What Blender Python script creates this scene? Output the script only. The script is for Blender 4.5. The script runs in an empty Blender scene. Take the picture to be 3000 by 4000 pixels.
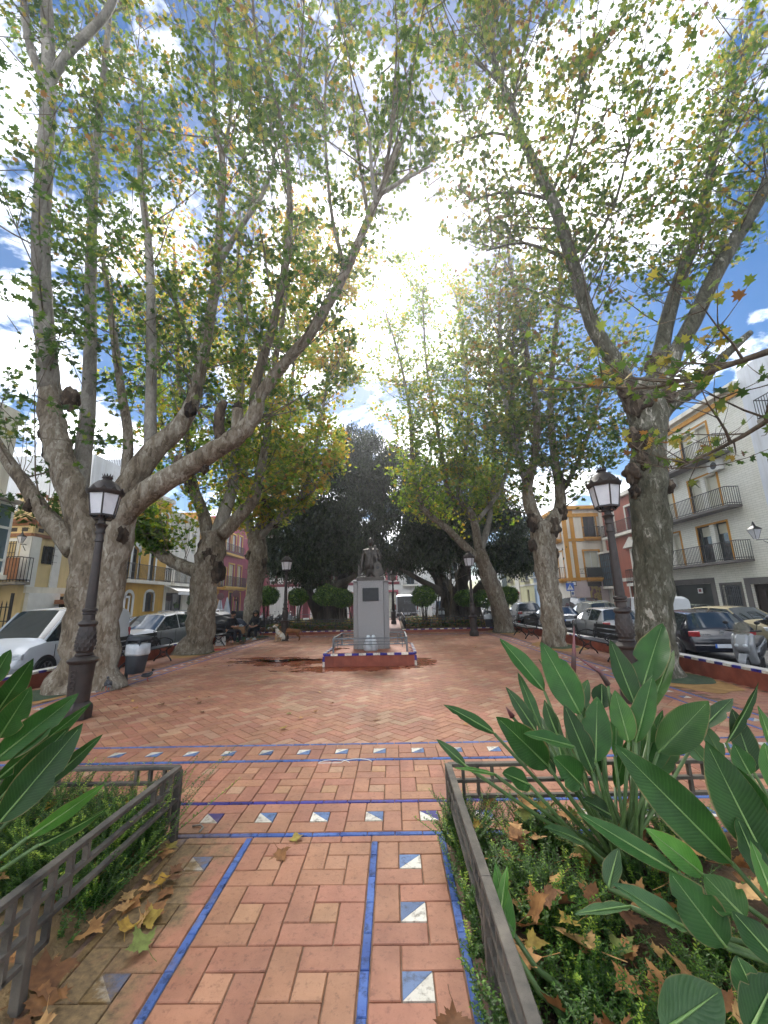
import bpy, bmesh, math, random
import numpy as np
from mathutils import Vector, Matrix, Quaternion, noise as mnoise
random.seed(7); rng = np.random.default_rng(7)
R = math.radians; PI = math.pi
SC = bpy.context.scene; COL = SC.collection

# ------------------------------------------------------------------ camera
FPX, PIT, ROL, YAW, CH = 1559.2, .219, .0231, .0183, 1.6536      # focal in px of the 3000 px wide photo, angles, eye height
_Rv = Vector((math.cos(YAW), math.sin(YAW), 0)); _Fh = Vector((-math.sin(YAW), math.cos(YAW), 0)); _Z = Vector((0, 0, 1))
_F = _Fh*math.cos(PIT) + _Z*math.sin(PIT); _U = -_Fh*math.sin(PIT) + _Z*math.cos(PIT)
_ix = _Rv*math.cos(ROL) - _U*math.sin(ROL); _iy = _Rv*math.sin(ROL) + _U*math.cos(ROL)
cam_d = bpy.data.cameras.new('camera'); cam = bpy.data.objects.new('camera', cam_d); COL.objects.link(cam)
cam.matrix_world = Matrix(((_ix.x, _iy.x, -_F.x, 0), (_ix.y, _iy.y, -_F.y, 0), (_ix.z, _iy.z, -_F.z, CH), (0, 0, 0, 1)))
cam_d.sensor_fit = 'HORIZONTAL'; cam_d.sensor_width = 36; cam_d.lens = 36*FPX/3000
cam_d.clip_start = .05; cam_d.clip_end = 3000
SC.camera = cam
def ray(u, v):
    return _F*FPX + _ix*(u-1500) + _iy*(2000-v)
def gp(u, v, z=0.):                      # the point at height z seen at photo pixel u, v
    r = ray(u, v); return Vector((0, 0, CH)) + r*((z-CH)/r.z)
def at(u, v, Y):                         # the point at distance Y (world y) seen at photo pixel u, v
    r = ray(u, v); return Vector((0, 0, CH)) + r*(Y/r.y)
def atx(u, v, X):
    r = ray(u, v); return Vector((0, 0, CH)) + r*(X/r.x)
def pix(p):
    d = Vector(p) - Vector((0, 0, CH)); k = d.dot(_F)
    return (1500 + FPX*d.dot(_ix)/k, 2000 - FPX*d.dot(_iy)/k) if k > .05 else (-9999, -9999)

# ------------------------------------------------------------------ sky, sun, exposure
SUN_EL, SUN_AZ = R(48), R(-4)            # sun ahead of the camera, a little to the left, behind thin cloud
W = bpy.data.worlds.new('World'); SC.world = W; W.use_nodes = True
nt = W.node_tree; nt.nodes.clear()
def N(t, typ, **kw):
    n = t.nodes.new(typ)
    for k, v in kw.items():
        if k in n.inputs: n.inputs[k].default_value = v
        else: setattr(n, k, v)
    return n
out = N(nt, 'ShaderNodeOutputWorld'); bg = N(nt, 'ShaderNodeBackground'); bg.inputs['Strength'].default_value = .06
sky = N(nt, 'ShaderNodeTexSky', sky_type='NISHITA', sun_disc=False, sun_elevation=SUN_EL, sun_rotation=-SUN_AZ, air_density=1.0, dust_density=.6, ozone_density=2.5)
tc = N(nt, 'ShaderNodeTexCoord'); sep = N(nt, 'ShaderNodeSeparateXYZ'); nt.links.new(tc.outputs['Generated'], sep.inputs[0])
zc = N(nt, 'ShaderNodeMath', operation='ADD'); nt.links.new(sep.outputs['Z'], zc.inputs[0]); zc.inputs[1].default_value = .22
dv = N(nt, 'ShaderNodeVectorMath', operation='DIVIDE'); cz = N(nt, 'ShaderNodeCombineXYZ')
for i in range(3): nt.links.new(zc.outputs[0], cz.inputs[i])
nt.links.new(tc.outputs['Generated'], dv.inputs[0]); nt.links.new(cz.outputs[0], dv.inputs[1])
cn = N(nt, 'ShaderNodeTexNoise', Scale=1.9, Detail=9., Roughness=.6, Distortion=.25); nt.links.new(dv.outputs[0], cn.inputs['Vector'])
cr = N(nt, 'ShaderNodeValToRGB'); cr.color_ramp.elements[0].position = .485; cr.color_ramp.elements[1].position = .615
cr.color_ramp.elements[0].color = (0, 0, 0, 1); cr.color_ramp.elements[1].color = (1, 1, 1, 1)
nt.links.new(cn.outputs['Fac'], cr.inputs[0])
cn2 = N(nt, 'ShaderNodeTexNoise', Scale=3.5, Detail=5., Roughness=.55); nt.links.new(dv.outputs[0], cn2.inputs['Vector'])
cl = N(nt, 'ShaderNodeMix', data_type='RGBA'); cl.inputs[6].default_value = (17, 17.6, 18.6, 1); cl.inputs[7].default_value = (34, 33.6, 33, 1)
nt.links.new(cn2.outputs['Fac'], cl.inputs[0])
mx = N(nt, 'ShaderNodeMix', data_type='RGBA'); nt.links.new(cr.outputs[0], mx.inputs[0])
hsv = N(nt, 'ShaderNodeHueSaturation', Saturation=1.75, Value=.46); nt.links.new(sky.outputs[0], hsv.inputs['Color']); nt.links.new(hsv.outputs[0], mx.inputs[6]); nt.links.new(cl.outputs[2], mx.inputs[7])
nt.links.new(mx.outputs[2], bg.inputs['Color']); nt.links.new(bg.outputs[0], out.inputs[0])
sun_d = bpy.data.lights.new('sun', 'SUN'); sun_d.energy = 1.5; sun_d.angle = R(14); sun_d.color = (1, .95, .87)
sun = bpy.data.objects.new('sun', sun_d); COL.objects.link(sun)
_sd = Vector((math.sin(SUN_AZ)*math.cos(SUN_EL), math.cos(SUN_AZ)*math.cos(SUN_EL), math.sin(SUN_EL)))
sun.rotation_euler = _sd.to_track_quat('Z', 'Y').to_euler(); sun.location = (0, 0, 40)
SC.view_settings.view_transform = 'Standard'; SC.view_settings.look = 'None'; SC.view_settings.gamma = 1
SC.view_settings.use_curve_mapping = False; SC.view_settings.exposure = 2.05
SC.render.engine = 'CYCLES'; SC.cycles.use_denoising = True; SC.cycles.use_adaptive_sampling = True; SC.cycles.adaptive_threshold = .03
SC.cycles.max_bounces = 8; SC.cycles.diffuse_bounces = 3; SC.cycles.glossy_bounces = 3; SC.cycles.transmission_bounces = 5
SC.cycles.transparent_max_bounces = 8; SC.cycles.caustics_reflective = False; SC.cycles.caustics_refractive = False

# ------------------------------------------------------------------ materials
MAT = {}
def srgb(h):
    h = h.lstrip('#'); c = [int(h[i:i+2], 16)/255 for i in (0, 2, 4)]
    return tuple((x/12.92 if x <= .04045 else ((x+.055)/1.055)**2.4) for x in c) + (1,)
def ramp(t, stops, interp='LINEAR'):
    n = t.nodes.new('ShaderNodeValToRGB'); e = n.color_ramp.elements; n.color_ramp.interpolation = interp
    while len(e) < len(stops): e.new(.5)
    for q, (p, c) in zip(e, stops): q.position = p; q.color = c if len(c) == 4 else (*c, 1)
    return n
def pmat(name, c1, c2=None, scale=3., rough=.6, bump=0., bscale=30., metal=0., spec=.5, detail=5., stretch=(1, 1, 1), lo=.35, hi=.65, extra=None, coat=0., bdist=.01):
    """Principled surface: two colours mixed by world-space noise, fine relief from a second noise."""
    m = bpy.data.materials.new(name); m.use_nodes = True; t = m.node_tree; b = t.nodes['Principled BSDF']
    b.inputs['Roughness'].default_value = rough; b.inputs['Metallic'].default_value = metal; b.inputs['Specular IOR Level'].default_value = spec
    b.inputs['Coat Weight'].default_value = coat
    geo = N(t, 'ShaderNodeNewGeometry'); mp = N(t, 'ShaderNodeMapping'); mp.inputs['Scale'].default_value = stretch
    t.links.new(geo.outputs['Position'], mp.inputs[0])
    if c2 is None: b.inputs['Base Color'].default_value = c1; colout = None
    else:
        n = N(t, 'ShaderNodeTexNoise', Scale=scale, Detail=detail, Roughness=.6); t.links.new(mp.outputs[0], n.inputs['Vector'])
        r = ramp(t, [(lo, c1), (hi, c2)]); t.links.new(n.outputs['Fac'], r.inputs[0]); t.links.new(r.outputs[0], b.inputs['Base Color']); colout = r.outputs[0]
    if bump:
        n2 = N(t, 'ShaderNodeTexNoise', Scale=bscale, Detail=4.); t.links.new(mp.outputs[0], n2.inputs['Vector'])
        bp = N(t, 'ShaderNodeBump', Strength=bump, Distance=bdist); t.links.new(n2.outputs['Fac'], bp.inputs['Height']); t.links.new(bp.outputs[0], b.inputs['Normal'])
    if extra: extra(t, b, mp, colout)
    MAT[name] = m; return m
def rnd_tint(strength=.25, hue=.0):
    """per-object value change, for pieces that share one mesh"""
    def f(t, b, mp, colout):
        oi = N(t, 'ShaderNodeObjectInfo'); mr = N(t, 'ShaderNodeMapRange'); mr.inputs['To Min'].default_value = 1-strength; mr.inputs['To Max'].default_value = 1+strength
        t.links.new(oi.outputs['Random'], mr.inputs[0])
        hs = N(t, 'ShaderNodeHueSaturation'); t.links.new(mr.outputs[0], hs.inputs['Value'])
        if colout: t.links.new(colout, hs.inputs['Color'])
        else: hs.inputs['Color'].default_value = b.inputs['Base Color'].default_value
        t.links.new(hs.outputs[0], b.inputs['Base Color'])
    return f
def glass_mat(name, col=(.02, .025, .03, 1), rough=.03):
    m = bpy.data.materials.new(name); m.use_nodes = True; b = m.node_tree.nodes['Principled BSDF']
    b.inputs['Base Color'].default_value = col; b.inputs['Roughness'].default_value = rough; b.inputs['Specular IOR Level'].default_value = .9; b.inputs['Coat Weight'].default_value = .6
    MAT[name] = m; return m
def M_(x): return MAT[x] if isinstance(x, str) else x

# ------------------------------------------------------------------ mesh helpers
class MB:
    def __init__(s): s.v = []; s.f = []; s.m = []; s.cur = 0
    def add(s, vs, fs, m=None):
        o = len(s.v); s.v += [tuple(p) for p in vs]; s.f += [tuple(o+i for i in f) for f in fs]; s.m += [s.cur if m is None else m]*len(fs); return s
    def box(s, c, d, rz=0., M=None, m=None):
        hx, hy, hz = d[0]/2, d[1]/2, d[2]/2; P = [(-hx, -hy, -hz), (hx, -hy, -hz), (hx, hy, -hz), (-hx, hy, -hz), (-hx, -hy, hz), (hx, -hy, hz), (hx, hy, hz), (-hx, hy, hz)]
        q = Matrix.Rotation(rz, 3, 'Z') if M is None else M
        return s.add([q @ Vector(p) + Vector(c) for p in P], [(3, 2, 1, 0), (4, 5, 6, 7), (0, 1, 5, 4), (1, 2, 6, 5), (2, 3, 7, 6), (3, 0, 4, 7)], m)
    def span(s, a, b, m=None):            # axis aligned box from corner to corner
        return s.box([(a[i]+b[i])/2 for i in range(3)], [abs(b[i]-a[i]) for i in range(3)], m=m)
    def bar(s, a, b, w, d=None, up=(0, 0, 1), m=None):   # rectangular bar from a to b
        a = Vector(a); b = Vector(b); z = (b-a); L = z.length
        if L < 1e-6: return s
        z.normalize(); u = Vector(up)
        if abs(z.dot(u)) > .98: u = Vector((0, 1, 0))
        x = u.cross(z).normalized(); y = z.cross(x)
        return s.box((a+b)/2, (w, d or w, L), M=Matrix((x, y, z)).transposed(), m=m)
    def tube(s, pts, rad, n=8, cap=True, m=None, wob=0., seed=0):
        pts = [Vector(p) for p in pts]; k = len(pts); rad = rad if hasattr(rad, '__len__') else [rad]*k
        T = [(pts[min(i+1, k-1)]-pts[max(i-1, 0)]).normalized() for i in range(k)]
        u = Vector((1, 0, 0)) if abs(T[0].x) < .9 else Vector((0, 1, 0)); x = (u - T[0]*u.dot(T[0])).normalized(); vs = []; fs = []
        for i in range(k):
            x = (x - T[i]*x.dot(T[i])).normalized(); y = T[i].cross(x)
            for j in range(n):
                a = 2*PI*j/n; d = x*math.cos(a)+y*math.sin(a); r = rad[i]
                if wob: r *= 1 + wob*mnoise.noise((pts[i]+d*rad[i])*1.7/max(rad[i]**.5, .2) + Vector((seed*7.3, 0, 0)))
                vs.append(pts[i]+d*r)
        for i in range(k-1):
            for j in range(n): fs.append((i*n+j, i*n+(j+1) % n, (i+1)*n+(j+1) % n, (i+1)*n+j))
        if cap: fs += [tuple(range(n-1, -1, -1)), tuple(range((k-1)*n, k*n))]
        return s.add(vs, fs, m)
    def lathe(s, prof, n=16, c=(0, 0, 0), cap=True, m=None, sq=0., ph=0., M=None):
        vs = []; fs = []; k = len(prof); c = Vector(c)
        for r, z in prof:
            for j in range(n):
                a = 2*PI*j/n+ph; p = Vector((r*math.cos(a), r*math.sin(a), z)); vs.append((M @ p if M else p)+c)
        for i in range(k-1):
            for j in range(n): fs.append((i*n+j, i*n+(j+1) % n, (i+1)*n+(j+1) % n, (i+1)*n+j))
        if cap: fs += [tuple(range(n-1, -1, -1)), tuple(range((k-1)*n, k*n))]
        return s.add(vs, fs, m)
    def prism(s, poly, z0, z1, M=None, c=(0, 0, 0), m=None):
        n = len(poly); c = Vector(c); P = [Vector((x, y, z0)) for x, y in poly]+[Vector((x, y, z1)) for x, y in poly]
        if M: P = [M @ p for p in P]
        return s.add([p+c for p in P], [tuple(range(n-1, -1, -1)), tuple(range(n, 2*n))]+[(i, (i+1) % n, n+(i+1) % n, n+i) for i in range(n)], m)
    def ball(s, c, r, n=10, k=7, wob=0., seed=0, m=None):
        r = r if hasattr(r, '__len__') else (r, r, r); vs = []; fs = []; c = Vector(c)
        for i in range(k+1):
            th = PI*i/k
            for j in range(n):
                a = 2*PI*j/n; d = Vector((math.sin(th)*math.cos(a), math.sin(th)*math.sin(a), math.cos(th)))
                q = 1+((wob*mnoise.noise(d*1.9+Vector((seed*3.1, seed, 0)))+(.4*wob*mnoise.noise(d*5.3+Vector((seed, 3, seed))) if wob > .6 else 0)) if wob else 0); vs.append(c+Vector((d.x*r[0]*q, d.y*r[1]*q, d.z*r[2]*q)))
        for i in range(k):
            for j in range(n): fs.append((i*n+j, (i+1)*n+j, (i+1)*n+(j+1) % n, i*n+(j+1) % n))
        return s.add(vs, fs, m)
    def mesh(s, name, mats, smooth=False, merge=False):
        me = bpy.data.meshes.new(name); me.from_pydata(s.v, [], s.f)
        for mm in (mats if isinstance(mats, (list, tuple)) else [mats]): me.materials.append(M_(mm))
        if any(s.m): me.polygons.foreach_set('material_index', s.m)
        if merge:
            bm = bmesh.new(); bm.from_mesh(me); bmesh.ops.remove_doubles(bm, verts=bm.verts, dist=1e-5); bm.to_mesh(me); bm.free()
        if smooth:
            me.polygons.foreach_set('use_smooth', [True]*len(me.polygons))
            if smooth is not True: me.set_sharp_from_angle(angle=R(smooth))
        me.update(); return me
    def build(s, name, mats, parent=None, smooth=False, merge=False, bevel=0., loc=None, rot=None):
        return link(name, s.mesh(name, mats, smooth, merge), parent, loc, rot, bevel)
def link(name, me, parent=None, loc=None, rot=None, bevel=0.):
    o = bpy.data.objects.new(name, me); COL.objects.link(o)
    if parent is not None: o.parent = parent
    if loc is not None: o.location = loc
    if rot is not None: o.rotation_euler = rot if hasattr(rot, '__len__') else (0, 0, rot)
    if bevel:
        b = o.modifiers.new('bevel', 'BEVEL'); b.width = bevel; b.segments = 2; b.limit_method = 'ANGLE'
    return o
def tag(o, label=None, cat=None, group=None, kind=None):
    if label: o['label'] = label
    if cat: o['category'] = cat
    if group: o['group'] = group
    if kind: o['kind'] = kind
    return o
def thing(name, label, cat, loc=(0, 0, 0), rz=0., group=None):
    o = bpy.data.objects.new(name, None); COL.objects.link(o); o.location = loc; o.rotation_euler = (0, 0, rz); o.empty_display_size = .2
    return tag(o, label, cat, group)
KIDS = {}
def copy_tree(o, parent=None, kids=None):
    c = o.copy(); COL.objects.link(c)
    if parent is not None: c.parent = parent
    for ch in list(o.children): copy_tree(ch, c)
    return c
def dup(root, loc, rz=0., label=None, group=None, scale=None):
    r = copy_tree(root); r.location = loc; r.rotation_euler = (0, 0, rz)
    if scale: r.scale = (scale,)*3
    if label: r['label'] = label
    if group: r['group'] = group
    return r
def fast_mesh(name, V, F, mats, attr=None, smooth=False):
    """V (n,3), F (m,3) numpy; attr: per-vertex float called rnd"""
    me = bpy.data.meshes.new(name); nv, nf = len(V), len(F)
    k = F.shape[1]
    me.vertices.add(nv); me.vertices.foreach_set('co', np.ascontiguousarray(V, np.float32).ravel())
    me.loops.add(nf*k); me.loops.foreach_set('vertex_index', np.ascontiguousarray(F, np.int32).ravel())
    me.polygons.add(nf); me.polygons.foreach_set('loop_start', np.arange(0, nf*k, k, dtype=np.int32))
    for mm in (mats if isinstance(mats, (list, tuple)) else [mats]): me.materials.append(M_(mm))
    if attr is not None:
        a = me.attributes.new('rnd', 'FLOAT', 'POINT'); a.data.foreach_set('value', np.ascontiguousarray(attr, np.float32))
    me.update(calc_edges=True)
    if smooth: me.polygons.foreach_set('use_smooth', np.ones(nf, bool))
    return me
def rot_mats(az, tilt, spin):
    """rotation matrices (n,3,3): spin about own normal, tilt, then azimuth"""
    ca, sa, ct, st, cs, ss = np.cos(az), np.sin(az), np.cos(tilt), np.sin(tilt), np.cos(spin), np.sin(spin); z = np.zeros_like(az); o = np.ones_like(az)
    A = np.stack([ca, -sa, z, sa, ca, z, z, z, o], -1).reshape(-1, 3, 3); T = np.stack([o, z, z, z, ct, -st, z, st, ct], -1).reshape(-1, 3, 3); S = np.stack([cs, -ss, z, ss, cs, z, z, z, o], -1).reshape(-1, 3, 3)
    return A @ T @ S
def scatter(P, Rm, sc, TV, TF, rnd):
    """instances of a template joined to one vertex/face array"""
    n, k = len(P), len(TV)
    V = (np.einsum('nij,kj->nki', Rm, TV)*sc[:, None, None] + P[:, None, :]).reshape(-1, 3)
    F = (TF[None] + (np.arange(n)*k)[:, None, None]).reshape(-1, TF.shape[1])
    return V, F, np.repeat(rnd, k)
# ================================================================== ground, paving, beds
ST = -.30                                  # street level below the plaza
MO, LW = .43, .05                          # tile module and blue line width
CX = -.633                                 # middle of the path
WETS = [((-3.0, 12.1), (1.9, .95)), ((-1.2, 10.75), (2.2, .55)), ((.75, 11.6), (.45, 1.0)), ((-3.9, 13.0), (1.5, .35))]
def soil_over(t, geo, sp, n2, col):
    """soil trodden over the left edge of the path"""
    L = t.links.new
    nz = N(t, 'ShaderNodeTexNoise', Scale=3.2, Detail=8., Roughness=.65); L(geo.outputs['Position'], nz.inputs['Vector'])
    e = N(t, 'ShaderNodeMath', operation='MULTIPLY_ADD'); L(sp.outputs['X'], e.inputs[0]); e.inputs[1].default_value = -4.2; e.inputs[2].default_value = -4.2*1.24
    e2 = N(t, 'ShaderNodeMath', operation='MULTIPLY_ADD'); L(nz.outputs['Fac'], e2.inputs[0]); e2.inputs[1].default_value = 5.5; L(e.outputs[0], e2.inputs[2])
    e3 = N(t, 'ShaderNodeMath', operation='SUBTRACT', use_clamp=True); L(e2.outputs[0], e3.inputs[0]); e3.inputs[1].default_value = 2.15
    yb = N(t, 'ShaderNodeMapRange'); yb.inputs['From Min'].default_value = 3.75; yb.inputs['From Max'].default_value = 3.15; L(sp.outputs['Y'], yb.inputs[0])
    e4 = N(t, 'ShaderNodeMath', operation='MULTIPLY'); L(e3.outputs[0], e4.inputs[0]); L(yb.outputs[0], e4.inputs[1])
    so = ramp(t, [(.3, srgb('#4a3a26')), (.55, srgb('#7d6644')), (.75, srgb('#977d55'))]); L(n2.outputs['Fac'], so.inputs[0])
    dm = N(t, 'ShaderNodeMix', data_type='RGBA'); L(e4.outputs[0], dm.inputs[0]); L(col, dm.inputs[6]); L(so.outputs[0], dm.inputs[7])
    return dm
def tile_extra(attr):
    def f(t, b, mp, colout):
        L = t.links.new; geo = N(t, 'ShaderNodeNewGeometry'); sp = N(t, 'ShaderNodeSeparateXYZ'); L(geo.outputs['Position'], sp.inputs[0])
        # piece to piece value and hue
        if attr: src = N(t, 'ShaderNodeAttribute', attribute_name='rnd').outputs['Fac']
        else: src = N(t, 'ShaderNodeObjectInfo').outputs['Random']
        mr = N(t, 'ShaderNodeMapRange'); mr.inputs['To Min'].default_value = .90; mr.inputs['To Max'].default_value = 1.08; L(src, mr.inputs[0])
        m2 = N(t, 'ShaderNodeMath', operation='MULTIPLY', ); m2.inputs[1].default_value = 7.13; L(src, m2.inputs[0])
        fr = N(t, 'ShaderNodeMath', operation='FRACT'); L(m2.outputs[0], fr.inputs[0])
        mh = N(t, 'ShaderNodeMapRange'); mh.inputs['To Min'].default_value = .496; mh.inputs['To Max'].default_value = .512; L(fr.outputs[0], mh.inputs[0])
        hs = N(t, 'ShaderNodeHueSaturation'); L(colout, hs.inputs['Color']); L(mr.outputs[0], hs.inputs['Value']); L(mh.outputs[0], hs.inputs['Hue'])
        # ground-in dirt and scuffs over several tiles
        n1 = N(t, 'ShaderNodeTexNoise', Scale=.9, Detail=8., Roughness=.7); L(geo.outputs['Position'], n1.inputs['Vector'])
        r1 = ramp(t, [(.38, (.70, .67, .64, 1)), (.62, (1.12, 1.08, 1.05, 1))]); L(n1.outputs['Fac'], r1.inputs[0])
        mu = N(t, 'ShaderNodeMix', data_type='RGBA', blend_type='MULTIPLY'); mu.inputs[0].default_value = .9; L(hs.outputs[0], mu.inputs[6]); L(r1.outputs[0], mu.inputs[7])
        n2 = N(t, 'ShaderNodeTexNoise', Scale=26., Detail=6., Roughness=.75); L(geo.outputs['Position'], n2.inputs['Vector'])
        r2 = ramp(t, [(.36, (.45, .40, .38, 1)), (.47, (1, 1, 1, 1)), (.70, (1, 1, 1, 1)), (.82, (1.35, 1.3, 1.25, 1))]); L(n2.outputs['Fac'], r2.inputs[0])
        mv = N(t, 'ShaderNodeMix', data_type='RGBA', blend_type='MULTIPLY'); mv.inputs[0].default_value = .6; L(mu.outputs[2], mv.inputs[6]); L(r2.outputs[0], mv.inputs[7])
        dm = soil_over(t, geo, sp, n2, mv.outputs[2])
        # wet patches
        cur = None
        for (cx, cy), (rx, ry) in WETS:
            s_ = N(t, 'ShaderNodeVectorMath', operation='SUBTRACT'); L(geo.outputs['Position'], s_.inputs[0]); s_.inputs[1].default_value = (cx, cy, 0)
            d_ = N(t, 'ShaderNodeVectorMath', operation='MULTIPLY'); L(s_.outputs[0], d_.inputs[0]); d_.inputs[1].default_value = (1/rx, 1/ry, 0)
            l_ = N(t, 'ShaderNodeVectorMath', operation='LENGTH'); L(d_.outputs[0], l_.inputs[0])
            if cur is None: cur = l_.outputs['Value']
            else:
                mn = N(t, 'ShaderNodeMath', operation='MINIMUM'); L(cur, mn.inputs[0]); L(l_.outputs['Value'], mn.inputs[1]); cur = mn.outputs[0]
        wn = N(t, 'ShaderNodeTexNoise', Scale=2.1, Detail=7., Roughness=.62); L(geo.outputs['Position'], wn.inputs['Vector'])
        wa = N(t, 'ShaderNodeMath', operation='MULTIPLY_ADD'); L(wn.outputs['Fac'], wa.inputs[0]); wa.inputs[1].default_value = 2.2; L(cur, wa.inputs[2])
        wr = N(t, 'ShaderNodeMapRange'); wr.inputs['From Min'].default_value = 2.05; wr.inputs['From Max'].default_value = 1.80; L(wa.outputs[0], wr.inputs[0])
        wc = N(t, 'ShaderNodeMix', data_type='RGBA', blend_type='MULTIPLY'); L(wr.outputs[0], wc.inputs[0]); L(dm.outputs[2], wc.inputs[6]); wc.inputs[7].default_value = (.70, .42, .31, 1)
        L(wc.outputs[2], b.inputs['Base Color'])
        ro = N(t, 'ShaderNodeMapRange'); ro.inputs['To Min'].default_value = .62; ro.inputs['To Max'].default_value = .16; L(wr.outputs[0], ro.inputs[0]); L(ro.outputs[0], b.inputs['Roughness'])
    return f
RED = (srgb('#9f6a52'), srgb('#ac775e')); TAN = (srgb('#ab8369'), srgb('#b48d72')); OCH = (srgb('#ad7f5f'), srgb('#b88a69'))
for nm, (a, b_) in dict(red=RED, tan=TAN, ochre=OCH).items():
    pmat('tile_'+nm, a, b_, scale=7, rough=.6, bump=.25, bscale=60, bdist=.004, extra=tile_extra(False))
    pmat('tiles_'+nm, a, b_, scale=7, rough=.6, bump=.25, bscale=60, bdist=.004, extra=tile_extra(True))
def glaze_extra(t, b, mp, colout):
    oi = N(t, 'ShaderNodeObjectInfo'); mr = N(t, 'ShaderNodeMapRange'); mr.inputs['To Min'].default_value = .75; mr.inputs['To Max'].default_value = 1.2; t.links.new(oi.outputs['Random'], mr.inputs[0])
    hs = N(t, 'ShaderNodeHueSaturation'); t.links.new(colout, hs.inputs['Color']); t.links.new(mr.outputs[0], hs.inputs['Value'])
    nz = N(t, 'ShaderNodeTexNoise', Scale=18., Detail=7., Roughness=.7); t.links.new(mp.outputs[0], nz.inputs['Vector'])
    r = ramp(t, [(.36, srgb('#5d4d3d')), (.50, (1, 1, 1, 1))]); t.links.new(nz.outputs['Fac'], r.inputs[0])
    mu = N(t, 'ShaderNodeMix', data_type='RGBA', blend_type='MULTIPLY'); mu.inputs[0].default_value = .7; t.links.new(hs.outputs[0], mu.inputs[6]); t.links.new(r.outputs[0], mu.inputs[7]); geo = N(t, 'ShaderNodeNewGeometry'); sp = N(t, 'ShaderNodeSeparateXYZ'); t.links.new(geo.outputs['Position'], sp.inputs[0]); n2 = N(t, 'ShaderNodeTexNoise', Scale=26., Detail=6., Roughness=.75); t.links.new(geo.outputs['Position'], n2.inputs['Vector']); t.links.new(soil_over(t, geo, sp, n2, mu.outputs[2]).outputs[2], b.inputs['Base Color'])
pmat('glaze_blue', srgb('#3f5a9a'), srgb('#5470aa'), scale=5, rough=.6, spec=.2, bump=.08, bscale=40, bdist=.003, extra=glaze_extra)
pmat('glaze_navy', srgb('#2d2a80'), srgb('#38358c'), scale=5, rough=.45, spec=.3, extra=glaze_extra)
pmat('glaze_steel', srgb('#4a6794'), srgb('#58749f'), scale=5, rough=.5, spec=.3, extra=glaze_extra)
pmat('glaze_white', srgb('#c9c4b6'), srgb('#dcd8cc'), scale=5, rough=.45, spec=.3, extra=glaze_extra)
pmat('mortar', srgb('#6d5646'), srgb('#8a705c'), scale=14, rough=.95, bump=.4, bscale=90)
pmat('asphalt', srgb('#3b3b3c'), srgb('#4b4b4b'), scale=2, rough=.9, bump=.5, bscale=120)
pmat('concrete', srgb('#8d8a83'), srgb('#a19d95'), scale=2, rough=.9, bump=.3, bscale=60)
pmat('soil', srgb('#33261a'), srgb('#5f4a32'), scale=6, rough=1., bump=.9, bscale=45, bdist=.02)
pmat('soil_pale', srgb('#6b573b'), srgb('#917852'), scale=5, rough=1., bump=.8, bscale=60, bdist=.015)
pmat('albero', srgb('#8d6a3c'), srgb('#b08850'), scale=3, rough=1., bump=.6, bscale=70)
pmat('brick_red', srgb('#74392a'), srgb('#8b4a38'), scale=4, rough=.75, bump=.3, bscale=50, extra=rnd_tint(.15))
pmat('white_cap', srgb('#b9b4aa'), srgb('#d6d2c8'), scale=4, rough=.5, bump=.15, bscale=40, extra=rnd_tint(.08))
pmat('moss_ring', srgb('#2e3f2c'), srgb('#46553a'), scale=5, rough=1., bump=.5, bscale=60)

def chamfer_tile(w, d, h=.03, c=.004):
    x, y = w/2, d/2
    V = [(-x, -y, -h), (x, -y, -h), (x, y, -h), (-x, y, -h), (-x, -y, -c), (x, -y, -c), (x, y, -c), (-x, y, -c), (-x+c, -y+c, 0), (x-c, -y+c, 0), (x-c, y-c, 0), (-x+c, y-c, 0)]
    return V, [(8, 9, 10, 11)]+[(4+i, 4+(i+1) % 4, 8+(i+1) % 4, 8+i) for i in range(4)]+[(i, (i+1) % 4, 4+(i+1) % 4, 4+i) for i in range(4)]
def chamfer_tri(P, h=.03):
    V = [(*p, -h) for p in P]+[(*p, 0) for p in P]; return V, [(3, 4, 5), (0, 1, 4, 3), (1, 2, 5, 4), (2, 0, 3, 5)]
_tm = {}
def tile_mesh(key, mk):
    if key not in _tm:
        V, F = mk(); mb = MB().add(V, F); _tm[key] = mb.mesh(key[0], key[1])
    return _tm[key]
A = MO/3; J = .007
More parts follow.
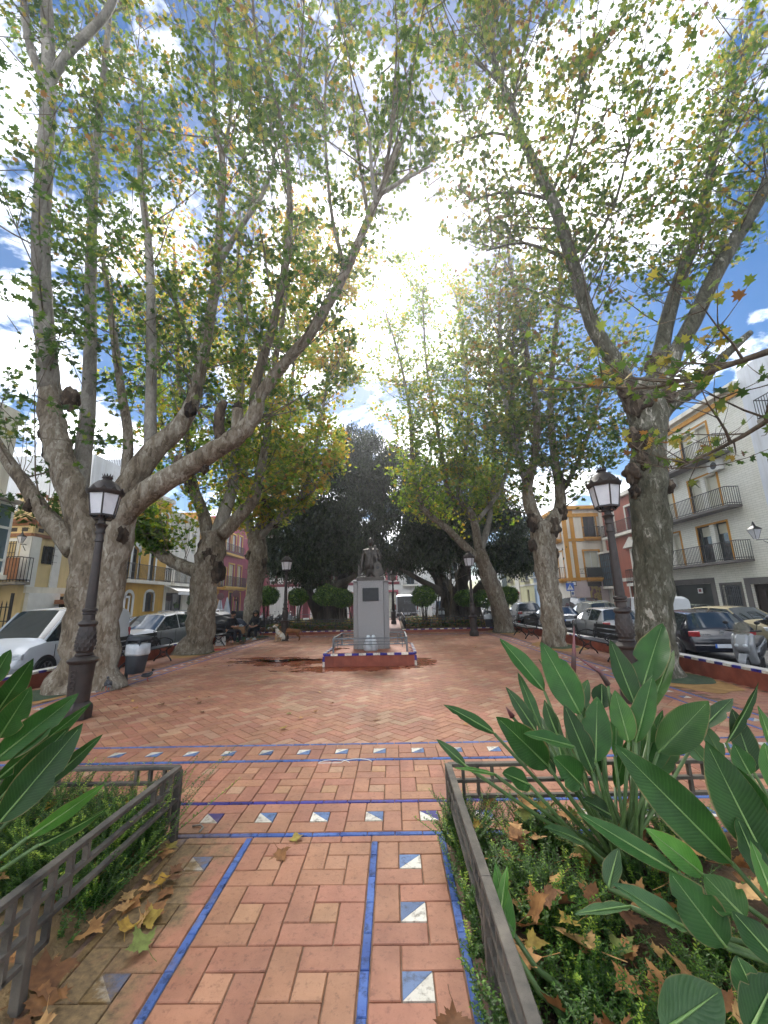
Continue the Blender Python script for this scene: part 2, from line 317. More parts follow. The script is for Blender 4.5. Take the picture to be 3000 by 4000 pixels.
class Paving:
    """collects pieces of one paved surface; the nearest in the picture become objects, the rest one mesh"""
    def __init__(s, parent, zoff=0.): s.p = parent; s.items = []; s.z = zoff; s.low = set()
    def rect(s, name, mat, cx, cy, w, d, rz=0.): s.items.append((name, mat, 'r', cx, cy, w, d, rz))
    def tri(s, name, mat, cx, cy, P): s.items.append((name, mat, 't', cx, cy, tuple(P), 0, 0))
    def pinwheel(s, cx, cy, mid='tile_ochre'):
        if mid: s.rect('paving_tile', mid, cx, cy, A-J, A-J)
        s.rect('paving_tile', 'tile_red', cx+A/2, cy+A, 2*A-J, A-J); s.rect('paving_tile', 'tile_red', cx+A, cy-A/2, A-J, 2*A-J)
        s.rect('paving_tile', 'tile_red', cx-A/2, cy-A, 2*A-J, A-J); s.rect('paving_tile', 'tile_red', cx-A, cy+A/2, A-J, 2*A-J)
    def split(s, cx, cy, diag, first, second):
        h = (A-J)/2
        if diag == '/': s.tri('glazed_triangle', first, cx, cy, [(-h, -h), (h, h), (-h, h)]); s.tri('glazed_triangle', second, cx, cy, [(-h, -h), (h, -h), (h, h)])
        else: s.tri('glazed_triangle', first, cx, cy, [(-h, h), (h, -h), (h, h)]); s.tri('glazed_triangle', second, cx, cy, [(-h, -h), (h, -h), (-h, h)])
    def finish(s, cap=300):
        groups = {}
        for n_, it in enumerate(s.items): groups.setdefault(it[0], []).append((*it, -.0035 if n_ in s.low else 0.))
        for nm, its in groups.items():
            sc = []
            for it in its:
                u, v = pix((it[3], it[4], 0)); inn = -60 < u < 3060 and 2000 < v < 4080; sc.append((0 if inn else 1, it[3]**2+it[4]**2))
            order = sorted(range(len(its)), key=lambda i: sc[i]); rest = {}
            for k, i in enumerate(order):
                _, mat, kind, cx, cy, w, d, rz, lo_ = its[i]; dz = s.z+lo_+random.uniform(-.0012, .0012)
                if k < cap and sc[i][0] == 0:
                    me = tile_mesh((nm, mat, round(w, 4), round(d, 4)), lambda: chamfer_tile(w, d)) if kind == 'r' else tile_mesh((nm, mat, w), lambda: chamfer_tri(w))
                    o = link(nm, me, s.p, (cx, cy, dz), (random.gauss(0, .004), random.gauss(0, .004), rz+random.gauss(0, .006)))
                else:
                    V, F = chamfer_tile(w, d) if kind == 'r' else chamfer_tri(w)
                    if kind == 'r': F = F[:5]
                    else: F = F[:1]
                    ca, sa = math.cos(rz), math.sin(rz); ml = rest.setdefault(mat, [[], [], []]); o0 = len(ml[0]); rv = random.random()
                    ml[0] += [(cx+x*ca-y*sa, cy+x*sa+y*ca, z+dz) for x, y, z in V]; ml[1] += [tuple(o0+q for q in f) for f in F]; ml[2] += [rv]*len(V)
            for mat, (V, F, rv) in rest.items():
                me = bpy.data.meshes.new(nm); me.from_pydata(V, [], F); me.materials.append(M_(mat.replace('tile_', 'tiles_')))
                a = me.attributes.new('rnd', 'FLOAT', 'POINT'); a.data.foreach_set('value', rv); me.update()
                tag(link('distant_'+nm+'s', me, s.p), kind='stuff')

# street all round, reaching the horizon
tag(MB().add([(-110, -70, ST), (110, -70, ST), (110, 150, ST), (-110, 150, ST)], [(0, 1, 2, 3)]).build('street', 'asphalt'), kind='structure')
XL, XR, YF = -7.75, 6.35, 22.0             # plaza edges
# plaza bed: a slab of mortar the tiles lie in
plaza = MB().span((XL, -6, ST), (XR, YF+.02, -.012)).build('plaza', 'mortar'); tag(plaza, kind='structure')
path = MB().span((CX-.99, -3, -.011), (CX+.99, 3.325, -.009)).build('path', 'mortar'); tag(path, kind='structure')
pv = Paving(path)
R0 = 3.0276
for k in range(0, 8):
    y = R0-k*MO
    for sx in (-.5, .5): pv.pinwheel(CX+sx*MO, y)
    xr = CX+1.5*MO+LW; xl = CX-1.5*MO-LW
    pv.pinwheel(xr, y, None); pv.split(xr, y, '/', 'glaze_steel', 'glaze_white')
    pv.pinwheel(xl, y, None); pv.split(xl, y, '\\', 'glaze_steel', 'glaze_white')
for i in range(-4, 4):                      # cut row against the cross line
    x0 = CX + i*.215*1.0 + .107*1; pv.rect('paving_tile', 'tile_red', CX+(i+.5)*MO/2, 3.283, MO/2-J, .072)
for s_ in (-1, 1):
    for i in range(4): pv.rect('paving_tile', 'tile_red', CX+s_*(MO+LW+.054+i*.107), 3.283, .107-J, .072)
    for off in (MO+LW/2, 2*MO+1.5*LW):
        n = 14
        for i in range(n): pv.rect('glazed_strip', 'glaze_blue', CX+s_*off, 3.31-(i+.5)*.213, LW-.008, .213-.004)
pv.finish(400)
# cross bands, perimeter bands, pinwheel field, herringbone field
pv = Paving(plaza); low = pv.low
XB0, XB1 = -6.28, 5.0
def hline(y, x0, x1, mat):
    n = int((x1-x0)/.2); w = (x1-x0)/n
    for i in range(n): pv.rect('glazed_strip', mat if not isinstance(mat, list) else mat[0 if abs(x0+w*i-CX) < 1.3 else 1], x0+(i+.5)*w, y, w-.005, LW-.008)
def vline(x, y0, y1, mat):
    n = int((y1-y0)/.2); w = (y1-y0)/n
    for i in range(n): pv.rect('glazed_strip', mat, x, y0+(i+.5)*w, LW-.008, w-.005)
Y1, Y2 = 3.5916, 4.9942
hline(Y1-.24, XB0, XB1, 'glaze_blue'); hline(Y1+.24, XB0, XB1, ['glaze_navy', 'glaze_blue']); hline(Y2-.24, XB0, XB1, 'glaze_blue'); hline(Y2+.24, XB0, XB1, 'glaze_blue')
for k in range(-11, 15):
    x = -1.4867+k*MO
    if XB0 < x < XB1:
        pv.pinwheel(x, Y1, None); nav = k in (0, 4); pv.split(x, Y1, '\\', 'glaze_navy' if nav else 'glaze_steel', 'glaze_white')
        for j in (0, 1): pv.pinwheel(x, Y1+.24+.025+MO*(j+.5), 'tile_ochre' if (k+j) % 3 else 'tile_tan')
    x = -2.3535+(k+2)*MO
    if XB0 < x < XB1: pv.pinwheel(x, Y2, None); pv.split(x, Y2, '/', 'glaze_white', 'glaze_steel')
HX0, HX1, HY0, HY1 = -5.80, 4.52, 5.26, 20.3
for x, off in ((-6.05, -.24), (4.76, .24)):
    for yy in range(36):
        y = HY0+.22+yy*MO
        if y < HY1+.5: pv.pinwheel(x, y, None); pv.split(x, y, '/' if x > 0 else '\\', 'glaze_steel', 'glaze_white')
    vline(x-.24, HY0, HY1+.5, 'glaze_blue'); vline(x+.24, HY0, HY1+.5, 'glaze_blue')
for k in range(24):
    x = HX0+.2+k*MO; pv.pinwheel(x, HY1+.26, None); pv.split(x, HY1+.26, '/', 'glaze_steel', 'glaze_white')
hline(HY1+.02, HX0, HX1, 'glaze_blue'); hline(HY1+.5, HX0, HX1, 'glaze_blue')
h, w = .1433, .2866; c45 = math.cos(PI/4)
for i in range(-70, 90):
    for j in range(-70, 90):
        # herringbone at 45 degrees: an L of two bricks repeats along (h,h) and (2w,0)-like steps
        for kind in (0, 1):
            gx = i*h + j*2*w; gy = i*h
            if kind == 0: lx, ly, rz = gx+w/2, gy+h/2, 0.
            else: lx, ly, rz = gx+w+h/2, gy, PI/2
            gx2, gy2 = lx, ly
            x = (gx2-gy2)*c45+CX; y = (gx2+gy2)*c45+6.
            if HX0-.13 < x < HX1+.13 and HY0-.13 < y < HY1+.13:
                row = i
                tan = ((kind == 0) and (i % 2 == 0) and random.random() < .42) or random.random() < .10
                pv.rect('paving_tile', 'tile_tan' if tan else 'tile_red', x, y, w-J, h-J, rz+PI/4); low.add(len(pv.items)-1)
for xx in np.arange(XL+.2, XR, .29):        # plain running courses outside the bands
    for yi, yy in enumerate(np.arange(3.1, 21.9, .145)):
        x = xx+(.145 if yi % 2 else 0)
        if x < XB0-.16 or x > XB1+.16 or (yy > HY1+.66): pv.rect('paving_tile', 'tile_red', x, yy, .283, .138)
pv.finish(300)
# sandy strips round the trees
def blob(name, cx, cy, rx, ry, z, mat, n=40, w=.18, seed=0, kind='structure', dome=0.):
    V = [(cx, cy, z+dome)]; F = []
    for rr in (.5, 1.):
        for i in range(n):
            a = 2*PI*i/n; q = rr*(1+w*mnoise.noise(Vector((math.cos(a)*1.6+seed*5, math.sin(a)*1.6, seed)))*(rr)); V.append((cx+rx*q*math.cos(a), cy+ry*q*math.sin(a), z+dome*(1-rr)))
    for i in range(n):
        F.append((0, 1+i, 1+(i+1) % n)); F.append((1+i, 1+n+i, 1+n+(i+1) % n, 1+(i+1) % n))
    o = MB().add(V, F).build(name, mat); tag(o, kind=kind); return o
for i, (x, y) in enumerate([(5.65, 8.9), (5.6, 14.5), (5.5, 21.), (-6.9, 8.5), (-7., 14.8), (-7., 21.)]):
    blob('sand_patch', x, y, .68 if x > 0 else .62, 1.5, .006, 'albero', seed=i)
    blob('moss_patch', x-.02, y-.1, .62, .75, .011, 'moss_ring', seed=i+10)
# ================================================================== planting beds, iron fences, walls, kerbs
pmat('iron', srgb('#2f2f2e'), srgb('#4a4844'), scale=9, rough=.55, metal=.3, bump=.3, bscale=70, bdist=.003)
pmat('iron_dusty', srgb('#413e39'), srgb('#6b645a'), scale=6, rough=.7, metal=.1, bump=.4, bscale=60, bdist=.004)
pmat('black_iron', srgb('#17181a'), srgb('#232427'), scale=8, rough=.45, metal=.2, bump=.15, bscale=60, bdist=.003)
pmat('galv', srgb('#5c6064'), srgb('#6d7175'), scale=6, rough=.5, metal=.5)
def bed_mesh(x0, x1, y0, y1, step, amp, base, seed):
    nx, ny = int((x1-x0)/step)+1, int((y1-y0)/step)+1; V = []; F = []
    for j in range(ny):
        for i in range(nx):
            x, y = x0+(x1-x0)*i/(nx-1), y0+(y1-y0)*j/(ny-1); e = min(i, nx-1-i, j, ny-1-j)
            edge = min(1, min(x-x0, x1-x, y-y0, y1-y)/.22)
            z = base*edge + amp*mnoise.fractal(Vector((x*2.3+seed, y*2.3, seed)), 1., 2., 5)*edge + .012*mnoise.noise(Vector((x*14, y*14, seed)))
            V.append((x, y, z if e else -.05))
    for j in range(ny-1):
        for i in range(nx-1): F.append((j*nx+i, j*nx+i+1, (j+1)*nx+i+1, (j+1)*nx+i))
    return V, F
def bed_z(x, y, amp, base, seed, x0, x1, y0, y1):
    edge = min(1, max(0, min(x-x0, x1-x, y-y0, y1-y))/.22)
    return base*edge + amp*mnoise.fractal(Vector((x*2.3+seed, y*2.3, seed)), 1., 2., 5)*edge
BR = (.345, 5.2, -2., 3.31); BL = (-6.6, -1.60, -2., 3.31)
for nm, (x0, x1, y0, y1), sd, m in (('soil_bed', BR, 3., 'soil'), ('soil_bed', BL, 9., 'soil_pale')):
    V, F = bed_mesh(x0, x1, y0, y1, .045, .05, .07, sd); tag(MB().add(V, F).build(nm, m, smooth=True), kind='structure')
def zr(x, y): return bed_z(x, y, .05, .07, 3., BR[0], BR[1], BR[2], BR[3])
def zl(x, y): return bed_z(x, y, .05, .07, 9., BL[0], BL[1], BL[2], BL[3])

def iron_fence(label, runs, z_top=.49):
    """low iron fence: flat top rail, two lower rails, stepped squares next to each post"""
    t = thing('iron_fence', label, 'fence', (runs[0][0][0], runs[0][0][1], 0)); o = Vector((runs[0][0][0], runs[0][0][1], 0))
    posts = set()
    for a, b in runs:
        a = Vector((*a, 0)); b = Vector((*b, 0)); d = (b-a); L = d.length; d.normalize(); nrm = Vector((-d.y, d.x, 0))
        npan = max(1, round(L/1.3)); pl = L/npan
        Z = [z_top-.012, z_top-.115, z_top-.215, z_top-.315]
        for p in range(npan):
            s0 = p*pl; s1 = s0+pl; pa, pb = a+d*s0-o, a+d*s1-o
            for q in (pa, pb):
                k = (round(q.x, 2), round(q.y, 2))
                if k not in posts: posts.add(k); MB().bar(q, q+Vector((0, 0, z_top-.03)), .045).build('post', 'iron_dusty', t, bevel=.004)
            MB().bar(pa+_Z*Z[0], pb+_Z*Z[0], .024, .045, up=nrm).build('top_rail', 'iron_dusty', t, bevel=.004)
            MB().bar(pa+_Z*Z[1], pb+_Z*Z[1], .022, .035, up=nrm).build('rail', 'iron_dusty', t, bevel=.003)
            MB().bar(pa+_Z*Z[2], pb+_Z*Z[2], .022, .035, up=nrm).build('rail', 'iron_dusty', t, bevel=.003)
            for sgn, e in ((1, pa), (-1, pb)):
                for col, depth in ((1, 3), (2, 2), (3, 1)):
                    x = e+d*sgn*col*.105
                    MB().bar(x+_Z*(Z[0]-.01), x+_Z*(Z[depth]+(.0 if depth < 3 else 0)), .02, .03, up=nrm).build('bar', 'iron_dusty', t)
                MB().bar(e+_Z*Z[3], e+d*sgn*.115+_Z*Z[3], .02, .03, up=nrm).build('bar', 'iron_dusty', t)
    return t
iron_fence('low grey iron fence round the bed of big paddle leaves beside the path', [((.365, -1.65), (.365, 3.25)), ((.365, 3.25), (4.9, 3.25))])
iron_fence('low grey iron fence round the soil bed with the leaning long leaves', [((-1.63, -1.62), (-1.63, 3.28)), ((-1.63, 3.28), (-6.5, 3.28))])

# perimeter walls with white capping and blue edge tiles
def edge_wall(label, a, b, h, inward, cap_w=.26, z0=ST, cap_mat='white_cap', name='perimeter_wall', step=.21, tiles=True, body='brick_red', zt=None):
    a = Vector((*a, 0)); b = Vector((*b, 0)); d = b-a; L = d.length; d.normalize(); n = Vector((*inward, 0))
    t = thing(name, label, 'wall', (a.x, a.y, 0)); t['kind'] = 'thing'; w = cap_w
    MB().box(d*L/2-n*w/2+_Z*((h-.03+z0)/2), (w, L, h-.03-z0), math.atan2(d.y, d.x)-PI/2).build('brick_body', body, t)
    MB().box(d*L/2-n*(w/2+.022)+_Z*(h-.015), (w-.05, L, .028), math.atan2(d.y, d.x)-PI/2).build('capping', cap_mat, t)
    k = int(L/step); me = {}
    for i in range(k):
        mt = ('glaze_white', 'glaze_navy')[i % 2]
        if mt not in me:
            me[mt] = MB().box((0, 0, 0), (.048, step-.006, .045), 0).mesh('edge_tile', mt)
        c = d*(i+.5)*step-n*.018+_Z*(h-.022)
        link('edge_tile', me[mt], t, c, math.atan2(d.y, d.x)-PI/2)
    return t
edge_wall('low white topped brick wall between the right hand benches and parked cars', (XR, 1.), (XR, 24.5), .33, (-1, 0), step=.21)
edge_wall('low white topped brick wall between the plaza and the white van', (XL, 25.), (XL, 1.), .33, (1, 0), step=.21)
# far kerbs and beds either side of the far path
def far_bed(label_k, x0, x1, y0, y1, sd):
    edge_wall(label_k, (x0, y0), (x1, y0), .17, (0, -1), cap_w=.18, z0=-.02, cap_mat='brick_red', name='tiled_kerb', step=.2)
    V, F = bed_mesh(x0, x1, y0+.15, y1, .35, .06, .16, sd); V = [(x, y, z+.03) for x, y, z in V]; tag(MB().add(V, F).build('far_soil_bed', 'soil', smooth=True), kind='structure')
far_bed('red kerb with white and blue edge tiles behind the dogs', -7.5, -1.62, YF, 34, 21.)
far_bed('red kerb with white and blue edge tiles behind the far right lamp', .42, 6.25, YF, 34, 23.)
tag(MB().span((-1.62, YF, -.1), (.42, 40, .002)).build('far_path', pmat('far_paving', srgb('#6b463c'), srgb('#7f5648'), scale=6, rough=.7, bump=.3, bscale=30)), kind='structure')
def low_fence(label, runs, z0=.17, hh=.55):
    t = thing('bed_fence', label, 'fence', (runs[0][0][0], runs[0][0][1], 0)); o = Vector((runs[0][0][0], runs[0][0][1], 0))
    for a, b in runs:
        a = Vector((*a, 0))-o; b = Vector((*b, 0))-o; d = b-a; L = d.length; d.normalize(); n = max(1, round(L/1.5))
        for z in (hh, hh-.12, hh-.3): MB().bar(a+_Z*(z0+z), b+_Z*(z0+z), .05, .05).build('rail', 'iron', t)
        for i in range(n+1):
            q = a+d*L*i/n; MB().bar(q+_Z*.05, q+_Z*(z0+hh), .05).build('post', 'iron', t)
            for k in (1, 2):
                if i < n: x = q+d*.13*k; MB().bar(x+_Z*(z0+hh-.3), x+_Z*(z0+hh), .03).build('bar', 'iron', t)
    return t
low_fence('low dark iron fence round the topiary bed behind the dogs', [((-7.4, YF+.6), (-1.8, YF+.6)), ((-1.8, YF+.6), (-1.8, 33))])
low_fence('low dark iron fence round the leafy bed behind the litter bins', [((.6, YF+.6), (6.1, YF+.6)), ((.6, YF+.6), (.6, 33))])
# ================================================================== trees
def bark_mat(name, cols, scale, bump=.6, vor=.36):
    m = bpy.data.materials.new(name); m.use_nodes = True; t = m.node_tree; b = t.nodes['Principled BSDF']; L = t.links.new
    b.inputs['Roughness'].default_value = .85; b.inputs['Specular IOR Level'].default_value = .25
    geo = N(t, 'ShaderNodeNewGeometry'); mp = N(t, 'ShaderNodeMapping'); mp.inputs['Scale'].default_value = (1, 1, .38); L(geo.outputs['Position'], mp.inputs[0])
    n0 = N(t, 'ShaderNodeTexNoise', Scale=scale*.5, Detail=3.); L(mp.outputs[0], n0.inputs['Vector'])
    wv = N(t, 'ShaderNodeVectorMath', operation='MULTIPLY_ADD'); L(n0.outputs['Color'], wv.inputs[0]); wv.inputs[1].default_value = (.35, .35, .35); L(mp.outputs[0], wv.inputs[2])
    v = N(t, 'ShaderNodeTexVoronoi', Scale=scale); L(wv.outputs[0], v.inputs['Vector']); sp = N(t, 'ShaderNodeSeparateColor'); L(v.outputs['Color'], sp.inputs[0])
    n1 = N(t, 'ShaderNodeTexNoise', Scale=scale*.35, Detail=6., Roughness=.65); L(mp.outputs[0], n1.inputs['Vector'])
    ad = N(t, 'ShaderNodeMath', operation='MULTIPLY_ADD'); L(sp.outputs[0], ad.inputs[0]); ad.inputs[1].default_value = vor; L(n1.outputs['Fac'], ad.inputs[2])
    n3 = N(t, 'ShaderNodeTexNoise', Scale=1.1, Detail=3.); L(mp.outputs[0], n3.inputs['Vector']); a3 = N(t, 'ShaderNodeMath', operation='MULTIPLY_ADD'); L(n3.outputs['Fac'], a3.inputs[0]); a3.inputs[1].default_value = .7; L(ad.outputs[0], a3.inputs[2]); s3 = N(t, 'ShaderNodeMath', operation='SUBTRACT'); L(a3.outputs[0], s3.inputs[0]); s3.inputs[1].default_value = .35; ad = s3
    k = len(cols); r = ramp(t, [(.34+(.34+vor)*i/(k-1), c) for i, c in enumerate(cols)]); L(ad.outputs[0], r.inputs[0])
    n2 = N(t, 'ShaderNodeTexNoise', Scale=22., Detail=6., Roughness=.7); L(mp.outputs[0], n2.inputs['Vector'])
    r2 = ramp(t, [(.3, (.55, .5, .45, 1)), (.6, (1.1, 1.1, 1.1, 1))]); L(n2.outputs['Fac'], r2.inputs[0])
    mu = N(t, 'ShaderNodeMix', data_type='RGBA', blend_type='MULTIPLY'); mu.inputs[0].default_value = .8; L(r.outputs[0], mu.inputs[6]); L(r2.outputs[0], mu.inputs[7]); L(mu.outputs[2], b.inputs['Base Color'])
    hm = N(t, 'ShaderNodeMath', operation='MULTIPLY_ADD'); L(n2.outputs['Fac'], hm.inputs[0]); hm.inputs[1].default_value = .6; L(ad.outputs[0], hm.inputs[2])
    bp = N(t, 'ShaderNodeBump', Strength=bump, Distance=.03); L(hm.outputs[0], bp.inputs['Height']); L(bp.outputs[0], b.inputs['Normal'])
    MAT[name] = m
bark_mat('bark_plane', [srgb('#4d4336'), srgb('#655a4b'), srgb('#766c5d'), srgb('#867d6f'), srgb('#969083'), srgb('#aaa598')], 14., .9, vor=.36)
bark_mat('bark_spotted', [srgb('#34332a'), srgb('#464537'), srgb('#525042'), srgb('#5d5b4d'), srgb('#77756a'), srgb('#aeaa9e')], 15.)
bark_mat('bark_pale', [srgb('#67615a'), srgb('#807b72'), srgb('#959087'), srgb('#aba69c')], 5., .3)
bark_mat('bark_burl', [srgb('#1d1814'), srgb('#30271f'), srgb('#463a2f'), srgb('#64584a'), srgb('#7d7263')], 9., 1.)
bark_mat('bark_ficus', [srgb('#2e2a25'), srgb('#453f37'), srgb('#5b544a'), srgb('#6f675b')], 3., .8)
bark_mat('bark_twig', [srgb('#4a4036'), srgb('#6b6152'), srgb('#80776a')], 5., .3)
def leaf_mat(name, stops, trans=.45, rough=.5, spec=.3, tcol=(1.25, 1.2, .55, 1)):
    m = bpy.data.materials.new(name); m.use_nodes = True; t = m.node_tree; b = t.nodes['Principled BSDF']; L = t.links.new
    at_ = N(t, 'ShaderNodeAttribute', attribute_name='rnd'); r = ramp(t, stops); L(at_.outputs['Fac'], r.inputs[0]); L(r.outputs[0], b.inputs['Base Color'])
    b.inputs['Roughness'].default_value = rough; b.inputs['Specular IOR Level'].default_value = spec
    if trans:
        tr = N(t, 'ShaderNodeBsdfTranslucent'); mu = N(t, 'ShaderNodeMix', data_type='RGBA', blend_type='MULTIPLY'); mu.inputs[0].default_value = 1; L(r.outputs[0], mu.inputs[6]); mu.inputs[7].default_value = tcol; L(mu.outputs[2], tr.inputs[0])
        ms = N(t, 'ShaderNodeMixShader'); ms.inputs[0].default_value = trans; L(b.outputs[0], ms.inputs[1]); L(tr.outputs[0], ms.inputs[2]); L(ms.outputs[0], t.nodes['Material Output'].inputs[0])
    MAT[name] = m
PL = [(0., srgb('#374f29')), (.22, srgb('#486530')), (.46, srgb('#61793a')), (.62, srgb('#838d48')), (.72, srgb('#a5994f')), (.83, srgb('#a38349')), (.92, srgb('#916443')), (1., srgb('#735344'))]
leaf_mat('plane_leaf', PL, .56, tcol=(1.3, 1.3, .65, 1))
leaf_mat('plane_leaf_bright', [(0., srgb('#45632b')), (.3, srgb('#5d7d33')), (.5, srgb('#7f963c')), (.65, srgb('#a8a545')), (.8, srgb('#c09a3f')), (.92, srgb('#b0783a')), (1., srgb('#8a5c3c'))], .62, tcol=(1.5, 1.45, .6, 1))  # brighter, yellower and more translucent than plane_leaf
leaf_mat('ficus_leaf', [(0, srgb('#1d2b16')), (.5, srgb('#2c4022')), (.85, srgb('#465a2e')), (1, srgb('#66703c'))], .25, .35, .5)
leaf_mat('box_leaf', [(0, srgb('#203815')), (.4, srgb('#446a2a')), (.7, srgb('#6c9335')), (1, srgb('#adc24a'))], .35, .45, .35)
# leaf shapes
def _sym(half, c, z=None):
    P = [(0, 0)]+half+[(0, 1)]+[(-x, y) for x, y in reversed(half)]
    V = [(c[0], c[1], -.06)]+[(x, y, .10*abs(x)*1.2 - .08*(y-.4)**2) for x, y in P]; n = len(P)
    return np.array(V, float), np.array([(0, 1+i, 1+(i+1) % n) for i in range(n)])
LEAF5 = _sym([(.34, -.06), (.24, .18), (.62, .30), (.26, .46), (.36, .72), (.13, .66)], (0, .36))      # five-lobed plane leaf
LEAF3 = _sym([(.40, .02), (.25, .28), (.55, .48), (.16, .60)], (0, .38))
LEAF2 = (np.array([(0, 0, 0), (.22, .45, .05), (0, 1, -.08), (-.22, .45, .05)], float), np.array([(0, 1, 2), (0, 2, 3)]))
def smooth_line(P, k=4):
    """Catmull-Rom through (point, radius) pairs"""
    out_ = []; n = len(P)
    for i in range(n-1):
        p0, p1, p2, p3 = P[max(i-1, 0)], P[i], P[i+1], P[min(i+2, n-1)]
        for j in range(k):
            t = j/k; t2, t3 = t*t, t*t*t
            q = .5*((2*p1[0])+(p2[0]-p0[0])*t+(2*p0[0]-5*p1[0]+4*p2[0]-p3[0])*t2+(3*p1[0]-p0[0]-3*p2[0]+p3[0])*t3)
            out_.append((q, p1[1]+(p2[1]-p1[1])*t))
    out_.append(P[-1]); return out_
class Tree:
    def __init__(s, name, label, base, cat='tree', bark='bark_plane', group=None):
        s.base = Vector((*base, 0)); s.t = thing(name, label, cat, s.base, 0, group); s.bark = bark; s.lines = []; s.sh = []; s.P = []; s.rn = []; s.sc = []; s.rs = random.Random(hash(label) % 1000 if False else len(label)*13+int(base[0]*10)); s.dirs = []
    def w(s, q): return at(q[0], q[1], s.base.y+q[2])
    def limb(s, pts, name='limb', bark=None, n=12, wob=.12, leafy=True, k=4, start=None, px=True):
        P = [((s.w(q) if px else Vector(q[:3])), q[3]) for q in pts]; P = smooth_line(P, k)
        MB().tube([p-s.base for p, r in P], [r for p, r in P], n, wob=wob, seed=len(s.lines)).build(name, bark or s.bark, s.t, smooth=True)
        if leafy: s.lines.append([(p, r) for p, r in P])
        return P
    def burl(s, u, v, dy, r, bark='bark_burl', sq=1.):
        c = s.w((u, v, dy*.62))-s.base; r *= .95; MB().ball(c, (r*1.05, r*.9, r*1.45), 20, 16, wob=.58, seed=u*.37).build('burl', bark, s.t, smooth=True)
    def shoot(s, p, d, L, r, nl, spread, lean=.25, bias=0., leaf=.16, name=None):
        """one upright shoot with leaves along it"""
        rs = s.rs; pts = [p.copy()]; q = p.copy(); d = d.normalized(); n = 4
        for i in range(n):
            d = (d + Vector((rs.gauss(0, .10), rs.gauss(0, .10), lean*.5))).normalized(); q = q+d*(L/n); pts.append(q.copy())
        s.sh.append((pts, [r*(1-.8*i/n) for i in range(n+1)]))
        nodes = [min(1.02, rs.uniform(.08, 1.03)**.6)*n for _ in range(max(2, int(L*1.9)))]
        for i in range(nl):
            t = min(max(rs.choice(nodes)+rs.gauss(0, .10)*n/max(L, 1), 0), n*1.02); k = min(int(t), n-1); c = pts[k].lerp(pts[k+1], t-k)
            a = rs.uniform(0, 2*PI); rr = spread*rs.uniform(.2, 1)
            s.P.append((c.x+rr*math.cos(a), c.y+rr*math.sin(a), c.z+rs.gauss(-.05, spread*.35))); s.sc.append(leaf*rs.uniform(.65, 1.25)); s.rn.append(rs.gauss(0, 1)); s.dirs.append((a, bias))
        return pts
    def foliate(s, n_sh, L=(1., 2.6), per_m=13, spread=.28, tmin=.25, up=.8, out_=.6, leaf=.16, bias=0., second=.3, zmin=0, dens=None):
        """shoots from the limbs, some by way of a side branch"""
        rs = s.rs; tot = [sum((l[i+1][0]-l[i][0]).length for i in range(len(l)-1)) for l in s.lines]
        for k in range(n_sh):
            l = rs.choices(s.lines, tot)[0]; t = rs.uniform(tmin, 1.)**.75*(len(l)-1.001); i = int(t); p = l[i][0].lerp(l[i+1][0], t-i); tan = (l[i+1][0]-l[i][0]).normalized()
            if p.z < zmin: continue
            a = rs.uniform(0, 2*PI); side = Vector((math.cos(a), math.sin(a), rs.uniform(-.25, .35)))
            d = tan*.5+side*out_*rs.uniform(.4, 1.3)+Vector((0, 0, up*rs.uniform(.4, 1.2))); ln = rs.uniform(*L)
            if rs.random() < second:
                pts = s.shoot(p, tan*.3+side+Vector((0, 0, .25)), ln*1.15, .022, int(ln*per_m*.35), spread, .12, bias, leaf)
                for q in pts[2:]:
                    for _ in range(2): b = rs.uniform(0, 2*PI); s.shoot(q, Vector((math.cos(b)*.8, math.sin(b)*.8, rs.uniform(-.1, .9))), ln*rs.uniform(.4, .8), .010, int(ln*.6*per_m), spread, .15, bias, leaf)
            else: s.shoot(p, d, ln, .013, int(ln*per_m), spread, .25, bias, leaf)
    def finish(s, tmpl=LEAF5, mat='plane_leaf', zgrad=(.02, .0), mean=.3, sd=.2, tw_mat='bark_twig'):
        mb = MB()
        for pts, r in s.sh: mb.tube([q-s.base for q in pts], [max(x, .0035) for x in r], 4, cap=False)
        if mb.v: tag(mb.build('twigs', tw_mat, s.t), kind='stuff')
        n = len(s.P)
        if n:
            P = np.array(s.P)-np.array(s.base); rn = np.array(s.rn); g = np.random.default_rng(n); bias = np.array([b for _, b in s.dirs])
            z = P[:, 2]; cl = np.array([mnoise.noise(Vector(p)*.45) for p in P.tolist()])
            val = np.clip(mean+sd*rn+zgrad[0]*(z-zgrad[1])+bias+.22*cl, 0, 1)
            Rm = rot_mats(g.uniform(0, 2*PI, n), g.normal(2.2, .75, n), g.uniform(0, 2*PI, n)*.15)
            V, F, a = scatter(P, Rm, np.array(s.sc), tmpl[0], tmpl[1], val)
            tag(link('crown', fast_mesh('crown', V, F, mat, a), s.t), kind='stuff')
        return n
NL = {}
def flare(u0, v0, u1, v1, Y, r0, r1, ym=0): pass
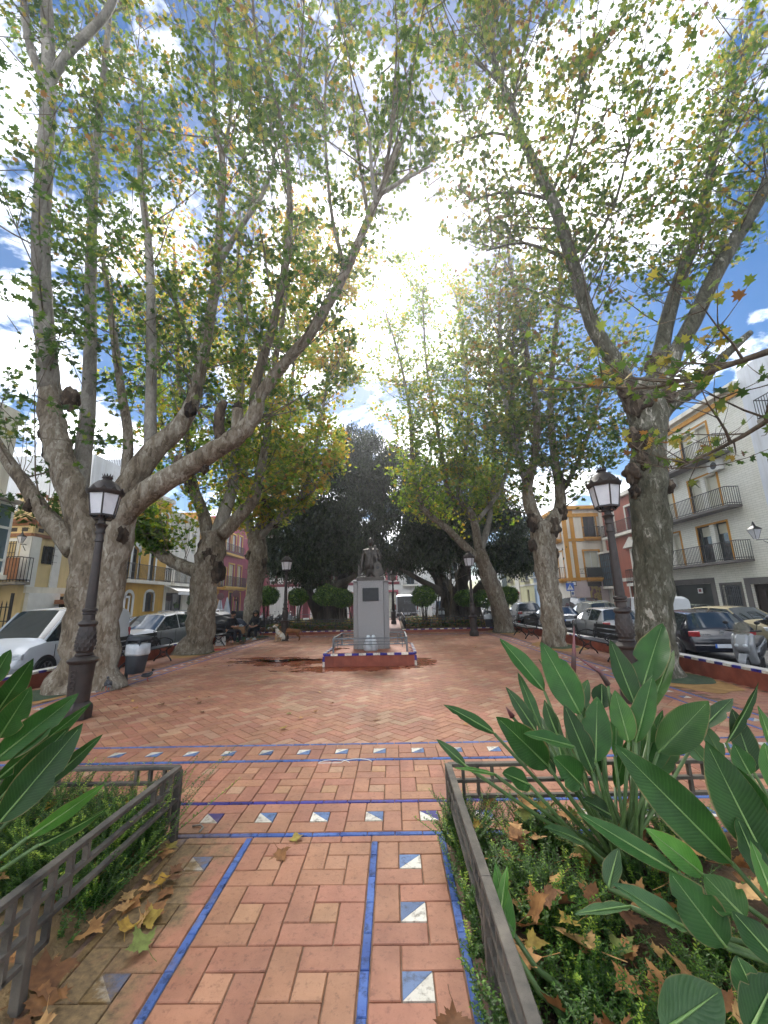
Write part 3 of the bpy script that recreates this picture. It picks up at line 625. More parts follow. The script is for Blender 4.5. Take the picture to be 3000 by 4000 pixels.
# ---- nearest tree on the left, behind the lamp: double trunk, long arm reaching over the plaza
T = Tree('plane_tree', 'huge plane tree with a double trunk and long arm, behind the lamp and litter bin', (-6.55, 8.7))
T.limb([(280, 2745, 0, .72), (295, 2690, 0, .52), (315, 2600, 0, .41), (328, 2450, 0, .37), (335, 2300, 0, .36), (350, 2180, 0, .37), (330, 2060, 0, .33), (285, 1930, -.1, .29), (235, 1780, -.2, .27), (205, 1650, -.2, .25), (190, 1500, -.2, .23)], 'trunk', n=22, wob=.3, leafy=False)
T.limb([(420, 2710, .1, .36), (408, 2640, .1, .28), (412, 2500, .1, .25), (425, 2350, .1, .26), (435, 2220, 0, .30), (450, 2090, 0, .36), (480, 1950, 0, .30), (540, 1850, 0, .26)], 'trunk', n=18, wob=.3, leafy=False)
T.limb([(190, 1520, -.2, .24), (180, 1350, -.4, .21), (165, 1150, -.6, .20), (160, 900, -.8, .19), (175, 633, -1, .18), (190, 300, -1.2, .16), (180, 0, -1.4, .14), (160, -300, -1.6, .1)], bark='bark_pale')
T.limb([(185, 330, -1.2, .13), (280, 190, -1.1, .11), (415, 54, -1., .10), (480, -100, -1., .07)], bark='bark_pale')
T.limb([(180, 340, -1.2, .12), (110, 150, -1.3, .10), (85, -100, -1.5, .07)], bark='bark_pale')
T.limb([(300, 1980, .2, .2), (350, 1500, 1.0, .17), (358, 904, 1.3, .14), (380, 540, 1.2, .12), (420, 136, 1., .09), (440, -150, 1., .06)], bark='bark_pale')
T.limb([(300, 2150, .1, .26), (240, 2080, .1, .22), (160, 1990, .1, .18), (90, 1880, .1, .15), (30, 1800, .2, .13), (-60, 1650, .3, .1)], n=12)
T.limb([(500, 1900, 0, .27), (600, 1760, .1, .25), (690, 1680, .2, .22), (745, 1590, .2, .17), (775, 1480, .3, .155), (832, 1175, .4, .135), (852, 994, .5, .12), (868, 633, .6, .09), (842, 497, .6, .075), (830, 250, .6, .04)], bark='bark_plane')
T.limb([(855, 1030, .5, .09), (930, 900, .5, .075), (1021, 768, .5, .06), (1067, 633, .6, .045), (1090, 450, .7, .02)], bark='bark_pale')
T.limb([(865, 650, .6, .06), (905, 400, .7, .045), (890, 100, .8, .03)], bark='bark_pale')
T.limb([(590, 1770, .1, .15), (588, 1627, .3, .135), (592, 1356, .4, .12), (583, 994, .6, .105), (553, 723, .7, .095), (543, 488, .7, .085)], bark='bark_pale')
T.limb([(490, 1900, .3, .14), (500, 1700, .4, .11), (470, 1500, .6, .10), (440, 1270, .7, .085), (400, 1000, .7, .06)], bark='bark_plane')
T.limb([(430, 2080, 0, .32), (520, 1970, -.1, .27), (640, 1880, -.2, .235), (760, 1810, -.2, .22), (860, 1745, -.3, .21), (940, 1690, -.3, .20), (1000, 1610, -.3, .165), (1021, 1537, -.3, .14), (1120, 1410, -.4, .125), (1220, 1293, -.5, .12), (1338, 1085, -.6, .105), (1446, 841, -.8, .09), (1500, 714, -.9, .075), (1560, 560, -1., .05)], n=16, wob=.2)
T.limb([(1480, 760, -.9, .06), (1600, 690, -.8, .045), (1680, 650, -.7, .02)], bark='bark_pale'); T.limb([(1500, 700, -.9, .05), (1540, 450, -1., .035), (1560, 200, -1., .02)], bark='bark_twig'); T.limb([(1440, 860, -.8, .05), (1400, 600, -.6, .035), (1370, 300, -.5, .02)], bark='bark_twig'); T.limb([(1350, 1060, -.6, .06), (1290, 800, -.2, .045), (1270, 450, 0, .03), (1280, 150, 0, .02)], bark='bark_twig')
T.limb([(1470, 800, -.9, .06), (1450, 650, -.9, .04), (1440, 450, -.9, .025)], bark='bark_pale')
T.limb([(990, 1620, -.3, .12), (1003, 1483, -.2, .11), (1067, 1266, -.1, .10), (1121, 994, 0, .09), (1132, 768, 0, .08), (1103, 497, 0, .065), (1003, 136, 0, .05), (985, -50, 0, .035)], bark='bark_twig')
T.limb([(1112, 560, 0, .05), (1150, 380, 0, .04), (1180, 150, 0, .03), (1190, -80, 0, .02)], bark='bark_twig')
T.limb([(870, 1740, -.3, .15), (855, 1670, -.35, .12), (862, 1600, -.38, .105), (880, 1565, -.4, .08)], 'cut_stub', 'bark_burl', wob=.35, leafy=False)
T.limb([(930, 1700, -.3, .13), (925, 1650, -.35, .12), (930, 1600, -.35, .125)], 'cut_stub', 'bark_plane', wob=.3, leafy=False)
for b in [(205, 1740, -.35, .22), (275, 1560, -.2, .2), (180, 1690, -.4, .16), (930, 1592, -.38, .11), (745, 1600, .1, .13), (470, 2090, -.25, .14), (700, 1800, -.38, .1), (800, 1830, -.3, .09), (115, 1975, -.05, .1)]: T.burl(*b)
T.foliate(430, (1.2, 3.6), 12, .22, .1, .9, .75, .13, second=.3)
# dense sprays low on the left-hand stems
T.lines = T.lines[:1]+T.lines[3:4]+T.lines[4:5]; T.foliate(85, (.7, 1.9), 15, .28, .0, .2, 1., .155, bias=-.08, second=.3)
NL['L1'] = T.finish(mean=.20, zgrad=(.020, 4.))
# ---- second on the left
T = Tree('plane_tree', 'plane tree with one low crooked arm reaching left over the parked cars', (-7.05, 14.8))
T.limb([(760, 2565, 0, .80), (768, 2535, 0, .60), (780, 2480, 0, .48), (790, 2380, 0, .46), (800, 2300, 0, .47), (815, 2220, 0, .52), (830, 2140, 0, .45), (835, 2080, 0, .40)], 'trunk', n=20, wob=.3, leafy=False)
T.limb([(790, 2240, 0, .30), (725, 2215, -.1, .24), (660, 2185, -.2, .22), (610, 2150, -.3, .18), (575, 2110, -.3, .14), (560, 2040, -.4, .09)], n=12, wob=.25)
T.limb([(815, 2110, 0, .25), (795, 2010, 0, .22), (760, 1920, 0, .20), (742, 1830, 0, .17), (735, 1720, 0, .12), (700, 1500, .2, .10), (690, 1250, .4, .08), (680, 950, .5, .05)])
T.limb([(850, 2090, 0, .28), (880, 1990, .1, .25), (915, 1880, .2, .21), (920, 1760, .3, .17), (935, 1560, .4, .15), (945, 1300, .4, .13), (930, 1050, .4, .10), (940, 750, .4, .06)], bark='bark_pale')
T.limb([(865, 2090, -.1, .27), (940, 2010, -.1, .24), (990, 1950, -.2, .22), (1010, 1870, -.2, .18), (1040, 1720, -.2, .14), (1070, 1450, -.2, .12), (1110, 1200, -.2, .09), (1130, 900, -.2, .05)], bark='bark_plane')
T.limb([(780, 1980, 0, .1), (640, 1700, .5, .09), (620, 1400, .6, .07), (600, 1100, .6, .04)], bark='bark_pale')
for b in [(745, 1895, -.15, .2), (820, 2165, -.35, .32), (850, 2230, -.38, .26), (790, 2130, -.3, .16), (1015, 1900, -.35, .13), (1030, 1960, -.3, .09)]: T.burl(*b)
T.foliate(330, (1.2, 3.2), 11, .30, .05, .75, .85, .165, second=.32)
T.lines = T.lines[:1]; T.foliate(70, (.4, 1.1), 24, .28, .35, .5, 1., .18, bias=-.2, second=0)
NL['L2'] = T.finish(LEAF3, 'plane_leaf_bright', mean=.34, zgrad=(.022, 3.5))
# ---- third on the left, yellowing
T = Tree('plane_tree', 'yellowing plane tree with a straight trunk behind the person on the folding chair', (-8.1, 21.2))
T.limb([(972, 2478, 0, .52), (978, 2440, 0, .42), (988, 2350, 0, .40), (1002, 2250, 0, .43), (1008, 2160, 0, .48), (1000, 2100, 0, .42), (1000, 2060, 0, .36)], 'trunk', n=18, wob=.3, leafy=False)
T.limb([(985, 2090, 0, .27), (965, 2000, 0, .2), (955, 1900, .2, .16), (960, 1700, .3, .13), (940, 1400, .4, .08)], bark='bark_pale')
T.limb([(1005, 2080, 0, .25), (1040, 1990, -.1, .2), (1090, 1900, -.2, .16), (1120, 1750, -.2, .13), (1140, 1500, 0, .1), (1165, 1250, 0, .07), (1190, 950, 0, .03)], bark='bark_pale')
T.limb([(1015, 2100, 0, .22), (1070, 2040, -.5, .17), (1160, 1960, -1, .13), (1210, 1850, -1.2, .1), (1260, 1600, -1.2, .08), (1300, 1350, -1.2, .05), (1330, 1050, -1.2, .025)], bark='bark_pale')
T.limb([(1180, 1950, -1, .08), (1260, 1880, -1.3, .06), (1330, 1790, -1.4, .03)], bark='bark_pale')
for b in [(1070, 2040, -.5, .26), (1075, 2020, -.55, .2), (975, 2170, -.3, .2), (1030, 2200, -.3, .18)]: T.burl(*b)
T.foliate(330, (1., 2.4), 19, .42, .0, .45, 1., .21, second=.4)
NL['L3'] = T.finish(LEAF3, 'plane_leaf_bright', mean=.52, sd=.18, zgrad=(.008, 5.))
# ---- nearest on the right
T = Tree('plane_tree', 'spotted plane tree with a knobbly head between the lamp and the dark blue hatchback', (5.75, 9.1), bark='bark_spotted')
T.limb([(2580, 2660, 0, .55), (2572, 2610, 0, .44), (2562, 2520, 0, .38), (2555, 2400, 0, .37), (2548, 2200, 0, .37), (2545, 2050, 0, .37), (2535, 1950, 0, .38), (2535, 1850, 0, .37), (2530, 1750, 0, .36), (2530, 1650, 0, .40), (2520, 1570, 0, .42), (2520, 1500, 0, .34)], 'trunk', n=22, wob=.22, leafy=False)
T.limb([(2490, 1590, 0, .28), (2440, 1500, 0, .22), (2400, 1410, -.1, .19), (2314, 1266, -.2, .165), (2241, 1040, -.3, .15), (2151, 768, -.4, .14), (2042, 542, -.5, .115), (1988, 389, -.5, .085), (1934, 262, -.5, .07), (1900, 50, -.5, .045), (1890, -150, -.5, .03)], bark='bark_spotted')
T.limb([(2150, 780, -.4, .05), (2000, 750, -.2, .035), (1830, 780, .2, .02)], bark='bark_spotted'); T.limb([(2230, 1020, -.3, .05), (2050, 950, .3, .035), (1900, 980, .8, .02)], bark='bark_spotted'); T.limb([(2060, 560, -.5, .05), (1930, 520, -.3, .035), (1780, 560, 0, .02)], bark='bark_spotted'); T.limb([(2150, 770, -.4, .05), (2250, 500, -.5, .04), (2300, 200, -.6, .025)], bark='bark_spotted'); T.limb([(2240, 1050, -.3, .05), (2400, 800, -.3, .04), (2480, 450, -.4, .025)], bark='bark_spotted'); T.limb([(1960, 330, -.5, .05), (1840, 230, -.3, .04), (1700, 180, -.1, .02)], bark='bark_spotted'); T.limb([(1960, 300, -.5, .05), (1990, 120, -.6, .04), (2010, -120, -.7, .025)], bark='bark_spotted')
T.limb([(2530, 1560, 0, .3), (2570, 1440, 0, .2), (2590, 1330, .1, .18), (2640, 1130, .2, .165), (2725, 904, .3, .145), (2784, 633, .4, .11), (2856, 407, .4, .08), (2930, 200, .4, .05)], bark='bark_spotted')
T.limb([(2550, 1580, 0, .28), (2600, 1470, -.1, .2), (2640, 1370, -.15, .17), (2702, 1266, -.2, .19), (2811, 1040, -.3, .175), (2946, 814, -.4, .155), (3010, 690, -.5, .13), (3150, 450, -.6, .07)], bark='bark_spotted')
T.limb([(2570, 1620, 0, .24), (2640, 1560, -.1, .18), (2720, 1520, -.2, .14), (2800, 1420, -.3, .11), (2930, 1300, -.4, .07)], bark='bark_spotted')
for b in [(2440, 1510, -.15, .2), (2560, 1420, -.1, .2), (2500, 1580, -.25, .28), (2590, 1550, -.2, .27), (2500, 1720, -.28, .24), (2570, 1660, -.28, .2), (2470, 1850, -.25, .17), (2610, 1900, -.2, .13), (2520, 1800, -.32, .16), (2690, 1530, -.15, .16), (2560, 1750, -.25, .15), (2480, 1920, -.22, .11)]: T.burl(*b)
T.foliate(430, (1.2, 3.2), 10.5, .24, .12, .75, .85, .135, second=.34, zmin=8.2)
NL['R1'] = T.finish(mean=.30, sd=.22, zgrad=(.020, 5.))
T2 = T
# ---- second on the right
T = Tree('plane_tree', 'lumpy plane tree with a forked head standing between the two black benches', (5.55, 14.6))
T.limb([(2168, 2545, 0, .50), (2166, 2515, 0, .42), (2160, 2440, 0, .40), (2150, 2350, 0, .36), (2135, 2250, 0, .36), (2125, 2150, 0, .42), (2120, 2080, 0, .40), (2122, 2040, 0, .36)], 'trunk', n=20, wob=.32, leafy=False)
T.limb([(2110, 2070, 0, .28), (2075, 1990, 0, .24), (2060, 1900, 0, .20), (2090, 1780, .1, .15), (2095, 1600, .2, .13), (2060, 1400, .2, .12), (2020, 1200, .3, .09), (1980, 950, .3, .05)], bark='bark_plane')
T.limb([(2140, 2060, 0, .30), (2185, 1990, 0, .22), (2185, 1900, 0, .18), (2165, 1780, 0, .15), (2150, 1560, .2, .12), (2170, 1300, .2, .1), (2200, 1000, .2, .06)], bark='bark_plane')
T.limb([(2060, 1900, 0, .12), (2000, 1700, .3, .11), (1960, 1450, .4, .09), (1950, 1150, .5, .06)], bark='bark_pale')
T.limb([(2080, 1960, .2, .12), (2030, 1760, .8, .11), (2000, 1500, 1., .10), (2010, 1250, 1., .07)], bark='bark_pale')
T.limb([(2190, 1930, 0, .1), (2260, 1800, .3, .08), (2330, 1600, .4, .06), (2370, 1400, .5, .04)], bark='bark_plane')
for b in [(2085, 2040, -.3, .22), (2160, 2060, -.3, .27), (2195, 2000, -.15, .2), (2080, 2130, -.3, .15), (2170, 2160, -.25, .13), (2150, 2340, -.3, .13), (2060, 1880, -.1, .13), (2190, 1880, -.1, .17)]: T.burl(*b)
T.foliate(280, (1.1, 3.2), 10.5, .30, .02, .8, .85, .165, second=.34)
NL['R2'] = T.finish(LEAF3, mean=.36, zgrad=(.02, 4.))
# ---- third on the right, leaning
T = Tree('plane_tree', 'leaning plane tree with slim pale limbs beside the far lamp and bin', (5.5, 21.0))
T.limb([(1975, 2478, 0, .62), (1968, 2440, 0, .48), (1945, 2350, -.1, .44), (1915, 2270, -.1, .40), (1890, 2200, -.2, .36), (1870, 2150, -.2, .32)], 'trunk', n=18, wob=.22, leafy=False)
T.limb([(1890, 2205, -.2, .25), (1804, 2122, -.3, .20), (1744, 2062, -.4, .17), (1672, 2007, -.5, .15), (1635, 1941, -.5, .13), (1611, 1790, -.5, .11), (1600, 1600, -.4, .09), (1560, 1400, -.4, .06), (1500, 1200, -.4, .03)], bark='bark_plane')
T.limb([(1872, 2160, -.2, .24), (1852, 2037, -.2, .20), (1828, 1989, -.2, .18), (1756, 1929, -.2, .14), (1732, 1820, -.2, .12), (1705, 1650, -.1, .10), (1665, 1420, 0, .07), (1650, 1130, 0, .03)], bark='bark_plane')
T.limb([(1850, 2030, -.2, .16), (1795, 1941, 0, .13), (1804, 1820, .1, .11), (1828, 1700, .2, .09), (1820, 1450, .3, .07), (1780, 1150, .3, .03)], bark='bark_pale')
T.limb([(1875, 2150, -.2, .2), (1905, 2060, 0, .16), (1920, 1960, .2, .13), (1930, 1800, .3, .11), (1935, 1560, .4, .08), (1950, 1350, .5, .05)], bark='bark_pale')
T.limb([(1860, 2040, -.2, .12), (1960, 1900, -.3, .1), (2000, 1700, -.4, .08), (1990, 1500, -.5, .05)], bark='bark_pale')
T.foliate(360, (1., 3.2), 12, .36, .05, .75, .95, .18, second=.4)
NL['R3'] = T.finish(LEAF3, 'plane_leaf_bright', mean=.40, sd=.17, zgrad=(.006, 5.))
# ---- off to the right of the picture, its boughs reaching in
T = Tree('plane_tree', 'plane tree whose half bare boughs hang in front of the white apartment house', (5.9, 3.6), bark='bark_spotted')
T.limb([(5.9, 3.6, 0, .55), (5.9, 3.6, .5, .42), (5.95, 3.6, 2., .40), (5.9, 3.6, 3.6, .40), (5.8, 3.6, 4.6, .38)], 'trunk', n=18, wob=.25, leafy=False, px=False)
T.limb([(5.8, 3.6, 4.4, .14), (5.4, 4.3, 4.7, .06), (4.9, 5.1, 4.8, .04), (4.3, 5.9, 4.9, .025), (3.6, 6.7, 5.4, .012)], px=False, bark='bark_twig')
T.limb([(5.8, 3.6, 4.2, .12), (5.5, 4.6, 4.2, .05), (5.2, 5.6, 3.9, .03), (4.8, 6.5, 3.7, .012)], px=False, bark='bark_twig')
T.foliate(42, (.6, 1.4), 4.5, .2, .35, .1, 1., .15, second=.5)
NL['R0'] = T.finish(mean=.5, sd=.22, zgrad=(.03, 5.))
# its bare side twigs
T = None
# ---- the two big dark fig trees behind the statue
def ficus(label, base, stems, clumps, nleaf, seed):
    T = Tree('fig_tree', label, base, bark='bark_ficus'); g = np.random.default_rng(seed); rs = random.Random(seed)
    for st in stems: T.limb(st, 'stem', n=12, wob=.45, leafy=False)
    for k in range(34):                      # hanging roots round the trunk
        a = rs.uniform(0, 2*PI); r = rs.uniform(.5, 1.3); h_ = rs.uniform(1.6, 4.5); x, y = r*math.cos(a), r*.8*math.sin(a)
        pts = [(x*1.15, y*1.15, .1), (x+rs.gauss(0, .08), y+rs.gauss(0, .08), h_*.4), (x*.85, y*.85, h_*.8), (x*.55, y*.55, h_*1.1)]
        MB().tube(pts, [.06, .035, .03, .05], 5, cap=False).build('hanging_root', 'bark_ficus', T.t, smooth=True)
    Ps, vol = [], np.array([c[1][0]*c[1][1]*c[1][2] for c in clumps])**.72; vol = vol/vol.sum()
    for (c, r), v in zip(clumps, vol):
        n = int(nleaf*v); m = max(4, n//260); d = g.normal(size=(m, 3)); d /= np.linalg.norm(d, axis=1)[:, None]
        cc = d*np.array(r)*(g.uniform(.45, 1.0, m)**.5)[:, None]+np.array(c); idx = g.integers(0, m, n)
        p = cc[idx]+g.normal(size=(n, 3))*np.array([.42, .42, .30]); Ps.append(p)
    P = np.concatenate(Ps)-np.array(T.base); P = P[P[:, 2] > 2.3]; n = len(P)
    val = np.clip(g.normal(.4, .22, n)+.05*g.standard_normal(n), 0, 1)
    Rm = rot_mats(g.uniform(0, 2*PI, n), g.normal(1.9, .6, n), g.uniform(-.5, .5, n)); V, F, a = scatter(P, Rm, g.uniform(.16, .27, n), LEAF2[0], LEAF2[1], val)
    tag(link('crown', fast_mesh('crown', V, F, 'ficus_leaf', a), T.t), kind='stuff'); return T
def cl(u, v, Y, ru, rv, ry): c = at(u, v, Y); k = Y/FPX; return ((c.x, c.y, c.z), (ru*k, ry, rv*k))
ficus('broad dark fig tree with hanging roots behind the round clipped shrubs', (-4.2, 27.5),
      [[(1290, 2440, 0, .9), (1280, 2330, 0, .55), (1260, 2200, 0, .4), (1240, 2050, 0, .25), (1200, 1850, 0, .1)], [(1300, 2430, .2, .6), (1330, 2300, .2, .4), (1390, 2180, .2, .3), (1470, 2080, .3, .22), (1500, 1900, .3, .1)], [(1270, 2430, .3, .6), (1210, 2320, .3, .35), (1160, 2180, .4, .25), (1110, 2050, .5, .15)], [(1290, 2300, -.3, .3), (1370, 2260, -.6, .22), (1440, 2200, -.8, .12)]],
      [cl(1250, 2120, 27.5, 190, 150, 3.2), cl(1130, 2120, 27, 110, 130, 2.2), cl(1200, 2230, 27, 150, 70, 2.5), cl(1380, 2060, 27.5, 150, 140, 3), cl(1280, 1930, 28, 170, 150, 3), cl(1420, 1850, 29, 140, 140, 3), cl(1430, 2180, 26.5, 110, 55, 2), cl(1380, 1740, 29, 90, 70, 2)], 95000, 5)
ficus('spreading dark fig tree with twisted stems behind the leaning plane tree', (4.0, 28.),
      [[(1760, 2430, 0, .8), (1750, 2320, 0, .55), (1700, 2230, 0, .4), (1640, 2150, 0, .25), (1590, 2000, 0, .12)], [(1790, 2430, .3, .8), (1800, 2300, .3, .5), (1820, 2180, .3, .35), (1800, 2000, .3, .2), (1780, 1850, .3, .1)], [(1830, 2430, 0, .7), (1860, 2330, 0, .45), (1920, 2240, 0, .3), (1990, 2150, 0, .2), (2050, 2080, 0, .1)], [(1750, 2330, -.3, .3), (1650, 2270, -.5, .2), (1560, 2220, -.6, .1)]],
      [cl(1600, 2080, 28, 170, 150, 3.2), cl(1560, 1900, 29, 150, 160, 3), cl(1750, 2080, 28, 160, 120, 3), cl(1900, 2080, 27.5, 170, 130, 3.2), cl(2010, 2120, 27, 110, 100, 2.4), cl(1800, 1950, 29, 180, 140, 3), cl(1640, 2190, 27, 130, 55, 2.2), cl(1960, 2210, 27, 120, 55, 2.)], 95000, 8)
print('leaves', NL)
# ================================================================== houses round the square
def wallmat(name, c, v=.08, bump=.15, bscale=25, dirt=.5):
    c = srgb(c) if isinstance(c, str) else c
    c1 = tuple(x*(1-v) for x in c[:3])+(1,); c2 = tuple(min(1, x*(1+v*.6)) for x in c[:3])+(1,)
    def ex(t, b, mp, colout):          # rain streaks and grime
        geo = N(t, 'ShaderNodeNewGeometry'); m2 = N(t, 'ShaderNodeMapping'); m2.inputs['Scale'].default_value = (1.6, 1.6, .12); t.links.new(geo.outputs['Position'], m2.inputs[0])
        n = N(t, 'ShaderNodeTexNoise', Scale=1.5, Detail=8., Roughness=.7); t.links.new(m2.outputs[0], n.inputs['Vector'])
        r = ramp(t, [(.36, (.66, .64, .6, 1)), (.55, (1, 1, 1, 1))]); t.links.new(n.outputs['Fac'], r.inputs[0])
        mu = N(t, 'ShaderNodeMix', data_type='RGBA', blend_type='MULTIPLY'); mu.inputs[0].default_value = dirt; t.links.new(colout, mu.inputs[6]); t.links.new(r.outputs[0], mu.inputs[7]); t.links.new(mu.outputs[2], b.inputs['Base Color'])
    return pmat(name, c1, c2, scale=.9, rough=.9, bump=bump, bscale=bscale, bdist=.006, extra=ex, detail=7)
for nm, c in dict(cream='#dcc693', cream_white='#e2ddd0', white='#e2e1dc', yellow='#d2a545', ochre='#b8842f', pink='#a34a5c', trim_yellow='#d2a94e', maroon='#7d2f3a', rosy='#b9606a', pale_yellow='#dcd7a9', pale_blue='#b9cee2', corner_white='#e0d8c9', orange='#c78e2e', salmon='#ab6650', grey_stone='#6a6664', lilac='#c3b2b0', blue_white='#dde1e8', tower_white='#dfe2e6', stone='#8c857a').items(): wallmat('w_'+nm, c)
def brickmat():
    def ex(t, b, mp, colout):
        geo = N(t, 'ShaderNodeNewGeometry'); sp = N(t, 'ShaderNodeSeparateXYZ'); t.links.new(geo.outputs['Position'], sp.inputs[0]); cb = N(t, 'ShaderNodeCombineXYZ')
        t.links.new(sp.outputs['Y'], cb.inputs[0]); t.links.new(sp.outputs['Z'], cb.inputs[1])
        br = N(t, 'ShaderNodeTexBrick', Scale=1.); br.inputs['Brick Width'].default_value = .42; br.inputs['Row Height'].default_value = .115; br.inputs['Mortar Size'].default_value = .010; br.inputs['Mortar Smooth'].default_value = .3
        br.inputs['Color1'].default_value = (1, 1, 1, 1); br.inputs['Color2'].default_value = (.93, .93, .92, 1); br.inputs['Mortar'].default_value = (.70, .70, .68, 1); t.links.new(cb.outputs[0], br.inputs['Vector'])
        mu = N(t, 'ShaderNodeMix', data_type='RGBA', blend_type='MULTIPLY'); mu.inputs[0].default_value = 1.; t.links.new(colout, mu.inputs[6]); t.links.new(br.outputs['Color'], mu.inputs[7]); t.links.new(mu.outputs[2], b.inputs['Base Color'])
        iv = N(t, 'ShaderNodeMath', operation='SUBTRACT'); iv.inputs[0].default_value = 1; t.links.new(br.outputs['Fac'], iv.inputs[1])
        bp = N(t, 'ShaderNodeBump', Strength=.8, Distance=.012); t.links.new(iv.outputs[0], bp.inputs['Height']); t.links.new(bp.outputs[0], b.inputs['Normal'])
    pmat('w_painted_brick', srgb('#e8e6da'), srgb('#f0eee4'), scale=1.2, rough=.75, extra=ex)
brickmat()
glass_mat('pane', (.035, .045, .05, 1)); glass_mat('pane_blue', (.10, .16, .20, 1), .06)
pmat('blind', srgb('#c6c3b2'), srgb('#d2cfbe'), scale=3, rough=.8, stretch=(1, 1, 14)); pmat('blind_cream', srgb('#c9bd92'), srgb('#d3c79f'), scale=3, rough=.8, stretch=(1, 1, 14))
pmat('dark_wood', srgb('#241a15'), srgb('#33261e'), scale=6, rough=.6, bump=.2); pmat('green_door', srgb('#16211c'), srgb('#1e2b25'), scale=3, rough=.5); pmat('white_paint', srgb('#d8d8d4'), srgb('#e2e2de'), scale=4, rough=.5)
pmat('roof_tile', srgb('#7c5138'), srgb('#9a6a4a'), scale=3, rough=.9, bump=.5, bscale=18); pmat('terracotta', srgb('#8a5c40'), srgb('#a0714f'), scale=4, rough=.85)
class Facade:
    def __init__(s, t, a, b, z0, z1, mat, depth=6., name='wall'):
        s.t = t; s.a = Vector((*a, 0)); s.b = Vector((*b, 0)); d = s.b-s.a; s.L = d.length; s.d = d.normalized(); s.n = Vector((s.d.y, -s.d.x, 0)); s.z0 = z0; s.z1 = z1; s.mat = mat; s.ops = []; s.o = Vector(t.location); s.depth = depth; s.name = name
        if s.n.dot(-s.a) < 0: s.n = -s.n
    def P(s, x, d, z): return s.a+s.d*x+s.n*d+_Z*z-s.o
    def sz(s, u, v):
        r = ray(u, v); c = Vector((0, 0, CH)); k = (s.a-c).dot(s.n)/r.dot(s.n); p = c+r*k; return (p-s.a).dot(s.d), p.z
    def px(s, u0, v0, u1, v1):
        um, vm = (u0+u1)/2, (v0+v1)/2; x0, x1 = sorted((s.sz(u0, vm)[0], s.sz(u1, vm)[0])); return x0, x1, s.sz(um, v1)[1], s.sz(um, v0)[1]
    def slab(s, x0, x1, z0, z1, d0, d1, name, mat, parent=None, bevel=0.):
        vs = [s.P(x, d, z) for z in (z0, z1) for x, d in ((x0, d0), (x1, d0), (x1, d1), (x0, d1))]
        return MB().add(vs, [(3, 2, 1, 0), (4, 5, 6, 7), (0, 1, 5, 4), (1, 2, 6, 5), (2, 3, 7, 6), (3, 0, 4, 7)]).build(name, mat, parent or s.t, bevel=bevel)
    def opening(s, x0, x1, z0, z1): s.ops.append((max(x0, .02), min(x1, s.L-.02), max(z0, s.z0+.01), min(z1, s.z1-.02)))
    def window(s, x0, x1, z0, z1, frame='white_paint', pane='pane', rec=.16, mull=1, trans=0, sill=None, surround=None, sw=.14, blind=None, bars=None, arch=0., blind_h=1., name='window'):
        s.opening(x0, x1, z0, z1); w = x1-x0; fw = .06
        o = s.slab(x0+.01, x1-.01, z0+.01, z1-.01, -rec-.10, -rec-.05, name, pane if not (blind and blind_h >= 1) else blind)
        for a, b, c, e in ((x0, x0+fw, z0, z1), (x1-fw, x1, z0, z1), (x0+fw, x1-fw, z1-fw, z1), (x0+fw, x1-fw, z0, z0+fw)): s.slab(a, b, c, e, -rec-.06, -rec+.01, 'frame', frame, o)
        for i in range(mull): x = x0+w*(i+1)/(mull+1); s.slab(x-.03, x+.03, z0+fw, z1-fw, -rec-.06, -rec+.005, 'mullion', frame, o)
        for i in range(trans): z = z0+(z1-z0)*(i+1)/(trans+1); s.slab(x0+fw, x1-fw, z-.018, z+.018, -rec-.06, -rec, 'glazing_bar', frame, o)
        if blind and blind_h < 1: s.slab(x0+fw, x1-fw, z1-(z1-z0)*blind_h, z1-fw, -rec-.045, -rec-.03, 'blind', blind, o)
        if arch: s.arch_fill(x0, x1, z1, arch, o)
        if surround:
            q = .035
            if arch: s.arch_ring(x0, x1, z0, z1, arch, sw, surround, o)
            else:
                s.slab(x0-sw, x0, z0, z1+sw, 0, q, 'surround', surround, o); s.slab(x1, x1+sw, z0, z1+sw, 0, q, 'surround', surround, o); s.slab(x0, x1, z1, z1+sw, 0, q, 'surround', surround, o)
        if sill: s.slab(x0-.08, x1+.08, z0-.08, z0, 0, .1, 'sill', sill, o)
        if bars:
            mb = MB(); n = max(2, int(w/.11))
            for i in range(n+1): x = x0+w*i/n; mb.bar(s.P(x, .06, z0-.03), s.P(x, .06, z1), .018)
            for z in (z0+.1, (z0+z1)/2, z1-.1): mb.bar(s.P(x0, .06, z), s.P(x1, .06, z), .02)
            mb.build('window_grille', bars, o)
        return o
    def arch_pts(s, x0, x1, zt, rise, k=10): cx = (x0+x1)/2; r = (x1-x0)/2; return [(cx-r*math.cos(PI*i/k), zt-rise+rise*math.sin(PI*i/k)) for i in range(k+1)]
    def arch_fill(s, x0, x1, zt, rise, par):
        A_ = s.arch_pts(x0, x1, zt, rise); k = len(A_)//2; mb = MB()
        for side, pts, xc in ((0, A_[:k+1], x0), (1, A_[k:], x1)):
            for i in range(len(pts)-1):
                (xa, za), (xb, zb) = pts[i], pts[i+1]; vs = [s.P(xa, .0, za), s.P(xb, .0, zb), s.P(xb, .0, zt+.0), s.P(xa, .0, zt+.0)]; vb = [v-s.n*.2 for v in vs]; mb.add(vs+vb, [(0, 1, 2, 3), (4, 5, 1, 0)])
        mb.build('arch_head', s.mat, par)
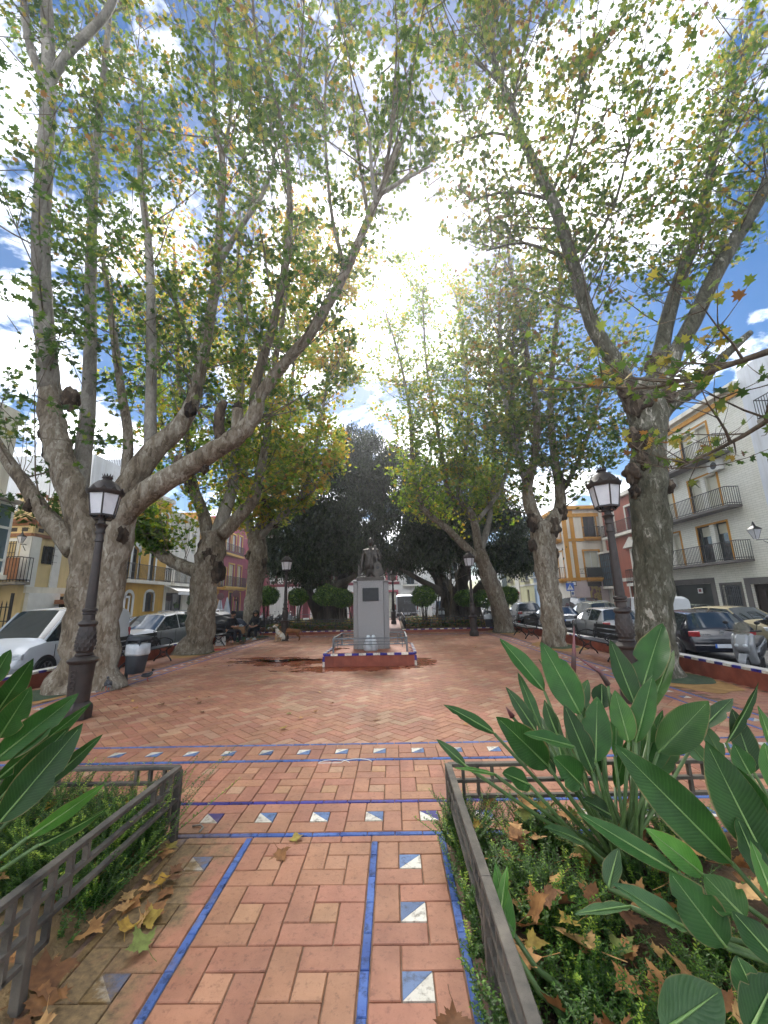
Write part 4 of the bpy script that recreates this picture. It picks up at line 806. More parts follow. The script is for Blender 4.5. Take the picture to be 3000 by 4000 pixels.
    def arch_ring(s, x0, x1, z0, zt, rise, sw, mat, par):
        cx = (x0+x1)/2; r = (x1-x0)/2; zs = zt-rise; mb = MB(); k = 14; I = [(x0, z0)]+[(cx-r*math.cos(PI*i/k), zs+rise*math.sin(PI*i/k)) for i in range(k+1)]+[(x1, z0)]
        O = [(x0-sw, z0)]+[(cx-(r+sw)*math.cos(PI*i/k), zs+(rise+sw)*math.sin(PI*i/k)) for i in range(k+1)]+[(x1+sw, z0)]
        n = len(I); vs = [s.P(x, .035, z) for x, z in I]+[s.P(x, .035, z) for x, z in O]+[s.P(x, -.02, z) for x, z in I]+[s.P(x, 0, z) for x, z in O]
        fs = []
        for i in range(n-1): fs += [(i, i+1, n+i+1, n+i), (2*n+i, 2*n+i+1, i+1, i), (n+i, n+i+1, 3*n+i+1, 3*n+i)]
        mb.add(vs, fs).build('surround', mat, par)
    def balcony(s, x0, x1, z, proj=.55, h=1.0, slab='w_stone', rail='black_iron', th=.12, step=.12, under=None, panel=None):
        o = s.slab(x0, x1, z-th, z, 0, proj, 'balcony', slab)
        if under: s.slab(x0+.08, x1-.08, z-th-.14, z-th, 0, proj*.7, 'corbel', under, o)
        mb = MB(); e = proj-.04
        C = [(x0+.03, 0), (x0+.03, e), (x1-.03, e), (x1-.03, 0)]
        for (xa, da), (xb, db) in zip(C, C[1:]):
            L_ = math.hypot(xb-xa, db-da); n = max(1, int(L_/step))
            for zz in (.08, h): mb.bar(s.P(xa, da, z+zz), s.P(xb, db, z+zz), .035)
            for i in range(n+1): q = i/n; x, d = xa+(xb-xa)*q, da+(db-da)*q; mb.bar(s.P(x, d, z+.0), s.P(x, d, z+h), .02)
        mb.build('railing', rail, o)
        if panel: s.slab(x0+.05, x1-.05, z+.1, z+h-.04, e-.025, e-.005, 'rail_screen', panel, o)
        return o
    def band(s, z0, z1, d, mat, name='cornice', x0=0, x1=None): return s.slab(x0, s.L if x1 is None else x1, z0, z1, -.02, d, name, mat)
    def finish(s, roof='roof_tile', parapet=None):
        xs = sorted({0., s.L, *[q for o in s.ops for q in o[:2]]}); zs = sorted({s.z0, s.z1, *[q for o in s.ops for q in o[2:]]}); mb = MB()
        inside = lambda x, z: any(o[0]-1e-4 < x < o[1]+1e-4 and o[2]-1e-4 < z < o[3]+1e-4 for o in s.ops)
        for i in range(len(xs)-1):
            for j in range(len(zs)-1):
                if xs[i+1]-xs[i] < 1e-4 or zs[j+1]-zs[j] < 1e-4: continue
                if not inside((xs[i]+xs[i+1])/2, (zs[j]+zs[j+1])/2): mb.add([s.P(xs[i], 0, zs[j]), s.P(xs[i+1], 0, zs[j]), s.P(xs[i+1], 0, zs[j+1]), s.P(xs[i], 0, zs[j+1])], [(0, 1, 2, 3)])
        for x0, x1, z0, z1 in s.ops:       # reveals
            r = -.30; q = [(x0, z0), (x1, z0), (x1, z1), (x0, z1)]
            for (xa, za), (xb, zb) in zip(q, q[1:]+q[:1]): mb.add([s.P(xa, 0, za), s.P(xb, 0, zb), s.P(xb, r, zb), s.P(xa, r, za)], [(0, 1, 2, 3)])
        D = s.depth; c = [s.P(x, d, z) for z in (s.z0, s.z1) for x, d in ((0, 0), (s.L, 0), (s.L, -D), (0, -D))]
        mb.add(c, [(1, 2, 6, 5), (2, 3, 7, 6), (3, 0, 4, 7), (4, 5, 6, 7)])
        return mb.build(s.name, s.mat, s.t)
def house(label, name='house', loc=(0, 0, 0)): return thing(name, label, 'house', loc)
def lantern(label, p, n, arm=.7, sc=1.):
    """wall lantern on a scrolled bracket"""
    p = Vector(p); n = Vector((*n, 0)); t = thing('wall_lantern', label, 'lantern', p); e = n*arm
    MB().tube([(0, 0, 0), n*arm*.5+_Z*.02, e], .018, 6).tube([(0, 0, -.3), n*arm*.3-_Z*.22, n*arm*.65-_Z*.04], .014, 6).box((0, 0, -.12), (.06, .06, .5)).build('bracket', 'black_iron', t)
    b = e+_Z*.04; MB().lathe([(.07*sc, 0), (.2*sc, .36*sc)], 4, b, ph=PI/4).build('lamp_glass', 'lamp_glass', t)
    mb = MB()
    for j in range(4):
        a = PI/4+j*PI/2; mb.bar(b+Vector((.07*math.cos(a), .07*math.sin(a), 0))*sc, b+Vector((.2*math.cos(a), .2*math.sin(a), .36))*sc, .016)
    mb.build('lamp_frame', 'black_iron', t); MB().lathe([(.23*sc, .36*sc), (.2*sc, .40*sc), (.07*sc, .5*sc), (.05*sc, .55*sc), (.02*sc, .66*sc), (.0, .68*sc)], 4, b, ph=PI/4, cap=False).build('lamp_cap', 'black_iron', t)
    return t
m = pmat('lamp_glass', srgb('#c9c9cf'), srgb('#d6d6da'), scale=6, rough=.35)

# ---------------- left side of the square (street front x = -17)
XW = -17.
t = house('white house at the edge with a glazed bay', loc=(-15., 12.5, 0)); f = Facade(t, (-15., 5.), (-15., 14.7), ST, 9.5, 'w_cream_white')
f.finish(); x0, x1, z0, z1 = 7.2, 9.55, 2.9, 5.6
o = f.slab(x0, x1, z0, z1, 0, .55, 'glazed_bay', 'pane_blue')
for x in np.linspace(x0, x1, 5): f.slab(x-.035, x+.035, z0, z1, .55, .59, 'bay_post', 'white_paint', o)
for z in (z0, z0+.5, z0+1.7, z1-.1): f.slab(x0-.02, x1+.02, z, z+.09, .5, .595, 'bay_rail', 'white_paint', o)
f.slab(x0-.15, x1+.15, z1, z1+.12, 0, .8, 'bay_roof', 'w_stone', o); f.slab(x0-.1, x1+.1, z0-.16, z0, 0, .68, 'bay_base', 'w_cream_white', o)
# cream corner house
cx_, cy_ = -16.2, 17.45
t = house('cream corner house with white pilasters, tile frieze and grilled windows', loc=(cx_, cy_, 0))
f = Facade(t, (cx_, cy_), (cx_, cy_+4.6), ST, 5.6, 'w_cream', 7.5)
f.window(*f.px(164, 2134, 221, 2204), frame='dark_wood', bars='black_iron', mull=1)
f.window(*f.px(213, 2330, 262, 2400), frame='dark_wood', mull=1, trans=2, name='door')
for u in (143, 232): x = f.sz(u, 2100)[0]; f.slab(x-.22, x+.22, 2.6, 4.85, 0, .07, 'pilaster', 'white_paint')
f.slab(0, 4.6, 2.35, 2.62, -.02, .12, 'string_course', 'w_cream_white'); f.slab(.1, 1.8, 1.2, 2.35, -.02, .18, 'parapet_block', 'white_paint')
f.band(4.85, 5.0, .08, 'terracotta'); f.band(5.0, 5.35, .04, 'w_cream', 'frieze'); f.band(5.35, 5.48, .16, 'terracotta'); f.band(5.48, 5.62, .34, 'roof_tile', 'eaves')
for i in range(9): f.slab(.2+i*.5, .48+i*.5, 5.08, 5.26, .03, .05, 'frieze_panel', 'dark_wood')
for i in range(22): x = .1+i*.205; MB().tube([f.P(x, -.02, 5.66), f.P(x, .40, 5.60)], .07, 8).build('roof_tile', 'roof_tile', t)
f.slab(.9, 2.6, 5.62, 6.75, -.3, 0, 'parapet', 'w_cream'); f.slab(.8, 2.7, 6.75, 6.87, -.4, .08, 'parapet_cap', 'terracotta'); f.slab(0, 4.6, 5.62, 6.15, -.3, -.05, 'parapet', 'w_cream')
f.slab(2.8, 4.6, 6.15, 6.25, -.4, .05, 'parapet_cap', 'terracotta')
x0, x1, z0, z1 = f.px(205, 2272, 285, 2330); f.slab(x0, x1+1, 1.85, 2.05, 0, .9, 'porch_roof', 'roof_tile')
f.finish()
g_ = Facade(t, (cx_-7., cy_-.008), (cx_+.004, cy_-.008), ST, 5.604, 'w_cream', .3)
g_.window(*g_.px(20, 2115, 62, 2205), frame='dark_wood', bars='black_iron', surround='white_paint', mull=1, name='balcony_door')
x0, x1, z0, z1 = g_.px(0, 2200, 136, 2275); o = g_.balcony(g_.L-2.9, g_.L+.25, z0, .7, 1.05, 'w_stone', 'black_iron', step=.14, panel='terracotta')
g_.window(*g_.px(0, 2310, 40, 2400), frame='dark_wood', mull=1, name='door')
for u in (112,): x = g_.sz(u, 2100)[0]; g_.slab(x-.22, x+.22, 2.9, 4.85, 0, .07, 'pilaster', 'white_paint')
g_.band(4.85, 5.0, .08, 'terracotta'); g_.band(5.0, 5.35, .04, 'w_cream', 'frieze'); g_.band(5.35, 5.48, .16, 'terracotta'); g_.band(5.48, 5.62, .34, 'roof_tile', 'eaves')
for i in range(12): g_.slab(g_.L-.5-i*.5, g_.L-.22-i*.5, 5.08, 5.26, .03, .05, 'frieze_panel', 'dark_wood')
g_.slab(g_.L-.9, g_.L, 5.62, 6.75, -.3, 0, 'parapet', 'w_cream'); g_.slab(g_.L-1., g_.L+.06, 6.75, 6.87, -.4, .08, 'parapet_cap', 'terracotta'); g_.slab(0, g_.L-.9, 5.62, 6.05, -.3, -.03, 'parapet', 'w_cream')
mb = MB()
for i in range(22): x = g_.L-1.-i*.16; mb.bar(g_.P(x, -.1, 6.05), g_.P(x, -.1, 6.55), .02)
mb.bar(g_.P(g_.L-1, -.1, 6.55), g_.P(g_.L-4.5, -.1, 6.55), .03).build('roof_railing', 'galv', t); g_.finish()
p = g_.P(g_.sz(108, 2130)[0], 0, g_.sz(108, 2130)[1])+Vector(t.location); lantern('small wall lantern on the cream corner house above the balcony', p, (0, -1), .35, .8)
# gate and lantern in front of it
gt = thing('iron_gate', 'black iron gate with spear tips before the cream corner house', 'gate', (-15.6, 16.2, ST))
mb = MB()
for i in range(26): x = -4.6+i*.19; MB().bar((x, 0, .1), (x, 0, 2.15), .028).lathe([(.035, 2.15), (.0, 2.32)], 4, (x, 0, 0), cap=False).build('bar', 'black_iron', gt)
for z in (.25, 1.5, 2.05): MB().bar((-4.6, 0, z), (.15, 0, z), .04).build('rail', 'black_iron', gt)
for x in (-4.6, -2.2, .15): MB().bar((x, 0, 0), (x, 0, 2.6), .08).build('post', 'black_iron', gt)
MB().lathe([(.06, 2.6), (.2, 2.95), (.22, 2.97), (.05, 3.12)], 6, (-2.2, 0, 0)).build('lantern', 'lamp_glass', gt)
# tall white house glimpsed behind the big trunk
t = house('tall white house with roof terrace rails behind the double trunked tree', loc=(XW-.5, 23, 0)); f = Facade(t, (XW-.6, 22.1), (XW-.6, 24.7), ST, 10.6, 'w_tower_white', 8); f.finish()
mb = MB()
for i in range(18): mb.bar(f.P(.05+i*.15, -.1, 10.6), f.P(.05+i*.15, -.1, 11.5), .025)
mb.bar(f.P(0, -.1, 11.5), f.P(2.6, -.1, 11.5), .04).build('terrace_rail', 'galv', t)
# a second, set back behind the corner house
t = house('blue white gabled house wall rising behind the cream corner house', loc=(-21, 24, 0)); f = Facade(t, (-24.5, 24.6), (-17.7, 24.6), ST, 11.2, 'w_tower_white', 1.5); f.window(1.2, 2.1, 6.5, 8., blind='blind'); f.finish()
# yellow house
t = house('mustard yellow house with white arched doorways and long iron balcony', loc=(XW, 27, 0)); f = Facade(t, (XW, 24.7), (XW, 29.75), ST, 9.6, 'w_yellow', 8)
ze = f.sz(545, 2268)[1]
for u0, v0, u1, v1, ar in ((515, 2125, 541, 2262, .35), (586, 2140, 606, 2266, .3)): x0, x1, z0, z1 = f.px(u0, v0, u1, v1); f.window(x0, x1, ze, z1, frame='green_door', surround='white_paint', arch=ar, mull=1, trans=3, sw=.16, name='balcony_door')
for x0, x1 in ((.6, 1.7),): f.window(x0, x1, ze, 5.6, frame='green_door', surround='white_paint', arch=.35, mull=1, trans=3, sw=.16, name='balcony_door')
for x0 in (.6, 2.3, 3.9): f.window(x0, x0+.95, 6.7, 8.5, frame='green_door', surround='white_paint', arch=.25, blind='blind', blind_h=.5)
f.balcony(.2, 4.95, ze, .55, 1.0, 'w_cream_white', 'black_iron', .2, step=.13)
x0, x1, z0, z1 = f.px(487, 2315, 513, 2400); f.window(x0, x1, ST+.05, z1, frame='dark_wood', surround='white_paint', arch=.3, mull=1, sw=.2, pane='dark_wood', name='door', rec=.22)
x0, x1, z0, z1 = f.px(566, 2312, 596, 2388); f.window(x0, x1, z0, z1, frame='black_iron', surround='white_paint', arch=.28, mull=1, sw=.18, bars='black_iron')
f.window(.3, 1.1, ST+.1, 2.2, frame='white_paint', surround='white_paint', blind='blind', name='door'); f.band(9.3, 9.6, .3, 'w_cream_white'); f.finish()
# white shop house with awning
t = house('narrow white house with a shop awning and balcony beside the mustard house', loc=(XW, 32, 0)); f = Facade(t, (XW, 29.75), (XW, 34.6), ST, 8.8, 'w_cream_white', 8)
for u0, v0, u1, v1 in ((656, 2170, 674, 2260), (690, 2180, 708, 2264), (722, 2188, 736, 2266)): x0, x1, z0, z1 = f.px(u0, v0, u1, v1); f.window(x0, x1, ze+.02, z1, frame='white_paint', blind='blind', mull=1, name='balcony_door')
f.balcony(.35, 4.8, ze-.02, .6, 1.0, 'w_cream_white', 'black_iron', .2, step=.14); f.window(*f.px(646, 2316, 712, 2392), frame='black_iron', mull=1, name='shop_front')
for i in range(3): f.window(.5+i*1.5, 1.3+i*1.5, 5.9, 7.6, blind='blind')
x0, x1, z0, z1 = f.px(640, 2296, 742, 2318); q = [f.P(x0, 0, z1+.15), f.P(x1, 0, z1+.15), f.P(x1, 1.1, z0+.12), f.P(x0, 1.1, z0+.12)]; q2 = [p-_Z*.04 for p in q]; fr = [q[3], q[2], q[2]-_Z*.28, q[3]-_Z*.28]
MB().add(q+q2, [(0, 1, 2, 3), (7, 6, 5, 4), (0, 4, 5, 1), (1, 5, 6, 2), (2, 6, 7, 3), (3, 7, 4, 0)]).add(fr, [(0, 1, 2, 3)]).build('awning', 'white_paint', t)
f.band(8.5, 8.8, .3, 'w_cream_white'); f.finish()
# ochre house
t = house('ochre house half hidden behind the plane tree with the crooked arm', loc=(XW, 37, 0)); f = Facade(t, (XW, 34.6), (XW, 39.4), ST, 9.8, 'w_ochre', 8)
f.balcony(.3, 4.4, 3.3, .55, 1., 'w_orange', 'black_iron', .2); f.balcony(.3, 4.4, 6.7, .5, 1., 'w_orange', 'black_iron', .2)
for x in (.8, 2.8): f.window(x, x+.9, 3.3, 5.6, blind='blind_cream'); f.window(x, x+.9, 6.7, 8.8, blind='blind_cream'); f.window(x, x+1., ST+.1, 2.4, frame='dark_wood', name='door')
f.finish()
# pink house
t = house('deep pink house with yellow trims, balconies and a tall arched gateway', loc=(XW, 43, 0)); f = Facade(t, (XW, 39.4), (XW, 46.), ST, 10.5, 'w_pink', 8); zp = f.sz(890, 2292)[1]
for u0, v0, u1, v1 in ((862, 2218, 882, 2285), (893, 2205, 913, 2287), (927, 2212, 942, 2290)): x0, x1, z0, z1 = f.px(u0, v0, u1, v1); f.window(x0, x1, zp, z1, blind='blind_cream', surround='w_trim_yellow', sw=.16, name='balcony_door')
for u0, v0, u1, v1 in ((885, 2085, 900, 2150), (908, 2090, 922, 2155), (934, 2096, 946, 2160)): x0, x1, z0, z1 = f.px(u0, v0, u1, v1); f.window(x0, x1, z0, z1, blind='white_paint', surround='w_trim_yellow', sw=.16)
f.balcony(.1, 5.6, zp, .6, 1., 'w_trim_yellow', 'black_iron', .22, under='w_trim_yellow'); f.balcony(.1, 4.8, f.sz(890, 2163)[1], .5, .95, 'w_trim_yellow', 'black_iron', .2)
for u0, v0, u1, v1 in ((892, 2315, 908, 2400), (923, 2318, 936, 2400)): x0, x1, z0, z1 = f.px(u0, v0, u1, v1); f.window(x0, x1, ST+.1, z1, frame='dark_wood', surround='w_trim_yellow', sw=.16, name='door')
f.band(3.25, zp-.22, .1, 'w_trim_yellow', 'string_course'); f.band(10.2, 10.5, .3, 'w_trim_yellow'); f.finish()
f = Facade(t, (XW, 46.), (XW+2.6, 48.), ST, 10.5, 'w_pink', 5); x0, x1, z0, z1 = f.px(958, 2258, 982, 2400); f.window(max(x0, .5), min(x1+.4, f.L-.3), ST+.05, z1, frame='dark_wood', pane='dark_wood', surround='w_trim_yellow', arch=.8, sw=.3, trans=3, name='gateway', rec=.2); f.band(7.4, 7.7, .2, 'w_trim_yellow', 'string_course'); f.finish()
p = Vector((XW+.6, 45.7, 4.1)); lantern('wall lantern on a bracket beside the arch of the pink house', p, (1, 0), .6, 1.1)
# far side, facing the camera
YB = 47.2
t = house('long white house with maroon bands and window frames at the far end', loc=(-8, YB, 0)); f = Facade(t, (-14.4, YB), (.75, YB), ST, 7.2, 'w_white', 8)
zb = f.sz(1050, 2290)[1]; f.band(zb-.12, zb+.2, .06, 'w_maroon', 'string_course')
for u0, v0, u1, v1 in ((1050, 2222, 1078, 2282), (1115, 2226, 1140, 2284)): x0, x1, z0, z1 = f.px(u0, v0, u1, v1); f.window(x0, x1, z0, z1, frame='w_maroon', surround='w_maroon', sw=.2, blind='white_paint', blind_h=.8, mull=1)
for x in (7.2, 9.4, 11.4): f.window(x, x+1., zb+.5, zb+2.4, frame='w_maroon', surround='w_maroon', sw=.18, mull=1)
x0, x1, z0, z1 = f.px(1512, 2195, 1545, 2268); f.window(x0, min(x1, f.L-.3), z0, z1, frame='w_maroon', surround='w_rosy', sw=.2, mull=1)
for u0, u1 in ((1130, 1150), (1370, 1382), (1180, 1205)): x0, x1, z0, z1 = f.px(u0, 2320, u1, 2400); f.window(x0, x1, ST+.1, 2.5, frame='w_maroon', surround='w_rosy', sw=.2, blind='w_maroon', name='door')
x0, x1, z0, z1 = f.px(1512, 2312, 1550, 2400); f.window(x0, min(x1, f.L-.2), ST+.1, z1, frame='dark_wood', surround='w_rosy', sw=.22, name='garage_door', blind='blind'); f.band(6.9, 7.25, .35, 'roof_tile', 'eaves'); f.finish()
t = house('white house with a blue iron balcony at the far end right of the statue', loc=(3, YB, 0)); f = Facade(t, (.75, YB), (8.2, YB), ST, 9.2, 'w_white', 8)
x0, x1, z0, z1 = f.px(1588, 2222, 1618, 2275); f.window(x0, x1, f.sz(1600, 2282)[1], z1+.3, frame='pane_blue', mull=1, trans=2, name='balcony_door'); f.balcony(f.sz(1575, 2280)[0], f.sz(1630, 2280)[0], f.sz(1600, 2284)[1], .5, .95, 'w_cream_white', 'black_iron', .16, step=.16)
x0, x1, z0, z1 = f.px(1576, 2330, 1588, 2365); f.window(x0, x1, ST+.1, z1, frame='dark_wood', pane='dark_wood', name='door')
for x in (4., 6.): f.window(x, x+.9, 3.9, 6., frame='white_paint', surround='w_stone', sw=.12)
f.finish()
# ---------------- right side
t = house('pale yellow house with a glazed bay and the no entry sign in front', loc=(14.8, 50, 0)); f = Facade(t, (14.8, 60.), (14.8, 43.0), ST, 8.2, 'w_pale_yellow', 8)
x0, x1, z0, z1 = f.px(1950, 2205, 1977, 2280); o = f.slab(x0, x1, z0-.6, z1, 0, .6, 'glazed_bay', 'pane_blue')
for x in np.linspace(x0, x1, 4): f.slab(x-.06, x+.06, z0-.6, z1, .6, .64, 'bay_post', 'galv', o)
for z in (z0-.6, z0+.4, z1-.1): f.slab(x0-.05, x1+.05, z, z+.12, .55, .645, 'bay_rail', 'galv', o)
x = f.sz(2025, 2300)[0]; f.slab(x-.7, x+.7, ST, 8.2, -.02, .12, 'pilaster', 'w_cream_white')
for u0, v0, u1, v1 in ((1993, 2213, 2000, 2272), (2047, 2205, 2062, 2268), (2047, 2140, 2062, 2180), (1984, 2150, 1996, 2185)): x0, x1, z0, z1 = f.px(u0, v0, u1, v1); f.window(x0, x1, z0, z1, frame='galv', pane='pane_blue', mull=1); f.balcony(x0-.3, x1+.3, z0, .4, .9, 'w_stone', 'black_iron', .15, step=.2)
for u0, v0, u1, v1 in ((2000, 2306, 2008, 2345), (2060, 2303, 2068, 2345)): x0, x1, z0, z1 = f.px(u0, v0, u1, v1); f.window(x0, x1, ST+.2, z1, frame='dark_wood', pane='dark_wood', name='door')
f.band(2.9, 3.1, .08, 'w_cream_white', 'string_course'); f.finish()
t = house('pale blue and white house with small balconies next to the pale yellow house', loc=(14.8, 40, 0)); f = Facade(t, (14.8, 43.0), (14.8, 38.4), ST, 8.6, 'w_pale_blue', 8)
for u0, v0, u1, v1 in ((2074, 2195, 2090, 2255), (2134, 2190, 2155, 2255)): x0, x1, z0, z1 = f.px(u0, v0, u1, v1); f.window(max(x0, .2), min(x1, f.L-.2), z0, z1, frame='black_iron', mull=1); f.balcony(max(x0-.2, .05), min(x1+.2, f.L-.05), z0, .5, 1., 'w_white', 'black_iron', .15, step=.18)
f.band(2.9, 3.15, .1, 'w_white', 'string_course'); x0, x1, z0, z1 = f.px(2080, 2300, 2096, 2345); f.window(x0, x1, ST+.1, z1, name='door', pane='pane_blue'); f.finish()
# corner house, white with ochre bands
Yc = 34.4; xc = 14.8
t = house('white corner house with ochre yellow bands, pilasters and round bellied balconies', loc=(xc, Yc, 0)); f = Facade(t, (xc, Yc), (18.6, Yc), ST, 9.3, 'w_corner_white', 5)
zc_ = f.sz(2290, 2258)[1]; zc2 = f.sz(2290, 2100)[1]
x0, x1, z0, z1 = f.px(2285, 2152, 2342, 2240); f.window(x0, x1, zc_, z1, blind='blind', surround='w_orange', sw=.14, name='balcony_door'); f.balcony(x0-.15, x1+.2, zc_, .45, .85, 'w_orange', 'black_iron', .16, under='w_orange', panel='green_door')
x0, x1, z0, z1 = f.px(2278, 2010, 2325, 2092); f.window(x0, x1, zc2, z1, frame='dark_wood', surround='w_orange', sw=.14, mull=1, name='balcony_door'); f.balcony(x0-.15, x1+.15, zc2, .45, .9, 'w_orange', 'black_iron', .16, under='w_orange')
f.slab(-.02, .35, 2.9, 9.28, -.02, .05, 'corner_pilaster', 'w_orange'); x = f.sz(2245, 2150)[0]; f.slab(x-.17, x+.17, 2.9, 9.0, -.02, .045, 'pilaster', 'w_orange')
f.band(2.95, 3.2, .075, 'w_orange', 'string_course'); f.band(zc2-.3, zc2-.05, .065, 'w_orange', 'string_course'); f.band(8.4, 8.7, .1, 'w_orange'); f.band(9.05, 9.35, .3, 'w_orange', 'eaves'); f.slab(0, f.L, ST, 2.95, -.02, .03, 'ground_floor', 'w_lilac')
x0, x1, z0, z1 = f.px(2305, 2290, 2348, 2345); f.slab(x0, x1, ST+.1, z1, .03, .06, 'shop_shutter', pmat('shutter_paint', srgb('#5c2f47'), srgb('#8d7c3c'), scale=3.2, rough=.7, lo=.45, hi=.52)); f.slab(x0-.1, x1+.1, z1, z1+.35, .03, .1, 'shop_fascia', 'dark_wood')
x0, x1, z0, z1 = f.px(2232, 2270, 2250, 2289); f.slab(x0, x1, z0, z1, .06, .09, 'street_sign', 'dark_wood'); f.slab(x0+.06, x1-.06, z0+.06, z1-.06, .088, .095, 'sign_face', 'w_blue_white')
x0, x1, z0, z1 = f.px(2228, 2297, 2242, 2327); f.slab(x0, x1, z0, z1, .06, .085, 'notice', 'white_paint'); f.slab(x0+.05, x1-.05, z0+.08, z0+.3, .085, .09, 'notice_mark', 'glaze_blue')
f.finish()
g_ = Facade(t, (xc-.008, 38.39), (xc-.008, Yc-.004), ST, 9.296, 'w_corner_white', .5)
x0, x1, z0, z1 = g_.px(2183, 2155, 2205, 2240); g_.window(x0, min(x1, g_.L-.6), zc_, z1, blind='blind', frame='dark_wood', surround='w_orange', sw=.12, mull=1, name='balcony_door'); g_.balcony(x0-.2, min(x1+.2, g_.L-.4), zc_, .5, .95, 'w_orange', 'black_iron', .16, under='w_orange')
g_.window(x0, min(x1, g_.L-.6), zc2, zc2+2.1, blind='blind', frame='dark_wood', surround='w_orange', sw=.12, mull=1, name='balcony_door'); g_.balcony(x0-.2, min(x1+.2, g_.L-.4), zc2, .5, .95, 'w_orange', 'black_iron', .16, under='w_orange')
x0, x1, z0, z1 = g_.px(2198, 2290, 2216, 2340); g_.window(x0, min(x1, g_.L-.3), ST+.1, z1, frame='dark_wood', name='door'); g_.band(2.95, 3.2, .07, 'w_orange', 'string_course'); g_.band(9.05, 9.35, .3, 'w_orange', 'eaves'); g_.finish()
def text3(s, size, p, rot, mat, parent, name='lettering', align='CENTER', ext=.004):
    cu = bpy.data.curves.new(name, 'FONT'); cu.body = s; cu.size = size; cu.align_x = align; cu.align_y = 'CENTER'; cu.extrude = ext; cu.resolution_u = 2
    o = bpy.data.objects.new('tmp', cu); COL.objects.link(o); dg = bpy.context.evaluated_depsgraph_get(); me = bpy.data.meshes.new_from_object(o.evaluated_get(dg)); bpy.data.objects.remove(o); me.materials.clear(); me.materials.append(M_(mat))
    q = link(name, me, parent, p, rot); return q
q = f.P(f.sz(2272, 2232)[0], .012, 0)
for i, (s_, v) in enumerate((('ORTIZ', 2224), ('DE', 2232), ('ZUÑIGA', 2240))): text3(s_, .16, Vector((q.x, q.y, f.sz(2265, v)[1])), (PI/2, 0, 0), 'dark_wood', t)
lantern('wall lantern in front of the green screened balcony of the ochre banded corner house', Vector((18.55, Yc-.3, 4.3)), (-.8, -.6), 1.1, 1.1)
# salmon house
XE = 18.
t = house('salmon red house with a white iron glazed bay and a pediment', loc=(XE, 30, 0)); f = Facade(t, (XE, 34.3), (XE, 27.6), ST, 9.4, 'w_salmon', 6)
x0, x1, z0, z1 = f.px(2372, 2160, 2412, 2290); z0 = f.sz(2390, 2290)[1]; o = f.slab(x0+.1, x1, z0, z1, 0, .5, 'glazed_bay', 'pane_blue')
for x in np.linspace(x0+.1, x1, 6): f.slab(x-.03, x+.03, z0, z1, .5, .54, 'bay_post', 'black_iron', o)
for z in np.linspace(z0, z1-.08, 6): f.slab(x0+.05, x1+.05, z, z+.07, .46, .545, 'bay_rail', 'black_iron', o)
f.slab(x0, x1+.1, z0-.2, z0, 0, .6, 'bay_base', 'w_cream_white', o); f.slab(x0, x1+.1, z1, z1+.15, 0, .65, 'bay_roof', 'w_cream_white', o)
f.window(3.9, 4.9, z0+.1, z0+2.5, frame='dark_wood', surround='w_cream_white', sw=.18, mull=1, name='balcony_door'); f.balcony(3.5, 5.3, z0+.1, .5, 1., 'w_cream_white', 'black_iron', .2)
MB().add([f.P(3.4, 0, z0+2.75), f.P(5.4, 0, z0+2.75), f.P(4.4, 0, z0+3.5), f.P(3.4, .35, z0+2.75), f.P(5.4, .35, z0+2.75), f.P(4.4, .35, z0+3.5)], [(3, 4, 5), (0, 3, 5, 2), (1, 2, 5, 4), (0, 1, 4, 3)]).build('pediment', 'w_cream_white', t)
f.balcony(.8, 5.3, z1+1.3, .45, .95, 'w_cream_white', 'black_iron', .2)
for x in (1.2, 3.9): f.window(x, x+1., z1+1.3, z1+3.2, frame='w_maroon', surround='w_cream_white', sw=.15)
for u0, u1 in ((2402, 2412), (2466, 2476)): x0, x1, _, zt = f.px(u0, 2280, u1, 2345); f.window(x0, x1+.3, ST+.2, f.sz(2410, 2285)[1], frame='dark_wood', pane='dark_wood', surround='w_cream_white', sw=.14, name='door')
f.slab(0, .5, ST, 9.4, -.02, .08, 'pilaster', 'w_cream_white'); f.band(2.7, 2.95, .08, 'w_cream_white', 'string_course'); f.band(9.1, 9.4, .3, 'w_cream_white'); f.finish()
# white apartment house
t = house('white painted brick apartment house with long iron balconies and ochre window reveals', 'apartment_house', (XE, 22, 0)); f = Facade(t, (XE, 27.6), (XE, 19.0), ST, 12.3, 'w_painted_brick', 8)
FL = [f.sz(2790, v)[1] for v in (2200, 1998, 1785)]; pass
for i, z in enumerate(FL):
    a, b = .35, 7.3
    f.balcony(a, b, z, .75, .95, 'w_grey_stone', 'black_iron', .13, step=.115)
    for k, (x0, x1) in enumerate(((.75, 2.5), (4.0, 6.1))):
        xm = (x0+x1)/2
        for j, (p0, p1) in enumerate(((x0, xm-.16), (xm+.16, x1))):
            if i == 0 and k == 1: f.window(p0, p1, z+.02, z+2.15, frame='green_door', surround=None, rec=.18, mull=0, name='balcony_door', blind='blind', blind_h=.28)
            elif i == 0: f.window(p0, p1, z+.02, z+2.05, frame='blind', rec=.14, mull=0, blind='blind', name='balcony_door')
            else: f.window(p0, p1, z+.02, z+2.05, frame='blind', rec=.14, mull=0, blind='blind', name='balcony_door')
        o = f.slab(x0-.12, x0, z, z+2.22, -.16, .03, 'ochre_reveal', 'w_orange'); f.slab(x1, x1+.12, z, z+2.22, -.16, .03, 'ochre_reveal', 'w_orange'); f.slab(x0, x1, z+2.13, z+2.22, -.1, .03, 'ochre_reveal', 'w_orange')
x0, x1, z0, z1 = f.px(2635, 2282, 2790, 2400); f.window(x0, x1, ST+.05, z1, frame='green_door', blind='green_door', rec=.2, mull=0, surround='w_grey_stone', sw=.3, name='garage_door')
